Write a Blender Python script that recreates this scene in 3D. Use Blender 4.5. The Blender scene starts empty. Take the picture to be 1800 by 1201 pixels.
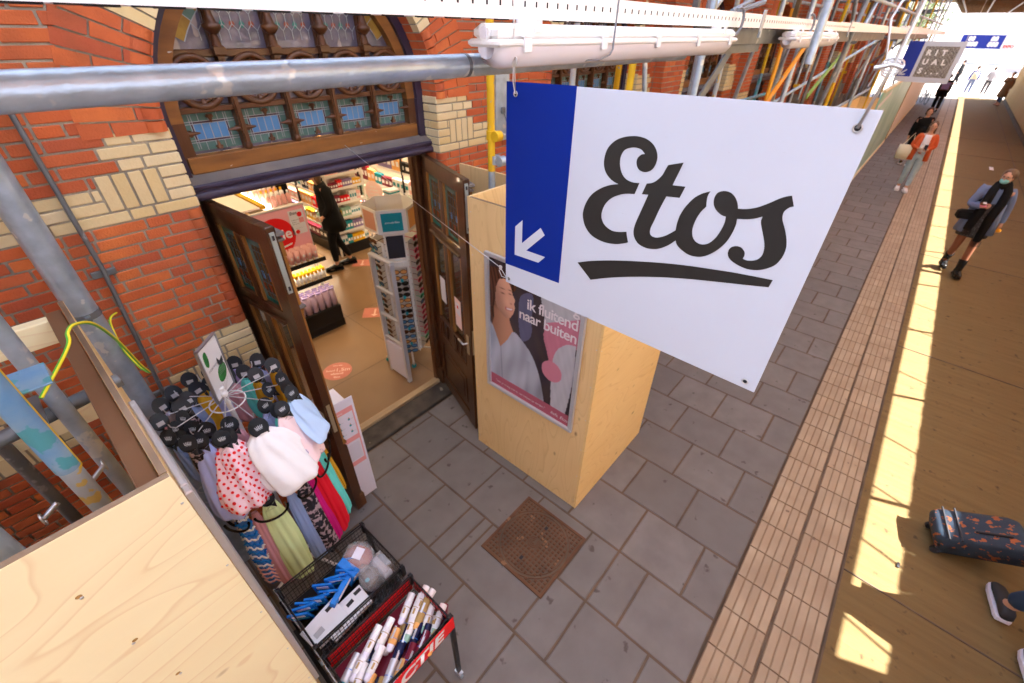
import bpy, math, random
from math import sin, cos, pi, radians, atan2, sqrt
from mathutils import Vector, Matrix
from mathutils.geometry import tessellate_polygon
random.seed(7)
S = bpy.context.scene
COL = S.collection

# ------------------------------------------------------------------ camera
H0 = 3.35
pit, yaw, roll = 0.623956673, 0.706432472, 0.0149901365
cp, sp, cy_, sy_ = cos(pit), sin(pit), cos(yaw), sin(yaw)
fw = Vector((cy_*cp, sy_*cp, -sp)); rt = Vector((sy_, -cy_, 0)); up = rt.cross(fw)
r2 = rt*cos(roll) + up*sin(roll); u2 = up*cos(roll) - rt*sin(roll)
cam = bpy.data.cameras.new('camera'); co = bpy.data.objects.new('camera', cam); COL.objects.link(co)
R = Matrix((r2, u2, -fw)).transposed()
co.matrix_world = Matrix.Translation((0, 0, H0)) @ R.to_4x4()
cam.sensor_width = 36; cam.lens = 762.72/1800*36; cam.clip_start = .02; cam.clip_end = 500
cam.dof.use_dof = True; cam.dof.focus_distance = 1.25; cam.dof.aperture_fstop = 4.0
S.camera = co
# ------------------------------------------------------------------ light
SUND = Vector((.30, -.79, 1.0)).normalized()
el = math.asin(SUND.z)
W = bpy.data.worlds.new('World'); S.world = W; W.use_nodes = True
nt = W.node_tree; bg = nt.nodes['Background']; sky = nt.nodes.new('ShaderNodeTexSky')
sky.sky_type = 'NISHITA'; sky.sun_disc = False; sky.sun_elevation = el
sky.sun_rotation = atan2(SUND.x, SUND.y); sky.dust_density = 2.5; sky.altitude = 10
nt.links.new(sky.outputs[0], bg.inputs[0]); bg.inputs[1].default_value = .08
sl = bpy.data.lights.new('sun', 'SUN'); sl.energy = 5; sl.angle = radians(.5); sl.color = (1, .97, .93)
so = bpy.data.objects.new('sun', sl); COL.objects.link(so); so.rotation_euler = (-SUND).to_track_quat('-Z', 'Y').to_euler()
S.view_settings.view_transform = 'Standard'; S.view_settings.look = 'None'
S.view_settings.exposure = 2.95; S.view_settings.gamma = 1
S.cycles.max_bounces = 8; S.cycles.diffuse_bounces = 5; S.cycles.transmission_bounces = 6
S.cycles.sample_clamp_indirect = 6; S.cycles.use_denoising = True

# ------------------------------------------------------------------ materials
def rgb(c): return (c[0], c[1], c[2], 1)
MATS = {}
def mat(name, col, rough=.55, metal=0, col2=None, nscale=6, stretch=(1, 1, 1), sharp=.25, bump=0, bscale=60, bstretch=None,
        island=None, spec=.22, emit=None, estr=0, alpha=1, spots=None, coat=0):
    m = bpy.data.materials.new(name); m.use_nodes = True; n = m.node_tree; N = n.nodes; L = n.links
    b = N['Principled BSDF']; b.inputs['Roughness'].default_value = rough; b.inputs['Metallic'].default_value = metal
    b.inputs['Specular IOR Level'].default_value = spec; b.inputs['Coat Weight'].default_value = coat
    b.inputs['Base Color'].default_value = rgb(col)
    tc = N.new('ShaderNodeTexCoord')
    out = None
    def noise(scale, st, det=5, dist=0):
        mp = N.new('ShaderNodeMapping'); mp.inputs['Scale'].default_value = st; L.new(tc.outputs['Object'], mp.inputs[0])
        t = N.new('ShaderNodeTexNoise'); t.inputs['Scale'].default_value = scale; t.inputs['Detail'].default_value = det
        t.inputs['Distortion'].default_value = dist; L.new(mp.outputs[0], t.inputs[0]); return t
    def mix(fac, a, bb):
        x = N.new('ShaderNodeMix'); x.data_type = 'RGBA'
        if isinstance(fac, float): x.inputs[0].default_value = fac
        else: L.new(fac, x.inputs[0])
        for s, v in ((6, a), (7, bb)):
            if isinstance(v, tuple): x.inputs[s].default_value = rgb(v)
            else: L.new(v, x.inputs[s])
        return x.outputs[2]
    if island:
        g = N.new('ShaderNodeNewGeometry'); r = N.new('ShaderNodeValToRGB'); r.color_ramp.interpolation = 'LINEAR'
        e = r.color_ramp.elements; e[0].color = rgb(island[0]); e[1].color = rgb(island[-1])
        for i, c in enumerate(island[1:-1]):
            q = e.new((i+1)/(len(island)-1)); q.color = rgb(c)
        L.new(g.outputs['Random Per Island'], r.inputs[0]); out = r.outputs[0]
    if col2:
        t = noise(nscale, stretch); r = N.new('ShaderNodeMapRange'); r.inputs[1].default_value = .5-sharp; r.inputs[2].default_value = .5+sharp
        L.new(t.outputs[0], r.inputs[0]); out = mix(r.outputs[0], out if out else tuple(col), tuple(col2))
    if spots:
        c, sc, th, st = spots[:4]
        t = noise(sc, st, 3); r = N.new('ShaderNodeMapRange'); r.inputs[1].default_value = th; r.inputs[2].default_value = th+(spots[4] if len(spots) > 4 else .03)
        L.new(t.outputs[0], r.inputs[0]); out = mix(r.outputs[0], out if out else tuple(col), tuple(c))
    if out: L.new(out, b.inputs['Base Color'])
    if bump:
        t = noise(bscale, bstretch or (1, 1, 1), 4); bp = N.new('ShaderNodeBump'); bp.inputs['Strength'].default_value = bump
        bp.inputs['Distance'].default_value = .004; L.new(t.outputs[0], bp.inputs['Height']); L.new(bp.outputs[0], b.inputs['Normal'])
    if emit:
        b.inputs['Emission Color'].default_value = rgb(emit); b.inputs['Emission Strength'].default_value = estr
    if alpha < 1: b.inputs['Alpha'].default_value = alpha
    MATS[name] = m; return m
def plywood(name, c1, c2, c3, grain=(1, 9, 9), knots=True, rough=.6, lines=.5, freq=15):
    m = bpy.data.materials.new(name); m.use_nodes = True; n = m.node_tree; N = n.nodes; L = n.links
    b = N['Principled BSDF']; b.inputs['Roughness'].default_value = rough; b.inputs['Specular IOR Level'].default_value = .35
    tc = N.new('ShaderNodeTexCoord'); mp = N.new('ShaderNodeMapping'); mp.inputs['Scale'].default_value = grain
    L.new(tc.outputs['Object'], mp.inputs[0])
    t0 = N.new('ShaderNodeTexNoise'); t0.inputs['Scale'].default_value = .9; t0.inputs['Detail'].default_value = 1.5
    t0.inputs['Distortion'].default_value = .6; L.new(mp.outputs[0], t0.inputs[0])
    mu = N.new('ShaderNodeMath'); mu.operation = 'MULTIPLY'; mu.inputs[1].default_value = freq; L.new(t0.outputs[0], mu.inputs[0])
    fr = N.new('ShaderNodeMath'); fr.operation = 'FRACT'; L.new(mu.outputs[0], fr.inputs[0])
    rr = N.new('ShaderNodeValToRGB'); e = rr.color_ramp.elements
    e[0].position = 0; e[0].color = (0, 0, 0, 1); e[1].position = 1; e[1].color = (0, 0, 0, 1)
    q = e.new(.82); q.color = (.25, .25, .25, 1); q = e.new(.94); q.color = (1, 1, 1, 1); L.new(fr.outputs[0], rr.inputs[0])
    mp2 = N.new('ShaderNodeMapping'); mp2.inputs['Scale'].default_value = tuple(g*(2.2 if g > 1.5 else .6) for g in grain); L.new(tc.outputs['Object'], mp2.inputs[0])
    t1 = N.new('ShaderNodeTexNoise'); t1.inputs['Scale'].default_value = 14; t1.inputs['Detail'].default_value = 4; L.new(mp2.outputs[0], t1.inputs[0])
    t2 = N.new('ShaderNodeTexNoise'); t2.inputs['Scale'].default_value = 1.7; t2.inputs['Detail'].default_value = 3; L.new(tc.outputs['Object'], t2.inputs[0])
    def mix(f, a, bb, k=None):
        x = N.new('ShaderNodeMix'); x.data_type = 'RGBA'; 
        if k is not None:
            mm = N.new('ShaderNodeMath'); mm.operation = 'MULTIPLY'; mm.inputs[1].default_value = k; L.new(f, mm.inputs[0]); f = mm.outputs[0]
        L.new(f, x.inputs[0])
        for s, v in ((6, a), (7, bb)):
            if isinstance(v, tuple): x.inputs[s].default_value = rgb(v)
            else: L.new(v, x.inputs[s])
        return x.outputs[2]
    o = mix(t2.outputs[0], c1, c2); o = mix(t1.outputs[0], o, c2, .55); o = mix(rr.outputs[0], o, c3, lines)
    if knots:
        v = N.new('ShaderNodeTexVoronoi'); v.inputs['Scale'].default_value = 1.0
        mp3 = N.new('ShaderNodeMapping'); mp3.inputs['Scale'].default_value = tuple(3.2 if g < 1.5 else 6.0 for g in grain); L.new(tc.outputs['Object'], mp3.inputs[0]); L.new(mp3.outputs[0], v.inputs[0])
        r = N.new('ShaderNodeMapRange'); r.inputs[1].default_value = .10; r.inputs[2].default_value = .03; L.new(v.outputs['Distance'], r.inputs[0])
        o = mix(r.outputs[0], o, tuple(x*.45 for x in c3), .8)
    L.new(o, b.inputs['Base Color'])
    bp = N.new('ShaderNodeBump'); bp.inputs['Strength'].default_value = .15; bp.inputs['Distance'].default_value = .002
    L.new(t1.outputs[0], bp.inputs['Height']); L.new(bp.outputs[0], b.inputs['Normal'])
    MATS[name] = m; return m
def printed(name):
    m = bpy.data.materials.new(name); m.use_nodes = True; n = m.node_tree; a = n.nodes.new('ShaderNodeAttribute'); a.attribute_name = 'print'
    n.links.new(a.outputs['Color'], n.nodes['Principled BSDF'].inputs['Base Color']); n.nodes['Principled BSDF'].inputs['Roughness'].default_value = .25; MATS[name] = m; return m
def sheeting(name, col, trans):
    m = bpy.data.materials.new(name); m.use_nodes = True; n = m.node_tree; N = n.nodes; L = n.links
    N.remove(N['Principled BSDF']); d = N.new('ShaderNodeBsdfDiffuse'); t = N.new('ShaderNodeBsdfTranslucent'); x = N.new('ShaderNodeMixShader')
    d.inputs[0].default_value = rgb(col); t.inputs[0].default_value = rgb(col); x.inputs[0].default_value = trans
    L.new(d.outputs[0], x.inputs[1]); L.new(t.outputs[0], x.inputs[2]); L.new(x.outputs[0], N['Material Output'].inputs[0])
    MATS[name] = m; return m

M = MATS
mat('lead_dark', (.045, .05, .05), .5)
mat('glass_door', (.16, .085, .025), .25, col2=(.07, .045, .02), nscale=25)
mat('brick_red', (.5, .13, .05), .75, island=[(.40, .09, .045), (.66, .16, .045), (.56, .115, .034), (.76, .22, .055), (.40, .08, .04), (.66, .14, .035), (.56, .15, .06)], col2=(.44, .10, .035), nscale=11, sharp=.40, bump=.7, bscale=110, spots=((.17, .07, .035), 2.6, .56, (1, 1, .7), .22))
mat('brick_yellow', (.72, .58, .30), .7, island=[(.72, .56, .31), (.78, .62, .34), (.76, .66, .44), (.70, .50, .20), (.80, .68, .45)], col2=(.62, .48, .25), nscale=7, sharp=.5, bump=.3, bscale=80)
mat('mortar', (.44, .39, .29), .9, col2=(.22, .20, .17), nscale=5, bump=.9, bscale=120)
mat('slab', (.2, .19, .19), .8, island=[(.155, .145, .142), (.195, .182, .176), (.174, .162, .157), (.215, .20, .193), (.16, .148, .144)], col2=(.125, .115, .108), nscale=5, sharp=.45, bump=.5, bscale=190, spots=((.085, .073, .066), 9, .665, (1, 1, 1), .06))
mat('groove', (.235, .165, .105), .9)
mat('joint', (.145, .10, .065), .95, col2=(.075, .06, .048), nscale=5)
mat('tactile', (.5, .4, .3), .7, island=[(.40, .315, .22), (.45, .36, .255), (.36, .28, .195), (.42, .32, .22)], col2=(.25, .18, .12), nscale=3.5, sharp=.4, bump=.25, bscale=150, spots=((.15, .11, .08), 7, .70, (1, 1, 1)))
mat('walk', (.205, .138, .058), .85, col2=(.12, .078, .030), nscale=3.2, stretch=(6, .5, 1), sharp=.5, bump=1.0, bscale=9, bstretch=(30, 1.2, 1), spots=((.07, .045, .022), 11, .64, (1, 1, 1), .10))  # brown holds the tint of yellow light over a greyer surface
mat('granite', (.10, .085, .07), .7, col2=(.03, .026, .024), nscale=7, bump=.5, spots=((.30, .26, .2), 9, .68, (1, 1, 1)))
mat('galv', (.50, .585, .67), .36, .55, col2=(.29, .35, .41), nscale=14, stretch=(1, 1, 1), sharp=.28, bump=.35, bscale=70, spots=((.62, .64, .63), 13, .64, (1, 1, 1)))
mat('galv_dark', (.22, .235, .24), .5, .5, col2=(.13, .14, .15), nscale=6, bump=.2, spots=((.35, .36, .35), 9, .66, (1, 1, 1)))
mat('paint_yellow', (.75, .46, .015), .5, 0, col2=(.62, .36, .02), nscale=10, bump=.2, spots=((.34, .34, .32), 22, .66, (1, 1, 1)))
mat('paint_orange', (.78, .33, .02), .5, 0, spots=((.35, .35, .33), 12, .66, (1, 1, 1)))
mat('paint_blue', (.11, .25, .42), .55, 0, col2=(.24, .34, .40), nscale=9, sharp=.2, bump=.4, bscale=35, spots=((.08, .28, .30), 16, .53, (1, 1, 1)))
mat('paint_green', (.2, .4, .08), .5, 0, spots=((.3, .3, .28), 12, .6, (1, 1, 1)))
mat('worn', (.45, .47, .46), .5, .3, col2=(.36, .40, .42), nscale=9, spots=((.60, .42, .12), 24, .60, (1, 1, 1)), bump=.4)
mat('tray', (.86, .87, .88), .35, .1)
mat('hole', (.03, .03, .035), .7)
mat('lamp_body', (.80, .79, .77), .4)
mat('lamp_cover', (.74, .71, .74), .25)
mat('sign_white', (.55, .595, .68), .45, col2=(.525, .565, .65), nscale=2.5, bump=.03, bscale=300, spots=((.46, .49, .55), 24, .73, (1, 1, 4), .06))
mat('sign_blue', (.003, .021, .235), .5, spec=.1)
mat('sign_black', (.022, .021, .02), .45, spots=((.06, .06, .06), 35, .76, (.3, 1, 6)))
mat('white', (.8, .8, .8), .5)
mat('steel', (.6, .6, .6), .3, .9)
mat('cable', (.20, .21, .23), .5)
mat('wood_brown', (.135, .052, .018), .38, col2=(.06, .022, .010), nscale=4, stretch=(3, 3, .5), sharp=.35, bump=.3, bscale=30, bstretch=(3, 3, .4), coat=.25)
mat('wood_worn', (.30, .125, .03), .5, col2=(.13, .05, .018), nscale=5, stretch=(.6, 3, 3), sharp=.25, bump=.5, bscale=30, spots=((.6, .55, .5), 16, .70, (.6, 2, 2)))
mat('wood_gold', (.38, .17, .035), .4, col2=(.16, .06, .015), nscale=6, stretch=(3, 3, .6), coat=.3)
mat('purple_paint', (.035, .022, .045), .3, col2=(.055, .042, .065), nscale=5, bump=.25, bscale=20)
mat('dust', (.20, .17, .15), .8, col2=(.11, .095, .09), nscale=6)
mat('glass_lilac', (.15, .125, .165), .12, col2=(.075, .07, .10), nscale=12, sharp=.2, bump=.8, bscale=16, spec=.6, spots=((.34, .27, .25), 9, .62, (1, 1, .5)))
mat('glass_blue', (.07, .19, .40), .15, col2=(.14, .30, .50), nscale=3, bump=.3, bscale=20)
mat('glass_green', (.12, .22, .18), .2, col2=(.08, .15, .13), nscale=12, bump=.3, bscale=30)
mat('glass_teal', (.02, .16, .13), .2)
mat('glass_amber', (.42, .26, .05), .2, col2=(.25, .14, .03), nscale=20)
mat('glass_red', (.25, .05, .02), .25)
mat('glass_mauve', (.055, .02, .035), .3)
mat('lead', (.32, .34, .35), .5, .3)
mat('door_glass', (.06, .055, .05), .06, spec=.8, alpha=.42)
mat('door_dark', (.085, .034, .014), .35, col2=(.045, .018, .009), nscale=4, stretch=(3, 3, .5), bump=.3, bscale=30, coat=.3)
mat('brass', (.5, .42, .28), .4, .7)
mat('latch', (.38, .44, .42), .5, .4, col2=(.3, .3, .28))
mat('shop_floor', (.265, .16, .08), .35, col2=(.20, .118, .058), nscale=2.5, sharp=.5, bump=.05)
mat('thresh_wood', (.50, .36, .2), .5, col2=(.36, .25, .14), nscale=5, stretch=(.5, 6, 6))
mat('shop_wall', (.6, .53, .42), .7)
mat('sticker', (.62, .22, .16), .6, col2=(.52, .18, .13), nscale=9)
mat('sticker_text', (.8, .55, .45), .6)
mat('shelf_black', (.012, .011, .012), .4)
mat('shelf_white', (.72, .70, .66), .45)
mat('shelf_wood', (.62, .45, .25), .5)
mat('panel_pink', (.85, .42, .47), .5)
mat('red', (.75, .012, .015), .45)
mat('pink_tube', (.80, .45, .42), .4)
mat('yellow_cap', (.75, .42, .01), .4)
mat('purple_pouch', (.17, .12, .28), .35, col2=(.27, .20, .38), nscale=25)
mat('lilac_pouch', (.50, .36, .45), .35)
mat('cloth_black', (.005, .005, .006), .85, bump=.4, bscale=120)
mat('skin', (.55, .30, .20), .5)
mat('skin_tights', (.22, .085, .045), .6)
mat('hair_brown', (.085, .045, .025), .55, col2=(.15, .095, .06), nscale=30, stretch=(1, 1, .3), bump=.6, bscale=90)
mat('hair_dark', (.05, .025, .015), .5, bump=.5, bscale=90)
mat('teal', (.01, .25, .30), .5)
mat('teal2', (.02, .38, .5), .4)
mat('screen', (.03, .03, .04), .1)
mat('lens', (.02, .015, .012), .1)
mat('lens_brown', (.10, .035, .012), .12)
mat('frame_red', (.6, .02, .1), .4)
mat('frame_green', (.05, .5, .25), .4)
mat('acard', (.72, .70, .80), .5)
mat('pale_pink', (.85, .63, .62), .5)
mat('paper_pink', (.78, .33, .33), .5)
mat('gel', (.55, .75, .82), .1, alpha=.55)
mat('alu', (.36, .37, .40), .35, .7)
mat('alu_light', (.62, .63, .66), .35, .5)
mat('poster_dark', (.045, .032, .036), .3)
mat('poster_grey', (.48, .47, .49), .3, col2=(.38, .37, .4), nscale=3)
mat('poster_pink', (.66, .22, .29), .3)
mat('poster_pink2', (.42, .10, .14), .3)
mat('poster_text', (.66, .60, .61), .3)
mat('poster_shirt', (.42, .44, .52), .3, col2=(.30, .31, .40), nscale=5, stretch=(4, 4, .7), sharp=.3)
mat('poster_shirt2', (.27, .28, .36), .3)
mat('poster_skin', (.56, .27, .16), .3, col2=(.62, .33, .22), nscale=4)
mat('poster_skin2', (.40, .16, .09), .3)
mat('poster_hair', (.055, .018, .012), .3, col2=(.11, .04, .02), nscale=6, stretch=(4, 4, .6))
mat('cover', (.15, .075, .04), .7, .15, col2=(.09, .045, .025), nscale=5, bump=.5, spots=((.23, .13, .07), 9, .64, (1, 1, 1)))
mat('wire_black', (.012, .012, .014), .35)
mat('tag_black', (.020, .024, .031), .4)
mat('tag_back', (.004, .004, .005), .5)
mat('tag_white', (.62, .66, .72), .5)
mat('green_leaf', (.05, .28, .06), .5, col2=(.02, .12, .03), nscale=30)
mat('film_brown', (.14, .065, .03), .45, col2=(.19, .095, .045), nscale=2.5)
mat('ply_edge', (.32, .22, .14), .7, col2=(.14, .09, .055), nscale=50, stretch=(.02, .02, 1), sharp=.1)
mat('foil_blue', (.01, .13, .55), .25, col2=(.02, .25, .75), nscale=20)
mat('navy', (.008, .012, .06), .25)
mat('box_white', (.74, .74, .77), .45)
mat('orange_plastic', (.75, .38, .12), .4)
mat('gold_label', (.42, .28, .10), .4)
mat('green_cap', (.30, .50, .40), .4)
mat('maroon', (.18, .01, .03), .4)
mat('crimson_wrap', (.3, .04, .03), .2)
mat('plastic_clear', (.7, .7, .72), .08, alpha=.3)
mat('roof_wood', (.20, .13, .06), .8, col2=(.12, .08, .04), nscale=3, stretch=(.3, 4, 4))
sheeting('sheet_yellow', (.60, .32, .02), .55)
sheeting('added_warm_sheet', (.78, .68, .48), .60)
sheeting('added_white_sheet', (.74, .79, .88), .60)
mat('fence_wood', (.44, .26, .08), .7, col2=(.32, .18, .05), nscale=3, stretch=(6, 6, .3))
mat('hoard_green', (.28, .52, .42), .4, col2=(.42, .64, .54), nscale=.9, sharp=.08)
mat('hoard_cream', (.78, .70, .55), .6)
mat('banner_blue', (.02, .04, .30), .6)
mat('far_white', (.75, .75, .75), .8)
mat('far_window', (.5, .52, .55), .5)
mat('far_stone', (.55, .48, .42), .8, col2=(.4, .33, .3), nscale=2)
mat('far_tree', (.10, .14, .05), .8)
mat('rit_pattern', (.10, .095, .085), .5, col2=(.30, .28, .24), nscale=60, sharp=.05)
mat('suit', (.02, .03, .05), .7, bump=.5, island=None, col2=(.03, .05, .075), nscale=8, spots=((.30, .09, .03), 22, .585, (1, .7, 1), .02), bscale=80)
mat('denim_light', (.30, .40, .47), .8, col2=(.40, .50, .55), nscale=9)
mat('denim_dark', (.025, .05, .10), .8)
mat('blazer_orange', (.55, .10, .03), .8)
mat('blazer_blue', (.15, .20, .34), .8)
mat('dress_grey', (.045, .045, .052), .85, spots=((.16, .16, .17), 60, .58, (1, 1, 1)))
mat('shirt_white', (.75, .74, .78), .8)
mat('tote', (.72, .66, .48), .8)
mat('mask_blue', (.25, .62, .62), .7)
mat('phone_pink', (.8, .22, .32), .4)
mat('brown_coat', (.16, .08, .035), .9)
mat('boot', (.012, .012, .012), .25)
mat('earth_green', (.10, .42, .05), .4)
mat('earth_yellow', (.85, .72, .03), .4)
plywood('ply', (.84, .62, .32), (.74, .50, .22), (.46, .24, .09), grain=(5, 5, .8), lines=.3)
plywood('ply_light', (.88, .80, .52), (.83, .72, .42), (.62, .36, .15), grain=(1.0, 3.5, 3.5), knots=True, lines=.34, freq=12)
plywood('ply_side', (.88, .66, .32), (.78, .52, .20), (.48, .24, .08), grain=(1.0, 6, 6), lines=.3)
M['ply_side'] = M['ply_side']
CL = {}
def cloth(name, col, col2=None, scale=20, th=.6, stretch=(1, 1, 1), bump=.25):
    CL[name] = mat('cloth_'+name, col, .85, bump=.8, bscale=22, spots=(col2, scale, th, stretch) if col2 else None)
def _c(): pass
cloth('lilac', (.42, .48, .82)); cloth('reddots', (.90, .66, .74)); cloth('white', (.90, .90, .92)); cloth('pale', (.88, .68, .70), (.40, .34, .50), 17, .63)
cloth('lightblue', (.48, .66, .92)); cloth('stripe', (.06, .22, .62)); cloth('lime', (.70, .88, .46)); cloth('leopard', (.02, .02, .03), (.42, .33, .38), 34, .52)
cloth('magenta', (.60, .01, .22)); cloth('red', (.72, .01, .03)); cloth('aqua', (.14, .72, .68), (.08, .45, .45), 60, .66); cloth('mustard', (.62, .34, .02))
cloth('violet', (.50, .36, .66)); cloth('orange', (.75, .16, .02)); cloth('taupe', (.28, .20, .18), (.45, .42, .60), 12, .6); cloth('denim', (.25, .36, .66)); cloth('rose', (.66, .34, .40))

# ------------------------------------------------------------------ mesh builder
class B:
    def __init__(s): s.v = []; s.f = []; s.m = []; s.mats = []; s.sm = []
    def mi(s, m):
        m = M[m] if isinstance(m, str) else m
        if m not in s.mats: s.mats.append(m)
        return s.mats.index(m)
    def add(s, vs, fs, m, T=None, smooth=False):
        o = len(s.v); k = s.mi(m)
        for p in vs:
            p = Vector(p); s.v.append(tuple(T @ p) if T else tuple(p))
        for f in fs: s.f.append(tuple(o+i for i in f)); s.m.append(k); s.sm.append(smooth)
    def box(s, c, d, m, T=None, bev=0):
        x, y, z = d[0]/2, d[1]/2, d[2]/2; cx, cy, cz = c
        if bev <= 0:
            vs = [(cx+a*x, cy+b*y, cz+e*z) for e in (-1, 1) for b in (-1, 1) for a in (-1, 1)]
            fs = [(0, 2, 3, 1), (4, 5, 7, 6), (0, 1, 5, 4), (2, 6, 7, 3), (0, 4, 6, 2), (1, 3, 7, 5)]
        else:
            b_ = min(bev, x*.8, y*.8, z*.8); vs = []; 
            for (e, zz, k) in ((-1, z, 1), (-1, z-b_, 0), (1, z-b_, 0), (1, z, 1)):
                xx, yy = (x-b_, y-b_) if k else (x, y)
                for a, bb in ((-1, -1), (1, -1), (1, 1), (-1, 1)): vs.append((cx+a*xx, cy+bb*yy, cz+e*zz))
            fs = [(3, 2, 1, 0), (12, 13, 14, 15)]
            for l in range(3):
                for i in range(4): j = (i+1) % 4; fs.append((l*4+i, l*4+j, l*4+4+j, l*4+4+i))
        s.add(vs, fs, m, T)
    def tube(s, pts, r, m, n=12, cap=True, T=None):
        pts = [Vector(p) for p in pts]; rs = r if isinstance(r, (list, tuple)) else [r]*len(pts)
        vs = []; fs = []; pv = None
        for i, p in enumerate(pts):
            d = (pts[min(i+1, len(pts)-1)]-pts[max(i-1, 0)]).normalized()
            if pv is None: a = Vector((0, 0, 1)) if abs(d.z) < .9 else Vector((1, 0, 0)); a = (a-d*a.dot(d)).normalized()
            else: a = (pv-d*pv.dot(d)).normalized()
            pv = a; b = d.cross(a)
            for k in range(n): t = 2*pi*k/n; vs.append(tuple(p+(a*cos(t)+b*sin(t))*rs[i]))
        for i in range(len(pts)-1):
            for k in range(n): j = (k+1) % n; fs.append((i*n+k, i*n+j, (i+1)*n+j, (i+1)*n+k))
        s.add(vs, fs, m, T, True)
        if cap: s.add(vs, [tuple(range(n))[::-1], tuple((len(pts)-1)*n+k for k in range(n))], m, T)
    def loft(s, rings, m, n=20, fold=0, nf=5, ph=0, T=None, cap=True, jit=0):
        vs = []; fs = []
        for i, (cx, cy, cz, rx, ry) in enumerate(rings):
            for k in range(n):
                t = 2*pi*k/n; q = 1+fold*sin(nf*t+ph+i*.35)*(i/max(1, len(rings)-1)) + (random.uniform(-jit, jit) if jit else 0)
                vs.append((cx+rx*q*cos(t), cy+ry*q*sin(t), cz))
        for i in range(len(rings)-1):
            for k in range(n): j = (k+1) % n; fs.append((i*n+j, i*n+k, (i+1)*n+k, (i+1)*n+j))
        if cap: fs += [tuple(range(n)), tuple((len(rings)-1)*n+k for k in range(n))[::-1]]
        s.add(vs, fs, m, T, True)
    def ball(s, c, r, m, n=12, T=None):
        r = r if isinstance(r, (tuple, list)) else (r, r, r); vs = []; fs = []
        for i in range(n//2+1):
            a = -pi/2+pi*i/(n//2)
            for k in range(n): t = 2*pi*k/n; vs.append((c[0]+r[0]*cos(a)*cos(t), c[1]+r[1]*cos(a)*sin(t), c[2]+r[2]*sin(a)))
        for i in range(n//2):
            for k in range(n): j = (k+1) % n; fs.append((i*n+k, i*n+j, (i+1)*n+j, (i+1)*n+k))
        s.add(vs, fs, m, T, True)
    def poly(s, pts, m, fr, off=0, th=0):      # flat polygon in a frame (O,U,V)
        O, U, V = fr; Nn = U.cross(V); tri = tessellate_polygon([[Vector((p[0], p[1], 0)) for p in pts]])
        vs = [O+U*p[0]+V*p[1]+Nn*off for p in pts]
        a = sum(pts[i][0]*pts[(i+1) % len(pts)][1]-pts[(i+1) % len(pts)][0]*pts[i][1] for i in range(len(pts)))
        fs = []
        for t in tri:
            p, q, r = (pts[i] for i in t); c = (q[0]-p[0])*(r[1]-p[1])-(q[1]-p[1])*(r[0]-p[0])
            fs.append(t if c > 0 else (t[0], t[2], t[1]))
        s.add(vs, fs, m)
        if th:
            k = len(pts); vs2 = vs+[v-Nn*th for v in vs]
            s.add(vs2, [(i, k+i, k+(i+1) % k, (i+1) % k) for i in range(k)], m)
    def disc(s, c, r, m, fr, off=0, n=28, ry=None):
        s.poly([(c[0]+r*cos(2*pi*i/n), c[1]+(ry or r)*sin(2*pi*i/n)) for i in range(n)], m, fr, off)
    def rect(s, u0, v0, u1, v1, m, fr, off=0): s.poly([(u0, v0), (u1, v0), (u1, v1), (u0, v1)], m, fr, off)
    def quad(s, a, b, c, d, m): s.add([a, b, c, d], [(0, 1, 2, 3)], m)
    def build(s, name, parent=None, **kw):
        me = bpy.data.meshes.new(name); me.from_pydata(s.v, [], s.f)
        for m in s.mats: me.materials.append(m)
        me.polygons.foreach_set('material_index', s.m); me.polygons.foreach_set('use_smooth', s.sm); me.update()
        o = bpy.data.objects.new(name, me); COL.objects.link(o)
        if parent: o.parent = parent
        for k, v in kw.items(): o[k] = v
        return o
def tag(o, label=None, cat=None, group=None, kind=None):
    if label: o['label'] = label
    if cat: o['category'] = cat
    if group: o['group'] = group
    if kind: o['kind'] = kind
    return o
def empty(name, label, cat, loc=(0, 0, 0), group=None, rz=0):
    o = bpy.data.objects.new(name, None); COL.objects.link(o); o.location = loc; o.rotation_euler = (0, 0, rz); o.empty_display_size = .1
    return tag(o, label, cat, group)
def copy_tree(o, parent=None):
    c = o.copy(); COL.objects.link(c)
    if parent: c.parent = parent
    for ch in [x for x in bpy.data.objects if x.parent == o]: copy_tree(ch, c)
    return c
def frame(O, U, V): return (Vector(O), Vector(U).normalized(), Vector(V).normalized())
def text(s, size, fr, pos, m, name, parent=None, off=.001, bold=0, shear=0, spacing=1, align='LEFT', rot=0):
    c = bpy.data.curves.new(name, 'FONT'); c.body = s; c.size = size; c.offset = bold; c.shear = shear; c.space_character = spacing; c.align_x = align
    c.resolution_u = 3
    t = bpy.data.objects.new('tmp', c); COL.objects.link(t); dg = bpy.context.evaluated_depsgraph_get()
    me = bpy.data.meshes.new_from_object(t.evaluated_get(dg)); bpy.data.objects.remove(t)
    O, U, V = fr; Nn = U.cross(V); cr, sr = cos(rot), sin(rot)
    for v in me.vertices:
        x, y = v.co.x*cr-v.co.y*sr+pos[0], v.co.x*sr+v.co.y*cr+pos[1]; v.co = O+U*x+V*y+Nn*off
    me.materials.clear(); me.materials.append(M[m]); me.name = name
    o = bpy.data.objects.new(name, me); COL.objects.link(o)
    if parent: o.parent = parent
    return o
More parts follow.
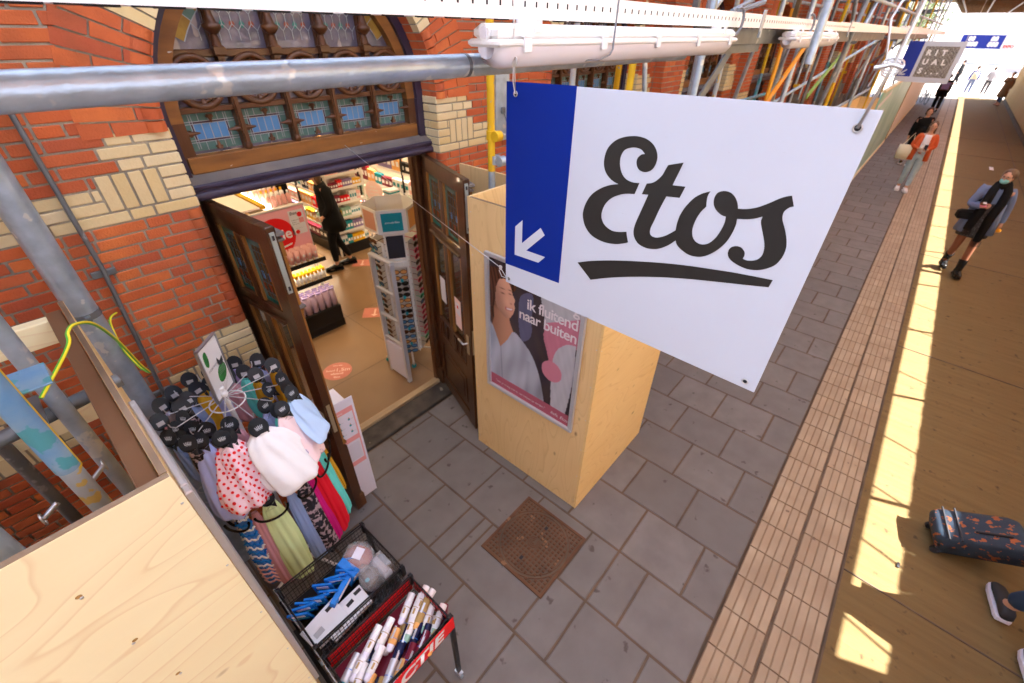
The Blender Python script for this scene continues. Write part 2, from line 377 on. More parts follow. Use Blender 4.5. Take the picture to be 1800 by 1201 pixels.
def catmull(pts, n=5):                         # pts with optional 'c' corner flag
    k = len(pts); out = []
    for i in range(k):
        p0, p1, p2, p3 = pts[i-1], pts[i], pts[(i+1) % k], pts[(i+2) % k]
        a = Vector(p1[:2]); b = Vector(p2[:2]); t1 = (b-Vector(p0[:2]))*.5 if len(p1) == 2 else (b-a)*1.0
        t2 = (Vector(p3[:2])-a)*.5 if len(p2) == 2 else (b-a)*1.0
        L_ = (b-a).length
        for t_ in (t1, t2):
            if t_.length > L_*1.2: t_ *= L_*1.2/t_.length
        for j in range(n):
            t = j/n; h = (2*t**3-3*t**2+1)*a+(t**3-2*t**2+t)*t1+(-2*t**3+3*t**2)*b+(t**3-t**2)*t2; out.append((h.x, h.y))
    return out
def skinmesh(nodes, edges, sub=2, root=None):
    me = bpy.data.meshes.new('sk'); names = list(nodes); idx = {k: i for i, k in enumerate(names)}
    me.from_pydata([nodes[k][0] for k in names], [(idx[a], idx[b]) for a, b in edges], [])
    o = bpy.data.objects.new('sk', me); COL.objects.link(o)
    o.modifiers.new('s', 'SKIN'); d = me.skin_vertices[0].data if me.skin_vertices else None
    for i, k in enumerate(names):
        r = nodes[k][1]; d[i].radius = r if isinstance(r, tuple) else (r, r); d[i].use_root = (k == root) if root else (i == 0)
    mm = o.modifiers.new('u', 'SUBSURF'); mm.levels = sub; mm.render_levels = sub
    bpy.context.view_layer.update(); dg = bpy.context.evaluated_depsgraph_get(); e = o.evaluated_get(dg).to_mesh()
    vs = [tuple(v.co) for v in e.vertices]; fs = [tuple(p.vertices) for p in e.polygons]
    bpy.data.objects.remove(o); return vs, fs
# ------------------------------------------------------------------ ground
YW = 2.87                                   # face of the brickwork
g = B(); g.quad((-60, -120, -.02), (260, -120, -.02), (260, 120, -.02), (-60, 120, -.02), 'far_stone'); tag(g.build('ground'), kind='structure')
g = B(); g.box((22, 1.31, -.055), (47, 3.10, .1), 'joint'); tag(g.build('pavement_bed'), kind='structure')
g = B()
for i in range(-5, 92):
    x = .98+.49*i; off = .02 if i % 2 == 0 else .27
    ys = [-.235]+[off+.5*k for k in range(-1, 6) if -.2 < off+.5*k < 2.83]+[2.855]
    if i == 1: ys = sorted(ys+[.52])
    if i == 0: ys = sorted([y for y in ys if y != 1.02]+[.79, 1.43, 1.68])
    for a, b in zip(ys[:-1], ys[1:]):
        if b-a < .06: continue
        dz = random.uniform(-.0015, .0015)
        g.box((x+.245, (a+b)/2, -.03+dz), (.49-.013, b-a-.013, .06), 'slab', bev=.007)
tag(g.build('pavement'), kind='structure')
g = B(); g.box((22, -.54, -.055), (47, .61, .1), 'joint')
for row, (y0, y1) in enumerate(((-.535, -.245), (-.835, -.548))):
    n = int(47/.30)
    for k in range(n):
        x = -1.5+.30*k+row*.11
        g.box((x+.15, (y0+y1)/2, -.03), (.295, y1-y0-.004, .064), 'tactile' if x > 24 else 'groove', bev=.004)
        if x < 24:
            for q in range(5): g.box((x+.15, y0+.030+q*(y1-y0-.06)/4, .0035), (.291, .0475, .006), 'tactile', bev=.002)
tag(g.build('tactile_paving'), kind='structure')
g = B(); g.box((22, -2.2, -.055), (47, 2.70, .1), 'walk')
for x in (2.94, 6.85, 10.8, 14.6, 18.5, 22.4, 26.3): 
    g.tube([(x+.05, -.85, -.004), (x-.06, -3.0, -.004)], .008, 'joint', 6)
g.box((22, -.848, -.002), (47, .012, .012), 'joint'); g.box((22, -2.62, -.002), (47, .012, .012), 'joint')
tag(g.build('walkway'), kind='structure')
g = B(); g.box((66, 0, -.03), (42, 30, .05), 'far_stone'); tag(g.build('street'), kind='structure')

# ------------------------------------------------------------------ facade
CX = [1.56+3.2*i for i in range(10)]; SP = 2.91; RO = .88; RR = 1.23
fac = empty('brick_building', 'red brick station facade with yellow brick bands and a row of wide stained glass arches', 'building', (1.56, YW, 0))
FACT = []
def fp(o): FACT.append(o); return o
def is_yel(x, z):
    d = min(abs(x-c) for c in CX+[CX[0]-3.2])
    if 2.73 < z < 2.945: return d < 1.235
    if 2.55 < z <= 2.73: return d < (1.60 if x < 3.2 else 1.5)
    if 1.60 < z < 1.77: return d < 1.17
    if 1.41 < z <= 1.60: return d < 1.36
    return False
red, yel = B(), B()
C_ = .0575; zc = 0; nrow = int(4.7/C_)
def brick(bb, x0, x1, z0, z1, m, y=YW, dep=.06):
    j = .0058; bb.box(((x0+x1)/2, y+dep/2+random.uniform(0, .003), (z0+z1)/2), (x1-x0-2*j, dep, z1-z0-1.7*j), m, bev=.003)
def soldiers(z, x):
    d = min(abs(x-c) for c in CX+[CX[0]-3.2]); return (2.5875 <= z < 2.76 or 1.4375 <= z < 1.61) and .998 < d < 1.262
for r in range(nrow):
    z0 = r*C_; z1 = z0+C_; zm = z0+C_/2
    for s in range(-1, len(CX)):
        if s == len(CX)-1 and False: pass
        # pier between opening s and s+1 (or wall above)
        a = (CX[s]+RO) if s >= 0 else -1.75
        b = (CX[s+1]-RO) if s+1 < len(CX) else CX[-1]+1.7
        if s >= 4 and zm < 1.9: continue
        if zm > SP:                     # widen over the arch
            h = zm-SP
            w = sqrt(max(0, (RR-.03)**2-h*h)) if h < RR-.03 else 0
            a = (CX[s]+max(w, .0)) if s >= 0 else -1.75; b = (CX[s+1]-w) if s+1 < len(CX) else b
        x = a; k = r % 2
        first = True
        while x < b-.02:
            ln = .215 if (k % 2 == 0) else .108
            if first and r % 2: ln = .108+.054*(r % 4 == 1)
            first = False; x1 = min(x+ln+random.uniform(-.008, .008), b)
            if b-x1 < .04: x1 = b
            in_s = soldiers(zm, x+.004); 
            if in_s:
                while x < b and soldiers(zm, x+.004): x += .005
                continue
            t_ = x+.005
            while t_ < x1-.004 and not soldiers(zm, t_): t_ += .004
            if t_ < x1-.005 : x1 = t_
            xm = (x+x1)/2
            x1 = max(x1, x+.004)
            if x1-x < .02: pass
            elif is_yel(xm, zm): brick(yel, x, x1, z0, z1, 'brick_yellow')
            else: brick(red, x, x1, z0, z1, 'brick_red')
            x = x1; k += 1 if (r % 2 == 0 or random.random() < .6) else 2
# soldier courses
for c in CX+[CX[0]-3.2]:
    for sg in (-1, 1):
        for z0 in (45*C_, 25*C_):
            for q in range(4):
                x = c+sg*(1.0+.065*q+.0325)
                if -1.75 < x < CX[-1]+1.6: brick(yel, x-.0325, x+.0325, z0, z0+3*C_ if z0 > 2 else z0+3*C_-.0, 'brick_yellow')
# reveals, roll mouldings and arches
for ci, c in enumerate(CX):
    for sg in (-1, 1):
        for r in range(int(SP/C_)+1):
            z0 = r*C_; zm = z0+C_/2
            if ci > 3 and zm < 2: continue
            y2 = 2.73 < zm < 2.945 or 2.55 < zm < 2.73 or 1.41 < zm < 1.77
            bb, m = (yel, 'brick_yellow') if y2 else (red, 'brick_red')
            if zm > SP+.03: continue
            ysp = (.10, .13) if r % 2 else (.14, .09); y = YW
            if not y2:
                bb.tube([(c+sg*(RO+.038), YW+.030, z0+.004), (c+sg*(RO+.038), YW+.030, z0+C_-.005)], .043, m, 12)
                y = YW+.06
            for w in ysp:
                y1 = min(y+w, 3.10)
                if y1-y > .03: bb.box((c+sg*(RO+.03-.002), (y+y1)/2, zm), (.06, y1-y-.008, C_-.009), m, bev=.003)
                y = y1
    n = 52
    for k in range(n):
        a0, a1 = pi*k/n, pi*(k+1)/n; am = (a0+a1)/2; deg = math.degrees(am)
        yy = abs(deg-35) < 6 or abs(deg-145) < 6 or abs(deg-90) < 7
        rad = [RO, RO+.225, RR] if k % 2 else [RO, RO+.115, RR]
        for q in (0, 1):
            ym = yy and q == (0 if abs(deg-90) > 10 else 0); bb, m = (yel, 'brick_yellow') if ym else (red, 'brick_red')
            g0 = .004; ra, rb = rad[q]+g0, rad[q+1]-g0; da = .0045/ra
            vs = []
            for yv in (YW-.002, YW+.07):
                for rr_, aa in ((ra, a0+da), (rb, a0+.0045/rb), (rb, a1-.0045/rb), (ra, a1-da)): vs.append((c+rr_*cos(aa), yv, SP+rr_*sin(aa)))
            bb.add(vs, [(0, 1, 2, 3), (7, 6, 5, 4), (0, 4, 5, 1), (1, 5, 6, 2), (2, 6, 7, 3), (3, 7, 4, 0)], m)
        # intrados
        vs = []
        for yv in (YW+.07, 3.1):
            for rr_, aa in ((RO+.002, a0+.005), (RO+.06, a0+.005), (RO+.06, a1-.005), (RO+.002, a1-.005)): vs.append((c+rr_*cos(aa), yv, SP+rr_*sin(aa)))
        bb.add(vs, [(0, 1, 2, 3), (7, 6, 5, 4), (0, 4, 5, 1), (1, 5, 6, 2), (2, 6, 7, 3), (3, 7, 4, 0)], m)
        if not yy:
            p0 = (c+(RO+.05)*cos(a0+.005), YW+.02, SP+(RO+.05)*sin(a0+.005)); p1 = (c+(RO+.05)*cos(a1-.005), YW+.02, SP+(RO+.05)*sin(a1-.005))
            red.tube([p0, p1], .046, 'brick_red', 10)
# projecting piers further along
pr_ = B()
for c in [CX[i]+1.6 for i in range(1, 9)]:
    for r in range(int(1.6/C_), nrow):
        z0 = r*C_; zm = z0+C_/2; bb, m = (yel, 'brick_yellow') if 2.35 < zm < 2.5 else (red, 'brick_red')
        xs = [c-.3, c-.09, c+.09, c+.3] if r % 2 else [c-.3, c-.19, c, c+.19, c+.3]
        for a, b in zip(xs[:-1], xs[1:]): brick(bb, a, b, z0, z0+C_, m, y=YW-.13, dep=.125)
        red.box((c-.285, YW-.065, zm), (.04, .11, C_-.009), 'brick_red')
fp(red.build('red_brickwork', fac)); fp(yel.build('yellow_brickwork', fac))
mo = B(); th = .20
for s in range(-1, len(CX)):
    a = (CX[s]+RO+.006) if s >= 0 else -1.76; b = (CX[s+1]-RO-.006) if s+1 < len(CX) else CX[-1]+1.7
    mo.box(((a+b)/2, YW+.009+th/2, SP/2), (b-a, th, SP), 'mortar')
mo.box(((CX[0]-RO-.9-1.76)/2-.0, YW+.0095+th/2, (SP+4.75)/2), (CX[0]-RO+1.76-.9, .01, .01), 'mortar')
for c in CX:
    n = 40; vs = []; fs = []
    for k in range(n+1):
        a = pi*k/n; x = c+(RO+.006)*cos(a); z = SP+(RO+.006)*sin(a)
        xe = c+1.6*cos(a) if False else x
        vs += [(x, YW+.009, z), (x, YW+.009, 4.75), (x, YW+.2, z)]
    for k in range(n): fs += [(k*3, k*3+1, k*3+4, k*3+3), (k*3, k*3+3, k*3+5, k*3+2)]
    mo.add(vs, fs, 'mortar')
    for sg in (-1, 1): mo.quad((c+sg*(RO+.006), YW+.009, SP), (c+sg*1.6, YW+.009, SP), (c+sg*1.6, YW+.009, 4.75), (c+sg*(RO+.006), YW+.009, 4.75), 'mortar')
mo.quad((-1.76, YW+.009, SP), (CX[0]-1.6, YW+.009, SP), (CX[0]-1.6, YW+.009, 4.75), (-1.76, YW+.009, 4.75), 'mortar')
for c in [CX[i]+1.6 for i in range(1, 9)]: mo.box((c, YW-.055, 3.2), (.585, .14, 3.0), 'mortar')
mo.box((18.4, YW+.6, 2.3), (26, .05, 4.7), 'wood_brown')
fp(mo.build('wall', fac))
for i in range(1, 9):
    b = B(); c_ = CX[i]
    for sg in (-1, 1):
        b.box((c_+sg*.42, 3.14, 1.26), (.83, .05, 2.5), 'wood_brown', bev=.006); b.box((c_+sg*.42, 3.108, 2.18), (.6, .02, .38), 'door_dark', bev=.004); b.box((c_+sg*.42, 3.108, 1.35), (.6, .02, .95), 'door_dark', bev=.004); b.box((c_+sg*.42, 3.098, 2.18), (.5, .01, .28), 'glass_mauve')
    fp(b.build('closed_door', fac))
st = B(); st.box((1.56, 2.985, .0), (1.9, .23, .05), 'granite', bev=.008); fp(st.build('door_step', fac))
st = B()
for k in range(4): st.box((1.59, 3.112+.019*k, .035), (1.70, .0165, .04), 'thresh_wood', bev=.003)
fp(st.build('threshold', fac))

# arched window (bay 0); window root is a part of the building, its pieces are sub-parts
c = CX[0]; Y0 = 3.09
wf = B()
def arc_ring(bb, r0, r1, y0, y1, m, z0=SP, n=40, c=c):
    for k in range(n):
        a0, a1 = pi*k/n, pi*(k+1)/n; vs = []
        for yv in (y0, y1):
            for rr_, aa in ((r0, a0), (r1, a0), (r1, a1), (r0, a1)): vs.append((c+rr_*cos(aa), yv, z0+rr_*sin(aa)))
        bb.add(vs, [(0, 1, 2, 3), (0, 4, 7, 3), (1, 2, 6, 5)], m)
arc_ring(wf, .825, .90, Y0-.06, Y0+.05, 'purple_paint'); arc_ring(wf, .755, .826, Y0-.03, Y0+.05, 'wood_worn')
for sg in (-1, 1):
    wf.box((c+sg*.86, Y0-.005, (2.60+SP)/2), (.075, .11, SP-2.60), 'purple_paint'); wf.box((c+sg*.79, Y0+.01, (2.66+SP)/2), (.07, .08, SP-2.66), 'wood_brown')
wf.box((c, Y0-.01, 2.695), (1.62, .075, .09), 'wood_worn', bev=.006)
wf.box((c, Y0+.005, 2.965), (1.54, .05, .03), 'wood_brown', bev=.004); wf.box((c, Y0+.012, 3.225), (1.54, .04, .035), 'wood_brown', bev=.004)
win = wf.build('arched_window', fac); fp(win)
mu = B()
CW = .308
for k in range(-2, 3):
    x = c+k*CW
    if k < 2: mu.box((x+CW/2, Y0-.005, 2.98), (.034, .055, .50), 'wood_brown', bev=.006); mu.box((x+CW/2, Y0-.03, 2.985), (.02, .03, .42), 'wood_brown', bev=.005)
    if k < 2: mu.ball((x+CW/2, Y0-.035, 2.76), (.022, .012, .03), 'wood_brown', 8)
    if abs(k) <= 2:
        n = 28; pts = [(x+.118*cos(2*pi*i/n), Y0-.012, 3.095+.118*sin(2*pi*i/n)) for i in range(n+1)]
        mu.tube(pts, .017, 'wood_brown', 8, cap=False); mu.tube([(x+.098*cos(2*pi*i/n), Y0+.012, 3.095+.098*sin(2*pi*i/n)) for i in range(n+1)], .008, 'wood_brown', 6, cap=False)
        for a in (0, 90, 180, 270):
            mu.tube([(x+.10*cos(radians(a)), Y0-.01, 3.095+.10*sin(radians(a))), (x+.055*cos(radians(a)), Y0-.01, 3.095+.055*sin(radians(a)))], [.018, .003], 'wood_brown', 8)
        for (dx, dz) in ((0, .085), (0, -.085), (.135, 0), (-.135, 0)):
            mu.tube([(x+dx*1.05, Y0-.015, 2.853+dz*1.05), (x+dx*.55, Y0-.015, 2.853+dz*.55)], [.017, .004], 'wood_brown', 8)
            mu.box((x+dx*.92, Y0-.012, 2.853+dz*.92), (.035, .02, .012) if dx == 0 else (.012, .02, .035), 'wood_brown', bev=.003)
for k in range(4):                          # colonettes of the upper lights
    x = c+(k-1.5)*CW; zt = SP+sqrt(.76**2-(x-c)**2)
    mu.box((x, Y0-.02, 3.235), (.06, .06, .05), 'wood_brown', bev=.01); mu.tube([(x, Y0-.02, 3.25), (x, Y0-.02, 3.31)], [.028, .018], 'wood_brown', 12)
    mu.loft([(x, Y0-.03, 3.31, .02, .02), (x, Y0-.03, 3.335, .045, .04), (x, Y0-.03, 3.35, .048, .042), (x, Y0-.03, 3.36, .03, .03), (x, Y0-.03, 3.40, .02, .02), (x, Y0-.03, 3.45, .026, .026), (x, Y0-.03, 3.47, .045, .04), (x, Y0-.03, 3.485, .04, .036), (x, Y0-.03, zt, .02, .02)], 'wood_brown', 12)
    mu.box((x, Y0+.012, (3.25+zt)/2), (.045, .03, zt-3.25), 'wood_brown')
mu.build('mullions', win)
gl = B(); FR = frame((c, Y0+.03, 0), (1, 0, 0), (0, 0, 1))
ld = B()
def strip(bb, p, q, w, m, off=0, fr=FR):
    d = Vector((q[0]-p[0], q[1]-p[1])); n_ = Vector((-d.y, d.x)).normalized()*w/2
    bb.poly([(p[0]-n_.x, p[1]-n_.y), (q[0]-n_.x, q[1]-n_.y), (q[0]+n_.x, q[1]+n_.y), (p[0]+n_.x, p[1]+n_.y)], m, fr, off)
gl.poly([(.76*cos(pi*i/40), SP+.76*sin(pi*i/40)) for i in range(41)]+[(-.76, 2.74), (.76, 2.74)], 'glass_lilac', FR, 0)
for k in range(-2, 3):
    x = k*CW
    gl.rect(x-.137, 2.755, x+.137, 2.95, 'glass_green', FR, .002)
    gl.rect(x-.098, 2.80, x+.098, 2.906, 'glass_mauve', FR, .003); gl.rect(x-.086, 2.812, x+.086, 2.894, 'glass_blue', FR, .004)
    for q in range(5): strip(ld, (x-.086+.043*q, 2.812), (x-.086+.043*q, 2.894), .005, 'lead', .006)
    for zz in (2.812, 2.894, 2.80, 2.906): strip(ld, (x-.137, zz), (x+.137, zz), .004, 'lead', .006)
    for xx in (-.098, -.086, .086, .098): strip(ld, (x+xx, 2.765), (x+xx, 2.942), .004, 'lead', .0065)
    for xx in (-.05, 0, .05):
        strip(ld, (x+xx, 2.755), (x+xx, 2.80), .004, 'lead', .006); strip(ld, (x+xx, 2.906), (x+xx, 2.95), .004, 'lead', .006)
    for q in range(-2, 3): strip(ld, (x+q*.03, 3.01), (x+q*.03, 3.18), .004, 'lead', .006)
    gl.disc((x, 3.03), .012, 'glass_amber', FR, .005); gl.disc((x, 3.095), .014, 'glass_red', FR, .005)
    # upper lights: leaded hexagons with gems
    for row in range(8):
        z = 3.28+row*.075
        for q in range(-2, 3):
            xx = x+q*.052+(.026 if row % 2 else 0)
            if abs(xx-x) > .125 or xx**2+(z+.08-SP)**2 > .72**2: continue
            strip(ld, (xx, z), (xx, z+.045), .0045, 'lead', .006); strip(ld, (xx, z+.045), (xx+.026, z+.075), .0045, 'lead', .006); strip(ld, (xx, z+.045), (xx-.026, z+.075), .0045, 'lead', .006)
            if row in (1, 4) and q % 2 == 0: gl.poly([(xx, z-.022), (xx+.016, z), (xx, z+.022), (xx-.016, z)], 'glass_teal', FR, .005)
            elif row in (1, 4): gl.disc((xx, z), .015, 'glass_red', FR, .005, 14)
    gl.rect(x-.145, 3.24, x-.132, 3.24+.3, 'glass_mauve', FR, .004); gl.rect(x+.132, 3.24, x+.145, 3.24+.3, 'glass_mauve', FR, .004)
for k in range(40):
    a0, a1 = pi*k/40, pi*(k+1)/40; p, q = (.70*cos(a0), SP+.70*sin(a0)), (.70*cos(a1), SP+.70*sin(a1))
    if p[1] > 3.24 and q[1] > 3.24:
        strip(ld, p, q, .005, 'lead', .0068)
        gl.poly([p, (.757*cos(a0), SP+.757*sin(a0)), (.757*cos(a1), SP+.757*sin(a1)), q], 'glass_amber' if k % 5 else 'glass_green', FR, .0035)
        if k % 2: strip(ld, p, (.757*cos(a0), SP+.757*sin(a0)), .004, 'lead', .007)
gl.build('stained_glass', win); ld.build('glazing_bars', win)
li = B()
li.box((c, 3.07, 2.575), (1.76, .20, .09), 'purple_paint', bev=.012); li.tube([(c-.88, 2.975, 2.55), (c+.88, 2.975, 2.55)], .026, 'purple_paint', 12)
li.box((c, 2.985, 2.60), (1.76, .05, .03), 'purple_paint', bev=.008)
li.add([(c-.88, 2.965, 2.617), (c+.88, 2.965, 2.617), (c+.88, 3.06, 2.655), (c-.88, 3.06, 2.655)], [(0, 1, 2, 3)], 'dust')
li.box((c, 3.11, 2.637), (1.76, .1, .03), 'purple_paint')
li.box((c, 3.10, 2.522), (1.70, .03, .012), 'white')
li.build('lintel', win)
for sg in (-1, 1):
    jb = B(); jb.box((c+sg*.835, 3.14, 1.26), (.07, .10, 2.5), 'door_dark', bev=.008); jb.box((c+sg*.80, 3.16, 1.26), (.03, .05, 2.5), 'wood_brown', bev=.008); jb.box((c+sg*.84, 3.09, .12), (.085, .1, .22), 'door_dark', bev=.01)
    jb.build('door_post', win)
wins = [win]
for i in range(1, 9):
    w = copy_tree(win, fac); FACT.append(w); w.location = (3.2*i, 0, 0); wins.append(w)

def door_leaf(hinge, free, name='door', flip=1):
    h, f_ = Vector((*hinge, 0)), Vector((*free, 0)); U = (f_-h); w = U.length; U.normalize(); N_ = U.cross(Vector((0, 0, 1)))
    T = Matrix(((U.x, N_.x, 0, h.x), (U.y, N_.y, 0, h.y), (0, 0, 1, .025), (0, 0, 0, 1)))
    d = B(); t = .05
    def bx(u0, u1, z0, z1, m='door_dark', th=t, off=0, bev=.005): d.box(((u0+u1)/2, off, (z0+z1)/2), (u1-u0, th, z1-z0), m, T, bev)
    bx(0, .11, 0, 2.48); bx(w-.12, w, 0, 2.48, 'door_dark'); bx(.108, w-.118, 2.36, 2.479); bx(.108, w-.118, 1.84, 1.93); bx(.108, w-.118, .62, .74); bx(.108, w-.118, 0, .14)
    mid = (.11+w-.12)/2; bx(mid-.03, mid+.03, .739, 1.841); bx(mid-.03, mid+.03, 1.929, 2.361)
    bx(.108, w-.118, 1.84, 1.865, th=.09)
    # lower panel with raised field, baluster strip
    bx(.108, w-.118, .138, .622, th=.02); bx(.17, w-.18, .20, .56, th=.038, bev=.012); bx(.22, w-.23, .25, .51, th=.05, bev=.012)
    bx(.108, w-.118, .738, .93, th=.018); bx(.108, w-.118, .93, .965)
    for q in range(6):
        u = .15+q*(w-.31)/5; d.box((u, 0, .835), (.03, .045, .17), 'door_dark', T, .008)
    for (a, b) in ((.11, mid-.03), (mid+.03, w-.12)):
        for (z0, z1) in ((.965, 1.84), (1.93, 2.36)):
            for sgn in (-1, 1):
                d.box((a+.012, sgn*.012, (z0+z1)/2), (.022, .02, z1-z0), 'wood_gold', T, .004); d.box((b-.012, sgn*.012, (z0+z1)/2), (.022, .02, z1-z0), 'wood_gold', T, .004)
    o = d.build(name, fac); FACT.append(o)
    gg = B()
    for (a, b) in ((.13, mid-.05), (mid+.05, w-.14)): gg.box(((a+b)/2, 0, 1.40), (b-a, .006, .86), 'door_glass', T)
    gg.build('glass_pane', o)
    sg_ = B()
    for (a, b) in ((.13, mid-.05), (mid+.05, w-.14)):
        sg_.box(((a+b)/2, 0, 2.145), (b-a, .008, .42), 'glass_door', T)
        for sd in (-1, 1):
            y = sd*.006
            for k in range(6):
                u = a+(b-a)*k/5; sg_.box((u, y, 2.145), (.006, .004, .42), 'lead_dark', T)
            for k in range(7): sg_.box(((a+b)/2, y, 1.945+.4*k/6), (b-a, .004, .006), 'lead_dark', T)
            for k in range(4):
                sg_.box((a+(b-a)*(.18+.2*k), y, 2.05+.08*(k % 2)), (.02, .004, .05), 'glass_blue' if k % 2 else 'glass_red', T)
            sg_.box(((a+b)/2, y, 2.335), (b-a, .004, .04), 'glass_green', T); sg_.box(((a+b)/2, y, 1.955), (b-a, .004, .03), 'glass_teal', T)
            sg_.box((a+.015, y, 2.145), (.03, .004, .40), 'glass_green', T)
    sg_.build('stained_glass', o)
    cl = B(); v = flip*.036; u = w-.035               # slender applied column on the meeting stile
    cl.box((u, v+flip*.006, 2.43), (.085, .045, .022), 'dust', T, .004); cl.box((u, v+flip*.004, 2.395), (.07, .038, .018), 'dust', T, .004)
    cl.box((u, v, 2.34), (.045, .03, .09), 'wood_gold', T, .004); cl.tube([T @ Vector((u, v, 2.30)), T @ Vector((u, v, 1.99))], .020, 'wood_gold', 10)
    cl.box((u, v+flip*.004, 1.975), (.065, .05, .02), 'dust', T, .004); cl.tube([T @ Vector((u, v, 1.96)), T @ Vector((u, v, 1.92)), T @ Vector((u, v, .80))], [.028, .016, .019], 'wood_gold', 10)
    cl.box((u, v, .79), (.06, .04, .03), 'wood_gold', T, .004); cl.box((u, v, .45), (.05, .035, .6), 'door_dark', T, .005); cl.box((u, v+flip*.005, .08), (.07, .05, .16), 'wood_brown', T, .008)
    cl.build('column', o)
    hd = B(); hd.box((w+.003, 0, 2.27), (.006, .026, .36), 'latch', T) ; hd.box((w+.003, 0, 1.08), (.006, .026, .26), 'brass', T)
    for z in (2.42, 2.12): hd.box((w+.006, 0, z), (.006, .012, .025), 'hole', T)
    hd.build('latch_plate', o); hd = B(); hd.box((w-.06, -flip*.030, 1.03), (.045, .006, .2), 'brass', T); p = T @ Vector((w-.06, -flip*.035, 1.05)); q = T @ Vector((w-.06, -flip*.075, 1.05)); e = T @ Vector((w-.16, -flip*.078, 1.05))
    hd.tube([p, q, e], .009, 'steel', 8)
    hd.build('handle', o)
    if hinge[0] > 2:
        pp = B()
        pp.box((.13+.10, .006, 1.30), (.12, .002, .26), 'acard', T); pp.box((mid+.05+.09, .006, 1.22), (.13, .002, .30), 'pale_pink', T); pp.box((mid+.05+.09, .0075, 1.27), (.09, .001, .12), 'acard', T); pp.box((mid+.05+.09, .0085, 1.29), (.03, .001, .03), 'red', T)
        pp.build('notice', o)
    return o
door_leaf((.765, 3.10), (.818, 2.36), flip=-1); door_leaf((2.42, 3.08), (2.13, 2.26), flip=-1)
for o in FACT: o.matrix_parent_inverse = Matrix.Translation((-1.56, -YW, 0))
# conduit on the left pier, junction plate at the right
g = B(); g.tube([(.16, YW-.03, 4.6), (.155, YW-.03, 2.35), (.10, YW-.03, 1.5), (.09, YW-.03, .0)], .011, 'galv_dark', 8)
for z in (2.32, 1.55): g.box((.152 if z > 2 else .10, YW-.012, z), (.10, .02, .035), 'galv_dark', bev=.004)
g.tube([(.105, YW-.03, 1.52), (.09, YW-.03, 1.38)], .022, 'galv_dark', 8)
tag(g.build('conduit'), 'thin dark vertical conduit pipe clipped to the brick left of the doors', 'conduit')
g = B(); g.poly([(0, -.62), (.17, -.62), (.17, 0), (.12, .10), (.06, .10), (0, 0)], 'galv', frame((3.05, YW-.05, 3.16), (1, 0, 0), (0, 0, 1)), 0, .04)
g.box((3.13, YW-.06, 2.78), (.035, .02, .05), 'galv_dark', bev=.004); g.tube([(3.13, YW-.07, 2.76), (3.16, YW-.09, 2.66), (3.2, YW-.05, 2.58)], .006, 'cable', 6)
g.tube([(3.10, YW-.06, 3.22), (3.13, YW-.2, 3.45), (3.2, YW-.3, 3.9)], .007, 'cable', 6)
tag(g.build('cable_cover_plate'), 'grey metal cable cover plate with pointed top fixed to the brick behind the yellow pole', 'cover plate')
# manhole
fr = frame((1.265, .77, .008), (1, 0, 0), (0, 1, 0)); g = B(); g.box((1.565, 1.07, .0), (.60, .60, .013), 'joint', bev=.002)
rim = B()
for a, b, cx_, cy2 in ((.60, .022, 1.565, .781), (.60, .022, 1.565, 1.359), (.022, .556, 1.276, 1.07), (.022, .556, 1.854, 1.07)): rim.box((cx_, cy2, .010), (a, b, .012), 'cover', bev=.002)
for i in range(17):
    for k in range(17):
        x, y = 1.565+(i-8)*.0325, 1.07+(k-8)*.0325; r_ = sqrt((x-1.565)**2+(y-1.07)**2)
        if .255 < r_ < .285 or (abs(x-1.565) < .055 and abs(y-1.07) < .055) or (abs(abs(x-1.565)-.16) < .02 and abs(y-1.07) < .02): continue
        g.box((x, y, .011), (.0225, .0225, .012), 'cover', bev=.003)
n = 48
for rr_ in (.258, .282): g.tube([(1.565+rr_*cos(2*pi*i/n), 1.07+rr_*sin(2*pi*i/n), .009) for i in range(n+1)], .004, 'cover', 6, cap=False)
for rr_ in (.045, .03, .015): g.tube([(1.565+rr_*cos(2*pi*i/20), 1.075+rr_*sin(2*pi*i/20), .012) for i in range(14)], .004, 'cover', 6)
for q in (-1, 0, 1): g.tube([(1.53+.012*i, 1.035+q*.012+.004*sin(i*1.6), .012) for i in range(7)], .003, 'cover', 5)
mc = g.build('manhole_cover'); tag(mc, 'square rusty iron manhole cover with waffle pattern set in the grey paving', 'manhole cover')
rim.build('frame', mc); h = B()
for sx in (-1, 1): h.box((1.565+sx*.16, 1.07, .0095), (.03, .022, .004), 'hole')
h.build('keyhole', mc)
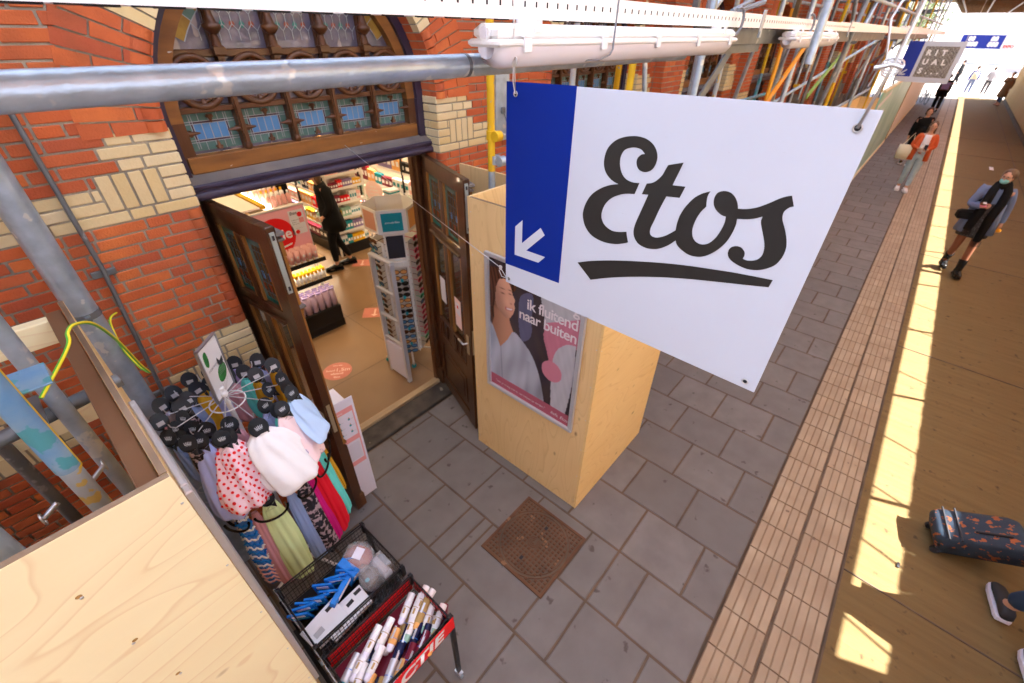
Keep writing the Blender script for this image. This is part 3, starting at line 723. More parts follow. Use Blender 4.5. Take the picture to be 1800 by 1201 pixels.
# ------------------------------------------------------------------ plywood boxes round the scaffold feet
def ply_box(label, x0, x1, y0, y1, h, front, side):
    e = empty('plywood_box', label, 'plywood box', ((x0+x1)/2, (y0+y1)/2, 0), 'plywood boxes round the scaffold feet'); ch = []
    def P(c, d, m, nm='panel'):
        b = B(); b.box(c, d, m, bev=.002); o = b.build(nm, e); ch.append(o); return o
    t = .018
    P(((x0+x1)/2, y0+t/2, h/2), (x1-x0, t, h), front)
    if x0 > 0: P(((x0+x1)/2, y1-t/2, h/2), (x1-x0, t, h), side)
    P((x0+t/2, (y0+y1)/2, h/2-.0005), (t, y1-y0-2*t-.004, h-.003), side); P((x1-t/2, (y0+y1)/2, h/2-.0005), (t, y1-y0-2*t-.004, h-.003), side)
    eb = B(); eb.box(((x0+x1)/2, y0+t/2, h+.0008), (x1-x0-.004, t-.002, .003), 'ply_edge')
    for x in (x0+t/2, x1-t/2): eb.box((x, (y0+y1)/2, h-.0005), (t-.002, y1-y0-2*t-.01, .003), 'ply_edge')
    ch.append(eb.build('laminated_edge', e))
    if x0 > 0: P((x0+t+.03, (y0+y1)/2, h-.12), (.045, y1-y0-2*t-.01, .07), 'ply_light', 'batten')
    P(((x0+x1)/2, y1-t-.03, h-.5), (x1-x0-2*t-.1, .045, .09), 'ply_light', 'batten'); P(((x0+x1)/2, y0+t+.03, h-.3), (x1-x0-2*t-.1, .045, .07), 'ply_light', 'batten')
    n = B()
    for k in range(8):
        z = .1+k*(h-.2)/7
        for x in (x0+.012, x1-.012): n.ball((x, y0-.001, z), (.004, .0015, .004), 'steel', 6)
        for y in (y0+.03, y1-.03): n.ball((x0-.001, y, z), (.0015, .004, .004), 'steel', 6)
    if x0 < 0:
        for q in (-.30, -.75):
            for k in range(9): n.ball((q+random.uniform(-.01, .01), y0-.001, .15+.26*k), (.0045, .0015, .0045), 'steel', 8); n.ball((q+random.uniform(-.01, .01), y0-.0005, .15+.26*k+.008), (.007, .0006, .006), 'fence_wood', 8)
    ch.append(n.build('screws', e))
    for o in ch: o.matrix_parent_inverse = Matrix.Translation((-(x0+x1)/2, -(y0+y1)/2, 0))
    return e
BR = ply_box('tall plywood box at the right of the open doors carrying a framed poster', 2.04, 3.20, 1.0, 2.16, 2.43, 'ply_side', 'ply')
BL = ply_box('bright plywood box at the lower left corner beside the scarf stand', -1.30, -.037, 1.088, 2.40, 2.43, 'ply_light', 'ply')
def mpi(o, p): o.matrix_parent_inverse = Matrix.Translation(-Vector(p.location)); return o
b = B(); b.box((-.082, 1.72, 2.405), (.048, 1.24, .02), 'film_brown', bev=.003); tag(b.build('brown_plank'), 'brown film faced plank lying along the inside top edge of the left plywood box', 'plank')
b = B(); b.box((-.25, 2.30, 2.36), (.30, .05, .10), 'ply_light', bev=.004); tag(b.build('timber_batten'), 'short pale timber block near the wall behind the brown plank', 'timber')
b = B(); b.box((2.62, 2.53, 1.215), (.018, .62, 2.43), 'ply', bev=.002); tag(b.build('plywood_sheet'), 'upright plywood sheet between the right door leaf and the brick wall', 'plywood sheet')
# poster frame on the right box
FP = frame((2.028, 1.98, .88), (0, -1, 0), (0, 0, 1)); pw, ph = .86, 1.22
pst = empty('poster_frame', 'aluminium framed poster of a smiling woman in a white shirt on the plywood box', 'poster', (2.028, 1.55, .88), None); ch = []
b = B(); O, U_, V_ = FP; Nn = U_.cross(V_)
for (u0, v0, u1, v1) in ((0, 0, pw, .032), (0, ph-.032, pw, ph), (0, .032, .032, ph-.032), (pw-.032, .032, pw, ph-.032)):
    c_ = O+U_*((u0+u1)/2)+V_*((v0+v1)/2)+Nn*.012; b.box(tuple(c_), (.024, u1-u0, v1-v0), 'alu_light', bev=.005)
ch.append(b.build('frame', pst))
b = B(); D = .005
def R_(u0, v0, u1, v1, m, off): b.rect(u0, v0, u1, v1, m, FP, off)
def C(pts, m, off, n=4): b.poly(catmull([(u*pw, v*ph, *q) for (u, v, *q) in pts], n), m, FP, off)
R_(.03, .03, pw-.03, ph-.03, 'poster_dark', D-.001)
printed('poster_print')
def sm(x, a, bb): t = max(0, min(1, (x-a)/(bb-a))); return t*t*(3-2*t)
def nz(x, y): return (sin(x*12.9+y*4.1+sin(y*7.3)*1.7)+sin(x*5.3-y*9.7+sin(x*3.1)*2.1)+sin(x*23.1+y*17.3))/3
def inside(pts, u, v):
    c = False; j = len(pts)-1
    for i in range(len(pts)):
        if (pts[i][1] > v) != (pts[j][1] > v) and u < (pts[j][0]-pts[i][0])*(v-pts[i][1])/(pts[j][1]-pts[i][1])+pts[i][0]: c = not c
        j = i
    return c
K = lambda P: catmull(P, 4)
SHP = [(K([(.60, .99, 1), (.97, .99, 1), (.97, .70, 1), (.90, .60), (.76, .56), (.70, .52, 1), (.66, .62), (.62, .75), (.58, .86)]), (.42, .41, .43)),
 (K([(.38, .80), (.50, .84), (.50, .70), (.50, .56), (.40, .50), (.36, .66)]), (.10, .10, .17)), (K([(.42, .98, 1), (.60, .98, 1), (.54, .88), (.42, .86)]), (.50, .17, .24)),
 (K([(.64, .70, 1), (.97, .82, 1), (.97, .64, 1), (.88, .56), (.78, .48), (.72, .40, 1), (.67, .52), (.63, .60)]), (.50, .17, .23)),
 (K([(.76, .05, 1), (.90, .05, 1), (.95, .40), (.94, .64, 1), (.85, .62), (.76, .54), (.73, .40)]), (.44, .43, .46))]
HAIR = K([(.02, .99, 1), (.16, 1.0), (.26, .95), (.27, .90), (.20, .86), (.10, .74), (.10, .60), (.02, .50, 1)])
NECK = K([(.07, .66), (.08, .78), (.21, .76), (.22, .68), (.25, .62), (.28, .58), (.15, .43), (.04, .52)])
FACE = K([(.085, .80), (.10, .90), (.15, .945), (.205, .935), (.235, .895), (.245, .865), (.268, .835), (.262, .818), (.262, .80), (.268, .785), (.262, .765), (.250, .735), (.222, .70), (.18, .69), (.13, .715), (.095, .75)])
SHIRT = K([(.02, .62, 1), (.06, .58), (.13, .45, 1), (.20, .53), (.255, .61), (.33, .585), (.43, .51), (.50, .40), (.555, .24), (.60, .03, 1), (.60, -.3, 1), (.02, -.3, 1)])
def pcol(u, v):
    U0, V0 = u, v
    c = [.042+.012*nz(u*2, v*2), .030+.008*nz(u*2, v*2), .036]
    for P_, k_ in SHP:
        if inside(P_, u, v): q = 1+.07*nz(u*5, v*3); c = [x*q for x in k_]
    if (u-.735)**2+((v-.385)*1.42)**2 < .104**2: c = [.56, .20, .26]
    u, v = u/1.2, v+.08
    if inside(HAIR, u, v): q = .5+.5*sin(u*170+v*24+4*sin(v*11)); c = [.035+.07*q, .013+.026*q, .008+.015*q]
    if inside(NECK, u, v): q = .62+.38*sm(u, .06, .22)-.25*sm(v, .70, .76); c = [.50*q, .235*q, .14*q]
    if inside(FACE, u, v):
        q = .58+.42*sm(u+.25*(v-.8), .09, .22)+.10*sm(v, .80, .93)-.16*sm(.75-v, 0, .06)
        q += .12*math.exp(-((u-.19)**2+(v-.80)**2)/.0009); c = [.62*q, .32*q*(.96+.04*q), .21*q]
        for (a0, b0, ra, rb, k_) in ((.222, .862, .016, .0045, (.05, .03, .025)), (.155, .848, .020, .0050, (.05, .03, .025)), (.222, .886, .020, .0040, (.12, .06, .04)), (.150, .878, .028, .0045, (.12, .06, .04)), (.232, .800, .010, .007, (.36, .15, .10)), (.115, .80, .012, .025, (.40, .18, .12))):
            d = ((u-a0)/ra)**2+((v-b0)/rb)**2; w = math.exp(-d*1.3); c = [x*(1-w)+y*w for x, y in zip(c, k_)]
        m = v-(.757+3.2*(u-.215)**2+.15*(u-.215)); 
        if .178 < u < .252: w = math.exp(-(m/.010)**2); c = [x*(1-w)+y*w for x, y in zip(c, (.42, .10, .09))]; w = math.exp(-((m-.001)/.005)**2)*sm(u, .183, .2)*(1-sm(u, .238, .25)); c = [x*(1-w)+y*w for x, y in zip(c, (.75, .70, .68))]
    if inside([(.02, .99), (.17, .99), (.19, .955), (.12, .93), (.085, .86), (.075, .74), (.02, .70)], u, v): q = .5+.5*sin(u*190+v*16+3*sin(v*13)); c = [.04+.08*q, .015+.03*q, .01+.018*q]
    if inside(SHIRT, u, v):
        f_ = .5+.5*sin(u*26-v*5+2.5*sin(v*6+u*4)); g_ = .5+.5*sin(u*61+v*9+3*sin(v*9)); q = .62+.22*f_+.10*g_-.22*sm(u, .42, .57)-.14*math.exp(-((u-.40-.05*(v-.3))/.02)**2)*(v < .45)-.25*math.exp(-((u-(.135+.06*(.45-v)))/.006)**2)
        c = [.50*q, .52*q, .60*q]
    if V0 < .115: c = [.40, .10, .145]
    return c
NU, NV = 150, 214; vs = []; cs = []
for j in range(NV+1):
    for i in range(NU+1):
        u, v = .037+(.926)*i/NU, .026+(.948)*j/NV; p = FP[0]+FP[1]*(u*pw)+FP[2]*(v*ph)+Nn*D; vs.append(tuple(p)); cs.append(pcol(u, v))
b.add(vs, [(j*(NU+1)+i, j*(NU+1)+i+1, (j+1)*(NU+1)+i+1, (j+1)*(NU+1)+i) for j in range(NV) for i in range(NU)], 'poster_print')
po = b.build('picture', pst); at = po.data.color_attributes.new('print', 'FLOAT_COLOR', 'POINT'); o0 = len(po.data.vertices)-len(vs)
for i, c_ in enumerate(cs): at.data[o0+i].color = (*[max(0, x) for x in c_], 1)
ch.append(po)
for s, z, p in (('ik fluitend', .118, (.945, .738)), ('naar buiten', .118, (.945, .655)), ('g', .118, (.945, .83))): ch.append(text(s, z, FP, (p[0]*pw, p[1]*ph), 'poster_text', 'lettering', pst, D+.002, bold=.0015, spacing=.93, align='RIGHT'))
ch.append(text('"wat je vraag ook is, we helpen je verder."', .030, FP, (.10*pw, .062*ph), 'poster_text', 'lettering', pst, D+.002))
ch.append(text('liefs, Etos', .042, FP, (.76*pw, .058*ph), 'poster_text', 'lettering', pst, D+.002, shear=.3))
for o in ch: mpi(o, pst)
# poster frame on the inner side of the left box (seen edge-on)
b = B()
b.box((-.027, 1.15, 1.60), (.018, .035, 1.42), 'alu_light', bev=.004); b.box((-.027, 1.66, 1.60), (.018, .035, 1.42), 'alu_light', bev=.004)
b.box((-.027, 1.405, 2.295), (.018, .475, .035), 'alu_light', bev=.004); b.box((-.027, 1.405, .905), (.018, .475, .035), 'alu_light', bev=.004); b.box((-.031, 1.405, 1.6), (.008, .475, 1.35), 'poster_grey')
tag(b.build('empty_poster_frame'), 'narrow grey poster frame seen edge-on on the side of the left plywood box', 'poster frame')

# ------------------------------------------------------------------ scaffold
sc = empty('scaffold', 'galvanised tube scaffold with yellow, orange and blue painted lengths along the brick front', 'scaffold', (0, 1.25, 0)); sch = []
def st(o): sch.append(o); return o
def tube(p, q, r=.0242, m='galv', name='tube', bands=None):
    b = B(); p, q = Vector(p), Vector(q); d = (q-p)
    b.tube([p, q], r, m, 20 if r > .02 and (p-Vector((0, 0, H0))).length < 3 or p.x < 3 else 10)
    for (a, e, mm) in (bands or []):
        b.tube([p+d*a, p+d*e], r+.0012, mm, 20)
    return st(b.build(name, sc))
def coupler(p, ax='x', m='galv_dark'):
    b = B(); T = Matrix.Translation(p)
    b.tube([T @ Vector((0, 0, -.028)), T @ Vector((0, 0, .028))], .034, m, 12); b.tube([T @ Vector((-.028, -.055, 0)), T @ Vector((.028, -.055, 0))], .034, m, 12)
    b.box(tuple(T @ Vector((.036, -.02, 0))), (.02, .06, .045), m, bev=.004); b.tube([T @ Vector((.03, -.06, .0)), T @ Vector((.075, -.06, .0))], .007, 'steel', 8); b.tube([T @ Vector((.05, -.06, 0)), T @ Vector((.066, -.06, 0))], .012, 'steel', 6)
    return st(b.build('coupler', sc))
ZT = 5.05

tube((-.18, 1.75, .0), (-.18, 1.75, ZT), .0242)
tube((-.21, 1.38, .0), (-.21, 1.38, ZT), .0242, 'worn')
tube((-.45, 2.31, .0), (-.45, 2.31, ZT), .0242, 'galv_dark'); tube((-.36, 1.22, 0), (-.36, 1.22, 2.75), .026); tube((-.62, 1.95, 0), (-.62, 1.95, ZT), .0242, 'galv_dark')
b = B(); b.tube([(-.21, 1.38, 2.38), (-.21, 1.38, 5.0)], .0265, 'paint_blue', 24); b.tube([(-.2060, 1.3835, 2.372), (-.2060, 1.3835, 5.0)], .0238, 'paint_yellow', 24)
st(b.build('painted_sleeve', sc))
b = B(); b.box((-.165, 1.455, 2.62), (.075, .12, .006), 'paint_blue', bev=.002); b.box((-.165, 1.515, 2.60), (.075, .005, .04), 'worn'); b.box((-.26, 1.70, 2.40), (.006, .24, .07), 'worn'); b.box((-.235, 1.66, 2.37), (.04, .34, .006), 'galv_dark')
for k in range(4): b.tube([(-.255, 1.54+.08*k, 2.42), (-.258, 1.54+.08*k, 2.42)], .022, 'hole', 12)
st(b.build('bracket', sc))
tube((-.62, 1.72, 2.30), (-.02, 1.80, 2.33), .0242, 'galv_dark')
for (p, q) in (((-.205, 1.42, 2.27), (-.16, 1.47, 2.27)), ((-.27, 1.37, 2.30), (-.31, 1.36, 2.28))):
    b = B(); b.tube([p, q], .007, 'steel', 8); b.tube([Vector(q)+Vector((0, .012*cos(t), .018*sin(t)))-Vector((.0, .0, .0)) for t in [i*pi/5 for i in range(11)]], .003, 'steel', 6)
    st(b.build('pin', sc))
tube((-.30, 1.05, 3.265), (2.50, 1.05, 3.265), .0285)                    # long ledger in front of the arch
b = B(); b.tube([(1.0, 1.05, 3.265), (1.012, 1.05, 3.265)], .0292, 'galv_dark', 20); st(b.build('collar', sc))
tube((-.60, .93, 3.42), (-.1, 1.05, 3.30), .0242)
tube((2.35, 2.22, 0), (2.35, 2.22, ZT), .0242, 'galv', bands=[(.50, .72, 'paint_yellow')]); coupler((2.35, 2.22, 2.76), m='paint_yellow'); coupler((2.37, 2.20, 2.60), m='galv')
NX = [3.30, 5.80, 8.60, 11.2, 13.8, 16.4, 19.0, 21.6, 24.2, 26.8, 29.4]
col = ['galv', 'galv', 'worn', 'galv', 'paint_yellow', 'galv', 'galv', 'paint_yellow', 'galv', 'galv', 'galv']
for i, x in enumerate(NX):
    tube((x, 1.26, 0), (x, 1.26, ZT), .0242, col[i], bands=[(.42, .55, 'paint_yellow')] if i in (2, 5) else None)
    tube((x+.1, 2.30, 0), (x+.1, 2.30, ZT), .0242, col[(i+2) % 11], bands=[(.40, .56, 'paint_blue')] if i in (2, 4) else None)
    if i < 9: tube((x, 1.20, 3.30), (x+.1, 2.42, 3.30), .0242, 'galv_dark'); coupler((x, 1.26, 3.27)); (coupler((x+.1, 2.30, 2.5), m='paint_yellow') if i % 2 else None)
tube((3.53, .69, 3.2), (3.53, .69, ZT), .0242, 'galv'); tube((3.33, 1.75, 0), (3.33, 1.75, 3.3), .0242, 'paint_blue', bands=[(.86, .96, 'paint_yellow')]); tube((5.6, 1.9, 0), (5.6, 1.9, ZT), .0242, 'worn')
for k, (p, q, m) in enumerate([((3.5, 1.95, 3.3), (4.1, 2.3, 2.2), 'paint_yellow'), ((4.55, 2.3, 3.3), (4.75, 2.1, 1.6), 'galv'), ((6.6, 1.9, 3.3), (7.0, 2.2, 1.8), 'galv'), ((8.2, 1.9, 3.3), (8.9, 2.2, 1.8), 'galv'),
        ((8.7, 1.2, 3.3), (11.2, 1.3, 4.9), 'galv'), ((11.2, 1.2, 3.3), (8.7, 2.3, 2.2), 'galv'), ((13.8, 1.2, 4.9), (16.4, 1.3, 3.3), 'paint_orange'), ((5.8, 1.2, 4.9), (8.6, 1.3, 3.4), 'galv'), ((3.3, 1.3, 3.4), (5.8, 1.3, 4.9), 'galv'),
        ((4.6, 2.3, 2.5), (9.8, 2.3, 2.5), 'paint_blue'), ((8.6, 1.3, 2.3), (14, 1.3, 2.35), 'galv'), ((16.4, 1.2, 3.3), (19, 2.3, 2.4), 'galv'), ((19, 1.2, 3.3), (21.6, 2.3, 4.6), 'galv')]):
    tube(p, q, .0242, m, 'brace')
for (p, q, m) in (((3.75, 1.22, 3.28), (3.1, 1.22, 2.80), 'galv_dark'), ((5.95, 1.22, 3.28), (4.9, 1.22, 2.72), 'paint_orange'), ((8.8, 1.25, 3.28), (7.0, 1.25, 2.72), 'paint_green'), ((11.4, 1.22, 3.28), (10.2, 1.22, 2.72), 'galv_dark')):
    p, q = Vector(p), Vector(q); d = (q-p).normalized(); n_ = d.cross(Vector((0, 1, 0))); b = B(); w = .035
    vs = [tuple(v) for yv in (0, .012) for v in (p+n_*w+Vector((0, yv, 0)), q+n_*w+Vector((0, yv, 0)), q-n_*w+Vector((0, yv, 0)), p-n_*w+Vector((0, yv, 0)))]
    b.add(vs, [(0, 1, 2, 3), (7, 6, 5, 4), (0, 4, 5, 1), (1, 5, 6, 2), (2, 6, 7, 3), (3, 7, 4, 0)], m); st(b.build('flat_brace', sc))
random.seed(21)
for k in range(26):
    x = random.uniform(5, 27); y = random.choice([1.25, 1.6, 2.0, 2.3, 2.35]); z0 = random.choice([1.6, 2.2, 3.3]); dx = random.uniform(-1.4, 1.6) if k % 2 else 0
    tube((x, y, z0), (x+dx, y+random.uniform(-.3, .3)*(k % 2), z0+random.uniform(1.2, 2.4)), .0242, random.choice(['galv', 'galv', 'worn', 'paint_yellow', 'paint_orange', 'galv_dark']), 'brace')
for k in range(9):
    x = 6+2.4*k; tube((x, 1.2, 3.9+.1*(k % 3)), (x+.05, 2.45, 3.9+.1*(k % 3)), .0242, 'galv_dark', 'ledger')
b = B(); b.box((3.6, 1.04, 3.335), (2.1, .012, .09), 'galv_dark', bev=.003); b.box((3.6, 1.07, 3.378), (2.1, .05, .008), 'galv_dark'); b.box((3.3, 1.09, 3.27), (1.0, .04, .05), 'galv_dark'); st(b.build('channel_beam', sc))
b = B(); b.box((5.15, 1.08, 3.36), (1.1, .012, .09), 'paint_orange', bev=.003); b.box((8.4, 1.08, 3.33), (4.0, .012, .10), 'galv_dark', bev=.003); b.box((16, 1.08, 3.33), (10.0, .012, .10), 'galv_dark', bev=.003); st(b.build('channel_beam', sc))
for y in (1.30, 2.28): tube((2.6, y, 4.55), (30, y, 4.55), .0242, 'galv_dark', 'ledger')
tube((4.2, 1.22, 3.75), (30, 1.22, 3.75), .0242, 'worn', 'ledger'); tube((4.2, 2.26, 3.75), (30, 2.26, 3.75), .0242, 'galv', 'ledger')
for k in range(4):
    b = B(); b.box((16.6, 1.42+.235*k, 4.60), (27, .22, .04), 'roof_wood', bev=.004); st(b.build('deck_board', sc))
for k in range(8):
    b = B(); b.box((-1.55, 1.10+.225*k, 3.95), (2.9, .215, .04), 'roof_wood', bev=.004); st(b.build('deck_board', sc))  # unseen boards added overhead to shade the left box
for i, x in enumerate([4.6, 7.1, 9.9, 12.5, 15.2, 17.7, 20.2]):
    b = B(); b.box((x, 1.9-.2*(i % 2), 4.0), (.05, .05, 1.1), 'roof_wood' if i % 2 else 'galv_dark', bev=.005); st(b.build('post', sc))
for o in sch: o.matrix_parent_inverse = Matrix.Translation((0, -1.25, 0))
# earth cable
b = B(); P = [(.02, 1.30, 2.2), (-.02, 1.42, 2.50), (.0, 1.62, 2.62), (.07, 1.9, 2.56), (.16, 2.25, 2.32), (.20, 2.45, 2.12), (.16, 2.6, 2.18), (.12, 2.75, 2.42), (.13, 2.80, 2.50)]
P = [(-0.181, 1.55, 2.508), (-0.077, 1.62, 2.588), (-0.058, 1.66, 2.614), (-0.034, 1.72, 2.605), (0.004, 1.85, 2.529), (0.037, 2.1, 2.326), (0.065, 2.35, 2.054), (0.084, 2.45, 1.935), (0.064, 2.55, 1.929), (0.048, 2.65, 2.007), (0.066, 2.75, 2.118), (0.115, 2.84, 2.112)]
pts = []
for i in range(len(P)-1):
    p0, p1, p2, p3 = [Vector(P[max(0, min(len(P)-1, i+k))]) for k in (-1, 0, 1, 2)]
    for j in range(6):
        t = j/6; pts.append(.5*((2*p1)+(-p0+p2)*t+(2*p0-5*p1+4*p2-p3)*t*t+(-p0+3*p1-3*p2+p3)*t**3))
b.tube(pts, .0052, 'earth_green', 8); b.tube([p+Vector((.0026, -.0026, .0015)) for p in pts], .0036, 'earth_yellow', 8); tag(b.build('earth_cable'), 'green and yellow striped earth cable looping between the left pipes and the wall', 'cable')

# cable tray and its lamps
b = B(); y0 = .955
ZA = 3.372
for (x0, x1) in ((-.4, 3.30), (3.32, 6.2), (6.22, 12), (12.05, 20), (20.05, 30)):
    xm, l = (x0+x1)/2, x1-x0; h = .062+(.015 if x0 > 5 else 0)+(.04 if x0 > 11 else 0)
    b.box((xm, y0, ZA+h/2), (l, .0035, h), 'tray'); b.box((xm, y0+.09, ZA+h/2), (l, .0035, h), 'tray'); b.box((xm, y0+.045, ZA+.003), (l, .0865, .0035), 'tray')
    b.box((xm, y0+.006, ZA+h), (l, .012, .003), 'tray')
for k in range(130): b.box((.0+k*.05, y0-.0015, ZA+.034), (.005, .004, .013), 'hole')
for k in range(60): b.box((.0+k*.09, y0+.018, ZA-.0002), (.045, .010, .004), 'hole'); b.box((.04+k*.09, y0+.06, ZA-.0002), (.045, .010, .004), 'hole')
tr = b.build('cable_tray'); tag(tr, 'long white perforated cable tray running along the scaffold above the doors', 'cable tray')
b = B()
for x in (3.31, 6.21): b.box((x, y0-.004, ZA+.03), (.05, .005, .11), 'galv', bev=.002); b.box((x, y0-.005, ZA-.03), (.03, .012, .03), 'galv')
b.build('joint_plate', tr)
b = B()
def arc(cx_, cz, r, a0, a1, y, n=14): return [(cx_+r*cos(radians(a0+(a1-a0)*i/n)), y-.02*sin(pi*i/n), cz+r*1.25*sin(radians(a0+(a1-a0)*i/n))) for i in range(n+1)]
b.tube(arc(2.82, 3.395, .045, 120, -120, .94), .007, 'cable', 8); b.tube(arc(4.4, 3.40, .05, 100, -100, .94), .008, 'cable', 8); b.tube([(2.9, 1.0, 3.44), (3.2, 1.0, 3.5), (3.3, 1.1, 3.7)], .012, 'cable', 8); b.tube([(3.1, 1.03, 3.45), (3.5, 1.03, 3.5), (3.6, 1.1, 3.7)], .014, 'cable', 8)
tag(b.build('cable_loops'), 'grey cables looping round the white tray beside the near lamp', 'cable')
def lamp_fixture(x0, L_, label):
    e = empty('batten_lamp', label, 'lamp', (x0, y0-.01, 3.28), 'waterproof tube lamps under the cable tray'); b = B()
    b.box((L_/2, 0, .062), (L_, .085, .040), 'lamp_body', bev=.014); b.box((L_/2, 0, .040), (L_+.016, .115, .018), 'lamp_body', bev=.006); b.build('housing', e)
    b = B(); n = 14; vs = []
    pr2 = [(-.053, .032), (-.050, .012), (-.032, -.012), (0, -.020), (.032, -.012), (.050, .012), (.053, .032)]
    xs = [0, .025, .05, L_-.05, L_-.025, L_]; sc_ = [.55, .9, 1, 1, .9, .55]
    for x, s in zip(xs, sc_):
        for (yy, zz) in pr2: vs.append((x, yy*s, .032+(zz-.032)*s))
    k = len(pr2); fs = [(i*k+j, i*k+j+1, (i+1)*k+j+1, (i+1)*k+j) for i in range(5) for j in range(k-1)]; fs += [tuple(range(k)), tuple(5*k+j for j in range(k))[::-1]]
    b.add(vs, fs, 'lamp_cover', smooth=True); b.build('diffuser', e)
    for i in range(5):
        b = B(); x = .10+i*(L_-.2)/4; b.box((x, -.060, .036), (.030, .005, .034), 'white', bev=.002); b.box((x, -.057, .056), (.034, .012, .004), 'white'); b.build('clip', e)
    b = B(); b.tube([(-.001, 0, .062), (-.008, 0, .062)], .020, 'lamp_body', 14); b.tube([(-.006, 0, .062), (-.010, 0, .062)], .013, 'lamp_cover', 14); b.box((.13, -.043, .075), (.35, .003, .007), 'tray')
    b.build('end_cap', e)
    for x in (.16, L_-.16):
        b = B(); b.box((x, 0, .088), (.05, .03, .02), 'white', bev=.002); b.box((x, -.044, .078), (.03, .006, .03), 'white', bev=.001); b.build('bracket', e)
    return e
lamp_fixture(.985, 1.76, 'long white tube lamp hanging directly above the big shop sign')
lamp_fixture(3.95, 1.5, 'second white tube lamp under the tray beside the grey channel beam')
b = B(); b.tube([(1.53, .885, 3.46), (1.53, .885, 3.30), (1.515, .885, 3.285), (1.46, .89, 3.272), (1.40, .92, 3.270)], .003, 'cable', 6); tag(b.build('cable_tie'), 'thin black cable tie wrapped round the near lamp', 'cable tie')

# ------------------------------------------------------------------ hanging sign
O = Vector((1.056, .935, 2.604)); U_ = (Vector((1.004, .064, 2.624))-O).normalized(); V_ = Vector((0, 0, 1)); V_ = (V_-U_*V_.dot(U_)).normalized(); FS = (O, U_, V_); SN = U_.cross(V_)
OUT = [(0, 0), (.8718, .0011), (.8883, .6244), (.0151, .6273)]
sgn = empty('hanging_sign', 'large white hanging shop sign with blue arrow strip and black script lettering', 'sign', tuple(O+U_*.44), None); ch = []
b = B(); b.poly(OUT, 'sign_white', FS, 0, .004); b.poly(OUT[::-1], 'sign_white', (O-SN*.004, U_, V_), 0); ch.append(b.build('board', sgn))
b = B(); b.poly([(-.0005, .0715), (.2433, .0795), (.2606, .6286), (.0148, .6275)], 'sign_blue', FS, .0006); ch.append(b.build('blue_panel', sgn))
b = B(); b.poly([(0.0813, 0.2473), (0.0799, 0.1696), (0.1587, 0.2413), (0.1764, 0.2221), (0.0995, 0.1493), (0.1816, 0.1508), (0.1536, 0.1228), (0.0458, 0.1188), (0.0492, 0.2185)][::-1], 'sign_white', FS, .0012); ch.append(b.build('arrow', sgn))
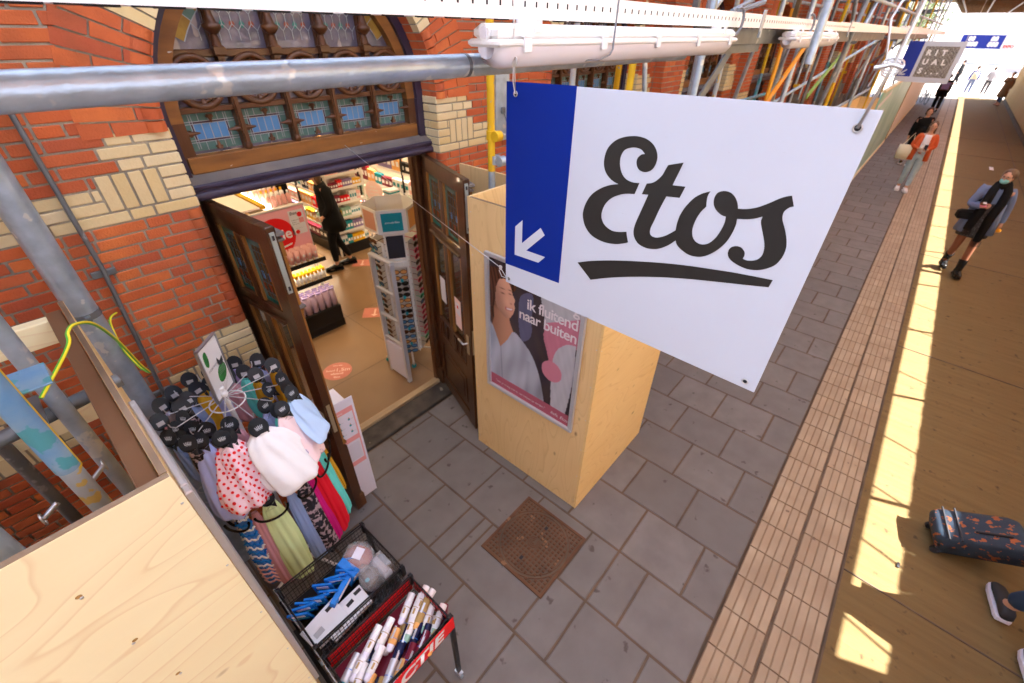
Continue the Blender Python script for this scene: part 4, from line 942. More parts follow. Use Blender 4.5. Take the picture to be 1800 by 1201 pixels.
LG = [[(0.4626,0.4055,1),(0.4412,0.402),(0.4213,0.3955),(0.3975,0.3816),(0.3805,0.3613),(0.3736,0.3387),(0.3759,0.3217),(0.3882,0.3069),(0.41,0.2985),(0.4322,0.2999),(0.4561,0.3065,1),(0.4596,0.2938),(0.4654,0.2796,1),(0.45,0.2721),(0.4288,0.2645),(0.3995,0.26),(0.3683,0.2621),(0.3429,0.2708),(0.3235,0.2887),(0.3136,0.3109),(0.3128,0.3308),(0.3206,0.3562),(0.3366,0.3805),(0.3616,0.4002),(0.3884,0.4136),(0.413,0.4206,1),(0.3999,0.4235),(0.386,0.4298),(0.3722,0.4415),(0.3636,0.4592),(0.3635,0.4814),(0.3711,0.5023),(0.3891,0.5198),(0.4115,0.53),(0.4341,0.5348),(0.4529,0.5357),(0.472,0.5328),(0.4902,0.5238),(0.5021,0.5101),(0.5066,0.4954),(0.504,0.4793),(0.496,0.4675),(0.4822,0.461),(0.4686,0.4618),(0.4597,0.4675),(0.4547,0.4782),(0.4558,0.489),(0.4638,0.4977),(0.4734,0.5006,1),(0.4617,0.5088),(0.446,0.5111),(0.4291,0.5076),(0.4165,0.5002),(0.4094,0.4846),(0.4103,0.4664),(0.4191,0.4476),(0.4333,0.4363),(0.4522,0.4322),(0.4711,0.4336,1)],[(0.482,0.409,1),(0.4995,0.4111,1),(0.4877,0.3701),(0.4778,0.3348),(0.4758,0.3135),(0.4811,0.2976),(0.4954,0.2841),(0.5171,0.2793),(0.5371,0.2816),(0.5556,0.2885),(0.5758,0.303),(0.5917,0.3196,1),(0.5967,0.3107),(0.6099,0.3017),(0.6298,0.2947),(0.6477,0.2947),(0.6641,0.2997),(0.6814,0.312),(0.6967,0.3295),(0.7076,0.3488),(0.7141,0.3704),(0.7166,0.3887),(0.7156,0.4027,1),(0.7341,0.4062),(0.7499,0.4118),(0.763,0.4191,1),(0.7629,0.4094),(0.7665,0.3997),(0.7736,0.386),(0.7817,0.3694),(0.7862,0.3548),(0.7864,0.3402),(0.7809,0.3293),(0.7709,0.3229),(0.7595,0.3203),(0.7512,0.3215,1),(0.7526,0.3283),(0.7507,0.3368),(0.7417,0.3445),(0.7307,0.345),(0.7212,0.3399),(0.7172,0.3313),(0.7189,0.3198),(0.7279,0.3105),(0.7457,0.304),(0.7667,0.3014),(0.7868,0.3053),(0.8033,0.3141),(0.8166,0.3267),(0.8238,0.3436),(0.8257,0.3631),(0.822,0.3806),(0.8136,0.3996),(0.8059,0.4125),(0.7996,0.4242),(0.7986,0.437),(0.8047,0.4464),(0.812,0.4508,1),(0.8023,0.4699,1),(0.7929,0.4663),(0.7819,0.4596),(0.7646,0.446),(0.746,0.434),(0.7279,0.427),(0.7113,0.424,1),(0.7066,0.436),(0.6986,0.4463),(0.6876,0.4531),(0.6737,0.454),(0.6614,0.448),(0.6567,0.4363),(0.6587,0.4227),(0.6664,0.4118),(0.6797,0.4037),(0.6913,0.4017,1),(0.6921,0.3875),(0.6888,0.3704),(0.6824,0.352),(0.6717,0.3361),(0.66,0.329),(0.6482,0.3278),(0.6366,0.3326),(0.6288,0.3428),(0.6255,0.3592),(0.6283,0.3802),(0.6352,0.3999),(0.6442,0.4136,1),(0.6422,0.4239),(0.6416,0.4363),(0.645,0.4478,1),(0.627,0.4387),(0.6119,0.4256),(0.5981,0.4048),(0.5892,0.3828),(0.5859,0.3614),(0.5862,0.3439,1),(0.5763,0.3349),(0.5635,0.3243),(0.5497,0.3165),(0.5387,0.3132),(0.5273,0.3146),(0.5215,0.3217),(0.5217,0.3346),(0.5268,0.3523),(0.5356,0.3843),(0.5462,0.4165,1),(0.5789,0.4198,1),(0.5871,0.4468,1),(0.556,0.4442,1),(0.5711,0.4961,1),(0.5359,0.4855,1),(0.5312,0.4742),(0.5265,0.4623),(0.5164,0.4493),(0.5051,0.4407),(0.4904,0.4361,1)],[(0.3615,0.1332,1),(0.421,0.1604),(0.4953,0.189),(0.575,0.2151),(0.6478,0.2352),(0.7147,0.251),(0.776,0.2648),(0.8203,0.2752,1),(0.8232,0.2938,1),(0.7841,0.2895),(0.7386,0.284),(0.6908,0.2765),(0.6398,0.2681),(0.5858,0.2573),(0.5282,0.2435),(0.4664,0.2274),(0.4044,0.2089),(0.3525,0.1909),(0.3088,0.1726,1)]]
b = B()
for P in LG: b.poly(catmull(P, 5), 'sign_black', FS, .0010)
ch.append(b.build('lettering', sgn))
b = B()
for (u, v) in ((.0505, .5989), (.0171, .0058+.012), (.8633, .5964), (.8449, .0221)):
    b.disc((u, v), .0055, 'hole', FS, .0016, 14); p = O+U_*u+V_*v; q = [p+SN*.002+(U_*cos(t)+V_*sin(t))*.0065 for t in [i*pi/8 for i in range(17)]]; b.tube(q, .0016, 'steel', 6, cap=False)
ch.append(b.build('eyelet', sgn))
for o in ch: mpi(o, sgn)
def wirerope(pts, label, name='sign_wire', r=.0017, extra=None):
    b = B(); pts = [Vector(p) for p in pts]; b.tube(pts, r, 'steel', 8)
    if extra: extra(b)
    return tag(b.build(name), label, 'wire', 'steel wires holding the big sign')
pL = O+U_*.0505+V_*.5989; pR = O+U_*.8633+V_*.5964; pB = O+U_*.0171+V_*.018
def knot(b, c, r=.006):
    for k in range(3): b.tube([c+Vector((.0, r*cos(t)*(1+.15*k), r*.8*sin(t)+.004*(k-1))) for t in [i*pi/6 for i in range(13)]], .0016, 'steel', 6)
def ex1(b):
    b.tube([pL+SN*.004, pL+SN*.006+Vector((0, .006, .03)), pL+SN*.008+Vector((0, .003, .075)), pL+SN*.02+Vector((0, .012, .15))], .0015, 'steel', 6); knot(b, pL+SN*.008+Vector((0, 0, .075)), .008)
wirerope([pL-SN*.006, pL+SN*.003, pL+SN*.005+Vector((0, .002, .07)), pL+SN*.02+Vector((0, .0, .35))], 'thin steel wire at the upper left corner of the big sign', extra=ex1)
def ex2(b):
    c0 = pR+SN*.004
    b.tube([c0, c0+Vector((0, -.006, .05)), c0+Vector((0, -.012, .10))], .0022, 'steel', 8); knot(b, c0+Vector((0, -.010, .088)), .011)
    b.tube([c0+Vector((0, .002, .10)), c0+Vector((-.01, .016, .15)), c0+Vector((-.005, .012, .17)), c0+Vector((0, .0, .19))], .0018, 'steel', 6); b.tube([c0+Vector((0, -.025, .088)), c0+Vector((0, -.01, .092)), c0+Vector((0, .012, .086))], .0035, 'steel', 8)
wirerope([pR-SN*.006, pR+SN*.004, pR+SN*.004+Vector((0, -.012, .10)), pR+SN*.004+Vector((0, -.022, .40))], 'thick steel wire rope at the upper right corner of the big sign', r=.0026, extra=ex2)
def ex3(b):
    b.tube([pB+SN*.003, pB+SN*.006+Vector((0, .03, .0)), pB+SN*.006+Vector((.002, .045, .02))], .0013, 'steel', 6); knot(b, pB+SN*.006+Vector((.01, .045, .026)), .005)
wirerope([pB-SN*.004, pB+SN*.004+Vector((0, .01, .002)), pB+SN*.006+Vector((.01, .045, .026)), (1.35, 1.9, 2.655), (1.62, 2.87, 2.71)], 'long thin wire from the lower left corner of the big sign to the arch window', r=.0013, extra=ex3)

# second sign further along
e = empty('hanging_sign', 'smaller looking distant white hanging sign with blue arrow strip and dark patterned square', 'sign', (13, .46, 2.6))
F2 = frame((13, .89, 2.58), (0, -1, 0), (0, 0, 1)); ch = []; b = B(); b.poly([(0, 0), (.87, 0), (.87, .68), (0, .68)], 'sign_white', F2, 0, .005); ch.append(b.build('board', e))
b = B(); b.rect(.0, .09, .24, .68, 'banner_blue', F2, .002); ch.append(b.build('blue_panel', e))
b = B(); b.poly([(x*.9, y*.9) for x, y in [(0.0813, 0.2473), (0.0799, 0.1696), (0.1587, 0.2413), (0.1764, 0.2221), (0.0995, 0.1493), (0.1816, 0.1508), (0.1536, 0.1228), (0.0458, 0.1188), (0.0492, 0.2185)]][::-1], 'sign_white', F2, .004); ch.append(b.build('arrow', e))
b = B(); b.rect(.29, .09, .80, .60, 'rit_pattern', F2, .002)
for i in range(9):
    a = .29+.51*i/8
    for (p, q) in (((a, .60), (.80, .09+.51*i/8)), ((.29, .09+.51*i/8), (a, .09)), ((a, .60), (.29, .60-.51*i/8)), ((a, .09), (.80, .09+.51*(8-i)/8) if False else (.80, .60-.51*(8-i)/8))):
        if abs(p[0]-q[0])+abs(p[1]-q[1]) > .05: strip(b, p, q, .003, 'poster_grey', .0026, F2)
ch.append(b.build('pattern', e))
for s, z in (('R I T', .475), ('U A L', .325), ('S . . .', .175)): ch.append(text(s, .125, F2, (.335, z-.02), 'white', 'lettering', e, .005, bold=.006, spacing=1.22))
for o in ch: mpi(o, e)
b = B()
for y in (.85, .06): b.tube([(13, y, 3.24), (13, y, 4.2)], .004, 'steel', 6)
tag(b.build('sign_wires'), 'pair of thin wires holding the distant sign with the dark square', 'wire')

# ------------------------------------------------------------------ roof, fence, hoardings
ro = empty('canopy_roof', 'sheeted roof on dark beams over the walkway', 'roof', (22, -.5, 5.1)); ch = []
b = B(); b.box((20, 1.10, 5.16), (49, 3.60, .004), 'added_white_sheet'); ch.append(b.build('added_light_sheet', ro))  # unseen white sheet added to let soft neutral light down
b = B(); b.box((20, -1.88, 5.165), (49, 2.48, .004), 'sheet_yellow'); b.box((-1.2, -3.124, 3.97), (7.4, .004, 2.36), 'added_white_sheet'); b.box((8.1, -3.120, 3.97), (11.4, .004, 2.36), 'added_warm_sheet'); b.box((29, -3.12, 3.97), (30.9, .004, 2.36), 'sheet_yellow'); ch.append(b.build('yellow_sheeting', ro))  # white and warm side sheets are unseen, added to shape side light
for k in range(34):
    b = B(); b.box((.9+1.3*k, -.15, 5.09), (.09, 6.0, .13), 'roof_wood'); ch.append(b.build('beam', ro))
for k in range(8):
    b = B(); b.tube([(-1, -3.0+.82*k, 5.0), (44, -3.0+.82*k, 5.0)], .0242, 'galv_dark', 8); ch.append(b.build('purlin', ro))
b = B(); b.box((22.4, -3.10, 2.80), (43.2, .05, .04), 'roof_wood'); ch.append(b.build('rail', ro))
b = B(); b.box((35, -1.0, 4.62), (17.5, 4.1, .004), 'sheet_yellow'); ch.append(b.build('yellow_sheeting', ro))
for k in range(12):
    b = B(); b.box((27.0+1.5*k, -1.0, 4.54), (.14, 4.2, .10), 'roof_wood'); ch.append(b.build('beam', ro))
for k in range(5):
    b = B(); b.tube([(26.2, -2.8+.9*k, 4.45), (44, -2.8+.9*k, 4.45)], .03, 'galv_dark', 8); ch.append(b.build('purlin', ro))
for k in range(24):
    b = B(); x = 1.1+1.8*k; b.tube([(x, -3.06, 2.0), (x, -3.06, 5.0)], .0242, 'galv', 8); ch.append(b.build('post', ro))
for o in ch: mpi(o, ro)
fe = empty('hoarding_fence', 'tall wooden board fence closing the right side of the walkway', 'fence', (22, -3.12, 0)); ch = []
b = B()
for k in range(216): b.box((1.8+.2*k+.1, -3.11-.006*(k % 2), 1.21), (.192, .022, 2.42), 'fence_wood', bev=.003)
ch.append(b.build('boards', fe))
b = B(); b.box((-.68, -3.14, 1.45), (7.6, .03, 2.9), 'fence_wood'); b.box((23, -3.145, 1.18), (43.4, .01, 2.36), 'fence_wood'); ch.append(b.build('sun_blocker_panel', fe))  # unseen panel added to cut off the sun strip; backing stops light slits
b = B(); b.box((22.4, -3.08, .08), (43, .05, .16), 'joint', bev=.004); ch.append(b.build('kerb', fe))
b = B()
for z in (.6, 2.0): b.box((22.4, -3.15, z), (43, .05, .08), 'fence_wood')
ch.append(b.build('rail', fe))
for o in ch: mpi(o, fe)
# light slot: thin diagonal stays crossing the gap
b = B()
for x in (3.25, 4.02, 4.7, 5.5, 6.9, 8.2, 9.1, 10.9, 12.8): b.tube([(x, -3.09, 2.40), (x+.22, -3.09, 2.82)], .010, 'galv', 6)
tag(b.build('fence_stays'), 'thin diagonal metal stays in the gap above the wooden fence', 'brace')
def hoard(name, label, x0, x1, y, h, m, m2=None):
    e = empty(name, label, 'hoarding', ((x0+x1)/2, y, 0)); ch = []; b = B(); b.box(((x0+x1)/2, y, h/2), (x1-x0, .03, h), m, bev=.003)
    if m2: 
        for k in range(5): b.poly([(x0+.1, .3+.4*k), (x0+.1+2.2, .5+.4*k), (x0+.1+2.2, .6+.4*k), (x0+.1, .45+.4*k)], m2, frame((0, y-.017, 0), (1, 0, 0), (0, 0, 1)))
    ch.append(b.build('panel', e)); b = B(); b.box(((x0+x1)/2, y-.01, h+.02), (x1-x0, .08, .04), 'ply_light'); b.box((x1-.05, y-.02, h/2), (.1, .03, h), 'fence_wood'); b.box(((x0+x1)/2, y-.02, .05), (x1-x0-.2, .03, .1), 'ply_light'); ch.append(b.build('trim', e))
    for o in ch: mpi(o, e)
hoard('site_hoarding', 'green printed hoarding panel behind the right edge of the big sign', 13.8, 23.0, 1.02, 2.3, 'hoard_green', 'far_white')
hoard('site_hoarding', 'cream hoarding panel beyond the green one', 23.02, 38, 1.05, 2.35, 'hoard_cream')
b = B(); b.box((11.7, 1.40, 1.1), (4.1, .03, 2.2), 'ply', bev=.003); b.box((13.8, 1.22, 1.1), (.03, .36, 2.2), 'ply'); tag(b.build('plywood_hoarding'), 'low plywood hoarding below the scaffold just above the big sign', 'hoarding')
# far end
e = empty('added_light_blocker', 'unseen wall added behind the camera to block light from the near end', 'hoarding', (-5, 0, 0)); b = B(); b.box((-5, 0, 2.6), (.02, 6.4, 5.2), 'far_stone'); mpi(b.build('panel', e), e)  # unseen wall added at the near end to cut light on the sign
b = B(); b.box((47, -.95, 3.05), (.03, 2.9, .75), 'banner_blue'); bn = b.build('banner'); tag(bn, 'blue banner with white writing spanning the far end of the walkway', 'banner')
F3 = frame((46.98, .45, 2.7), (0, -1, 0), (0, 0, 1)); 
for s, u, z in (('88', .30, .40), ('8888', .2, .10), ('88', 1.45, .40), ('888', 1.40, .10)): text(s, .34, F3, (u, z), 'white', 'lettering', bn, .01, bold=.02)
b = B(); b.rect(.02, -.05, .2, .1, 'earth_green', F3, .012); b.rect(2.1, .0, 2.9, .7, 'far_white', F3, .012); b.build('patch', bn); text('EXPO', .2, F3, (2.2, .05), 'red', 'lettering', bn, .02, bold=.01)
for i, (x, y, w, d, h, lab) in enumerate([(95, 22, 16, 14, 13, 'pale far building at the left of the bright gap'), (110, -2, 16, 16, 10, 'pale far building in the middle of the bright gap'), (92, -24, 14, 16, 15, 'pale far building at the right edge of the bright gap')]):
    e = empty('distant_building', lab, 'building', (x, y, 0)); b = B(); b.box((0, 0, h/2), (d, w, h), 'far_white'); b.build('wall', e)
    for k in range(int(h/3)):
        for q in range(int(w/2.4)): b = B(); b.box((-d/2-.02, -w/2+1.3+q*2.4, 1.8+k*3), (.06, 1.1, 1.5), 'far_window'); b.build('window', e)
    b = B(); b = B(); b.box((0, 0, h+.3), (d+.6, w+.6, .6), 'far_stone'); b.build('roof', e)
def tree(x, y, h, lab):
    e = empty('street_tree', lab, 'tree', (x, y, 0), 'trees beyond the walkway'); b = B(); b.tube([(0, 0, 0), (.1, 0, h*.5)], [.16, .08], 'roof_wood', 8)
    for k in range(5): b.tube([(.1, 0, h*.45), (.1+cos(k*1.3)*h*.2, sin(k*1.3)*h*.2, h*.75)], [.06, .02], 'roof_wood', 6)
    b.build('trunk', e); b = B()
    for k in range(900):
        t, u, r = random.uniform(0, 2*pi), random.uniform(-1, 1), random.random()**.5*h*.30; s = sqrt(1-u*u); p = Vector((s*cos(t)*r, s*sin(t)*r, h*.7+u*r)); a = Vector([random.uniform(-1, 1) for _ in range(3)])*.14; c2 = a.cross(Vector([random.uniform(-1, 1) for _ in range(3)])).normalized()*.12
        b.add([p-a, p+c2, p+a], [(0, 1, 2)], 'far_tree')
    b.build('crown', e)
tree(62, 4, 7, 'leafy tree at the left beyond the banner'); tree(70, -5, 8, 'leafy tree at the right beyond the banner')
# ------------------------------------------------------------------ drainpipe
b = B(); b.tube([(.0, 2.70, 0), (.0, 2.70, 4.8)], .056, 'galv', 24); dp = b.build('drainpipe'); tag(dp, 'thick grey drainpipe rising past the wall between the left plywood box and the doors', 'pipe')
b = B()
for z in (2.20, 3.9): b.tube([(0, 2.70, z), (0, 2.70, z+.03)], .060, 'galv_dark', 24); b.box((.0, 2.635, z+.015), (.022, .035, .026), 'galv_dark', bev=.003); b.tube([(.0, 2.75, z+.015), (0, 2.87, z+.015)], .006, 'steel', 8)
b.build('pipe_clip', dp)
# ------------------------------------------------------------------ shop interior
g = B(); g.box((3.95, 7.2, .02), (8.3, 8.06, .05), 'shop_floor')
for x in (1.2, 2.4, 3.6): g.box((x, 7.2, .0455), (.004, 8.0, .001), 'joint')
for y in (3.9, 5.1, 6.3, 7.5): g.box((3.95, y, .0457), (8.0, .004, .001), 'joint')
tag(g.build('shop_floor'), kind='structure')
g = B(); g.box((-.2, 7.2, 1.7), (.1, 8, 3.4), 'shop_wall'); g.box((8.1, 7.2, 1.7), (.1, 8, 3.4), 'shop_wall'); g.box((3.95, 11.3, 1.7), (8.4, .1, 3.4), 'shop_wall'); tag(g.build('shop_walls'), kind='structure')
g = B(); g.box((3.95, 7.25, 3.45), (8.4, 8.2, .08), 'shop_wall'); g.box((.3, 3.16, 2.95), (1.0, .03, 1.0), 'shop_wall'); tag(g.build('shop_ceiling'), kind='structure')
mat('panel_light', (.9, .8, .6), .5, emit=(1, .70, .40), estr=2.7)
mat('strip_light', (.9, .85, .7), .5, emit=(1, .82, .60), estr=6)
for i in range(3):
    for k in range(4):
        b = B(); b.box((1.6+2.2*i, 4.2+1.9*k, 3.39), (.6, .6, .02), 'panel_light'); o = b.build('ceiling_light'); tag(o, 'square warm ceiling light panel inside the shop', 'ceiling light', 'ceiling lights inside the shop')
        f_ = B(); 
        for (dx, dy, w, d) in ((0, .31, .64, .02), (0, -.31, .64, .02), (.31, 0, .02, .6), (-.31, 0, .02, .6)): f_.box((1.6+2.2*i+dx, 4.2+1.9*k+dy, 3.385), (w, d, .04), 'white')
        f_.build('frame', o)
def sticker(name, label, build, cat='floor sticker', group=None):
    b = B(); build(b); o = b.build(name); tag(o, label, cat, group); return o
FF = frame((0, 0, .047), (1, 0, 0), (0, 1, 0))
F1 = frame((1.66, 4.12, .047), (.80, -.60, 0), (.60, .80, 0))
s1 = sticker('floor_sticker', 'round pink floor sticker about keeping distance near the door', lambda b: b.disc((0, 0), .165, 'sticker', F1, .001, 40))
for s, z, p in (('houd', .05, (-.13, .0)), ('1,5m', .085, (-.025, -.01)), ('afstand', .05, (-.07, -.065)), ('samen tegen', .022, (-.06, .10)), ('Etos', .04, (-.03, -.125))): text(s, z, F1, p, 'sticker_text', 'lettering', s1, .002, bold=.0015)
for n_, (x, y, lab) in enumerate(((3.52, 6.42, 'pink square floor sticker with arrow beside the shopper'), (2.72, 4.90, 'pink square floor sticker with arrow behind the sunglasses stand'), (4.35, 8.1, 'pink square floor sticker with arrow far back in the shop'))):
    F = frame((x, y, .047), (.75, -.66, 0), (.66, .75, 0)); s_ = sticker('floor_sticker', lab, lambda b: b.rect(-.16, -.13, .16, .13, 'sticker', F, .001), group='arrow stickers on the shop floor')
    b = B(); b.poly([(-.012, .09), (-.012, -.05), (-.05, -.05), (0, -.10), (.05, -.05), (.012, -.05), (.012, .09)], 'sticker_text', F, .002); b.build('arrow', s_)
# gondola with promotion board
gd = empty('promotion_gondola', 'double shelf unit with black shelves and a pink promotion board facing the entrance', 'shelf unit', (1.83, 5.6, 0)); ch = []
b = B(); b.box((1.83, 5.12, .18), (.90, .34, .36), 'shelf_black', bev=.006); b.box((1.83, 4.955, .08), (.91, .02, .14), 'shelf_black', bev=.004); ch.append(b.build('base', gd))
for z, y1 in ((.745, 5.01), (.99, 5.055)):
    b = B(); b.box((1.83, (y1+5.30)/2, z), (.90, 5.30-y1, .022), 'shelf_wood'); b.box((1.83, y1-.006, z), (.91, .014, .05), 'shelf_black', bev=.002); b.box((1.83, y1+.02, z-.02), (.84, .02, .008), 'strip_light'); ch.append(b.build('shelf', gd))
b = B()
for x in (1.40, 2.26): b.box((x, 5.27, .8), (.03, .03, 1.6), 'alu_light', bev=.004)
ch.append(b.build('upright', gd))
b = B(); b.box((1.83, 5.245, 1.30), (.86, .012, .66), 'panel_pink', bev=.002); b.box((1.83, 5.245, 1.645), (.88, .03, .02), 'shelf_white', bev=.002); ch.append(b.build('promotion_board', gd))
FB = frame((1.40, 5.237, .97), (1, 0, 0), (0, 0, 1)); b = B(); b.disc((.46, .36), .225, 'red', FB, .001, 40); b.rect(.66, .33, .84, .62, 'box_white', FB, .001); b.disc((.79, .56), .03, 'red', FB, .003, 18); b.disc((.72, .36), .026, 'red', FB, .003, 18)
b.poly([(.36, .19), (.61, .235), (.62, .255), (.36, .215)], 'white', FB, .002); b.rect(.77, .46, .83, .52, 'paper_pink', FB, .003); b.rect(.69, .40, .80, .402, 'alu', FB, .003)
ch.append(b.build('print', gd)); ch.append(text('actie', .175, FB, (.315, .32), 'white', 'lettering', gd, .003, bold=.0035)); ch.append(text('Etos', .05, FB, (.675, .57), 'hole', 'lettering', gd, .003, bold=.001, shear=.2))
for k, s in enumerate(('huidverzorging', 'bij Etos', '25% korting')): ch.append(text(s, .017, FB, (.68, .50-.025*k), 'hole', 'lettering', gd, .003))
b = B(); b.box((1.83, 6.85, 1.18), (.88, 3.1, .03), 'shelf_wood'); b.box((1.83, 6.85, .60), (.80, 3.1, 1.15), 'shelf_white'); b.box((1.60, 6.9, 1.66), (.44, 3.1, .02), 'shelf_white'); b.box((1.86, 6.9, 1.665), (.06, 3.1, .04), 'paint_yellow'); b.box((2.05, 6.9, 1.60), (.34, 3.1, .02), 'shelf_white'); b.box((2.1, 6.9, 1.40), (.05, 3.0, .3), 'shelf_white')
ch.append(b.build('counter_top', gd)); b = B(); b.box((1.95, 6.9, 1.63), (.01, 3.0, .012), 'strip_light'); ch.append(b.build('strip_lamp', gd))
for o in ch: mpi(o, gd)
def proto(name, build):
    b = B(); build(b); me_o = b.build(name); me = me_o.data; bpy.data.objects.remove(me_o); return me
def inst(me, name, loc, label, cat, group, rz=0, s=1, rx=0, ry=0):
    o = bpy.data.objects.new(name, me); COL.objects.link(o); o.location = loc; o.rotation_euler = (rx, ry, rz); o.scale = (s, s, s) if not isinstance(s, tuple) else s; return tag(o, label, cat, group)
def tb(b, m='pink_tube', cap='white', h=.17):
    b.loft([(0, 0, 0, .024, .024), (0, 0, .025, .024, .024)], cap, 12); b.loft([(0, 0, .026, .027, .024), (0, 0, h*.6, .031, .014), (0, 0, h, .034, .002)], m, 12); b.box((0, -.02, h*.55), (.02, .004, .03), 'white')
me_tube = proto('cream_tube', lambda b: tb(b)); me_pouch = proto('pouch', lambda b: (b.loft([(0, 0, 0, .036, .022), (0, 0, .10, .036, .028), (0, 0, .19, .036, .018), (0, 0, .225, .034, .004)], 'lilac_pouch', 12), b.box((0, .0, .226), (.066, .03, .012), 'purple_pouch')))
me_yel = proto('bottle', lambda b: (b.loft([(0, 0, 0, .021, .021), (0, 0, .09, .021, .021)], 'white', 10), b.loft([(0, 0, .091, .02, .02), (0, 0, .135, .018, .018), (0, 0, .14, .01, .01)], 'yellow_cap', 10)))
for r in range(3):
    for k in range(5+r): inst(me_tube, 'cream_tube', (2.19-.075*k, 5.09+.06*r, 1.001), 'pale pink cream tube standing on the upper shelf below the promotion board', 'tube', 'pink cream tubes on the upper gondola shelf')
for r in range(2):
    for k in range(12): inst(me_yel, 'bottle', (2.22-.050*k, 5.05+.055*r, .757), 'white bottle with yellow cap on the middle gondola shelf', 'bottle', 'yellow capped bottles on the gondola')
for r in range(4):
    for k in range(9): inst(me_pouch, 'pouch', (2.23-.088*k+.03*(r % 2), 4.99+.05*r, .361), 'purple and lilac pouch standing on the base of the gondola', 'pouch', 'purple pouches at the foot of the gondola', rx=-.12)
me_small = {c_: proto('bottle', lambda b: (b.loft([(0, 0, 0, .026, .026), (0, 0, .10, .026, .026), (0, 0, .12, .012, .012)], m1, 10), b.loft([(0, 0, .121, .014, .014), (0, 0, .15, .013, .013)], m2, 8))) for c_, m1, m2 in (('orange', 'orange_plastic', 'white'), ('pink', 'pink_tube', 'white'), ('white', 'white', 'yellow_cap'), ('purple', 'shelf_white', 'purple_pouch'), ('lime', 'earth_yellow', 'green_cap'))}
for i in range(9):
    for k in range(5):
        c_ = ['pink', 'white', 'pink', 'white', 'purple', 'lime', 'lime', 'orange', 'lime'][i]
        inst(me_small[c_], 'bottle', (2.0+.058*k-.02, 5.45+.17*i, 1.615), f'small {c_} bottle in the rows on the lit top of the long gondola', 'bottle', 'small bottles in rows on the gondola top')
b = B(); b.box((2.30, 7.1, 1.75), (.02, .6, .5), 'far_stone'); tag(b.build('photo_panel'), 'brownish photo panel on the top of the long gondola', 'panel')
# racks
PALB = ['red', 'navy', 'teal', 'pink_tube', 'orange_plastic', 'white', 'purple_pouch', 'yellow_cap', 'maroon', 'green_cap', 'shelf_black']
CN = dict(red='red', navy='dark blue', teal='teal', pink_tube='pink', orange_plastic='orange', white='white', purple_pouch='purple', yellow_cap='yellow', maroon='maroon', green_cap='pale green', shelf_black='black')
me_box = {}
for m_ in PALB: me_box[m_] = proto('carton', lambda b: (b.box((0, 0, .5), (1, 1, 1), m_), b.box((0, -.51, .5), (.7, .02, .35), 'white' if m_ != 'white' else 'teal')))
def rack(label, x0, y0, L_, dep, ang, levels, n, where, h, frame_m='shelf_white'):
    e = empty('shelf_rack', label, 'shelf unit', (x0, y0, 0), 'shelf racks in the shop', ang)
    b = B(); b.box((L_/2, dep/2, .12), (L_, dep, .2), 'shelf_black'); b.build('base', e)
    for z in levels:
        b = B(); b.box((L_/2, dep/2, z), (L_, dep, .02), frame_m); b.box((L_/2, -.004, z+.005), (L_, .01, .04), 'shelf_white'); 
        if L_ > 1.2: b.box((L_/2, .03, z-.016), (L_-.1, .03, .008), 'strip_light')
        b.build('shelf', e)
    b = B()
    for x in ([0, L_] if L_ < 1.2 else [0, L_/3, L_*2/3, L_]): b.box((x, 0, h/2), (.028, .028, h), frame_m if L_ < 1.2 else 'shelf_black')
    b.box((L_/2, dep-.01, h/2), (L_, .02, h), 'shop_wall'); b.build('upright', e)
    for li_, z in enumerate([.22]+list(levels)):
        x = .03; gap = (list(levels)+[h+.1])[li_]-z-.07
        pc = 0
        while x < L_-.05:
            if pc <= 0: m_ = random.choice(PALB); pc = random.randint(2, 4); w = random.uniform(.038, .06)*(1 if L_ < 1.2 else 2.6); hh = random.uniform(.55, .95)*gap
            pc -= 1; p = Matrix.Rotation(ang, 3, 'Z') @ Vector((x+w/2, .06, 0))
            if x+w > L_-.02: break
            inst(me_box[m_], 'carton', (x0+p.x, y0+p.y, z+.011), f'{CN[m_]} carton on the {where}, shelf {li_+1} from the floor', 'carton', f'cartons on the {where}', ang, (w*.88, .08, hh)); x += w
    return e
rack('narrow white end rack full of small cartons beside the shopper', 3.42, 6.88, .66, .22, 0, (.46, .70, .94, 1.18, 1.40), 0, 'white end rack', 1.55)
rack('long lit shelf rack along the back aisle on the right', 4.75, 9.6, 4.4, .35, -pi/2, (.55, .9, 1.25, 1.6), 0, 'right aisle rack', 1.8)
rack('long lit shelf rack behind the shopper on the left', 3.42, 9.9, 2.9, .3, -pi/2, (.5, .78, 1.06, 1.34), 0, 'rack behind the shopper', 1.55)
b = B(); FR3 = frame((4.68, 7.65, .80), (-.28, .96, 0), (0, 0, 1)); FR3 = frame((4.55, 7.35, .85), (.35, -.93, 0), (0, 0, 1)); b.disc((0, 0), .19, 'pale_pink', FR3, 0, 36); b.disc((0, 0), .19, 'pale_pink', FR3, -.006, 36); rs = b.build('round_sign'); tag(rs, 'round pink hanging sign with white text in front of the right aisle rack', 'sign')
for k, s in enumerate(('laat je', 'verrassen', 'door onze', 'beautytips')): text(s, .055, FR3, (0, .07-.065*k), 'white', 'lettering', rs, .004, bold=.001, align='CENTER')
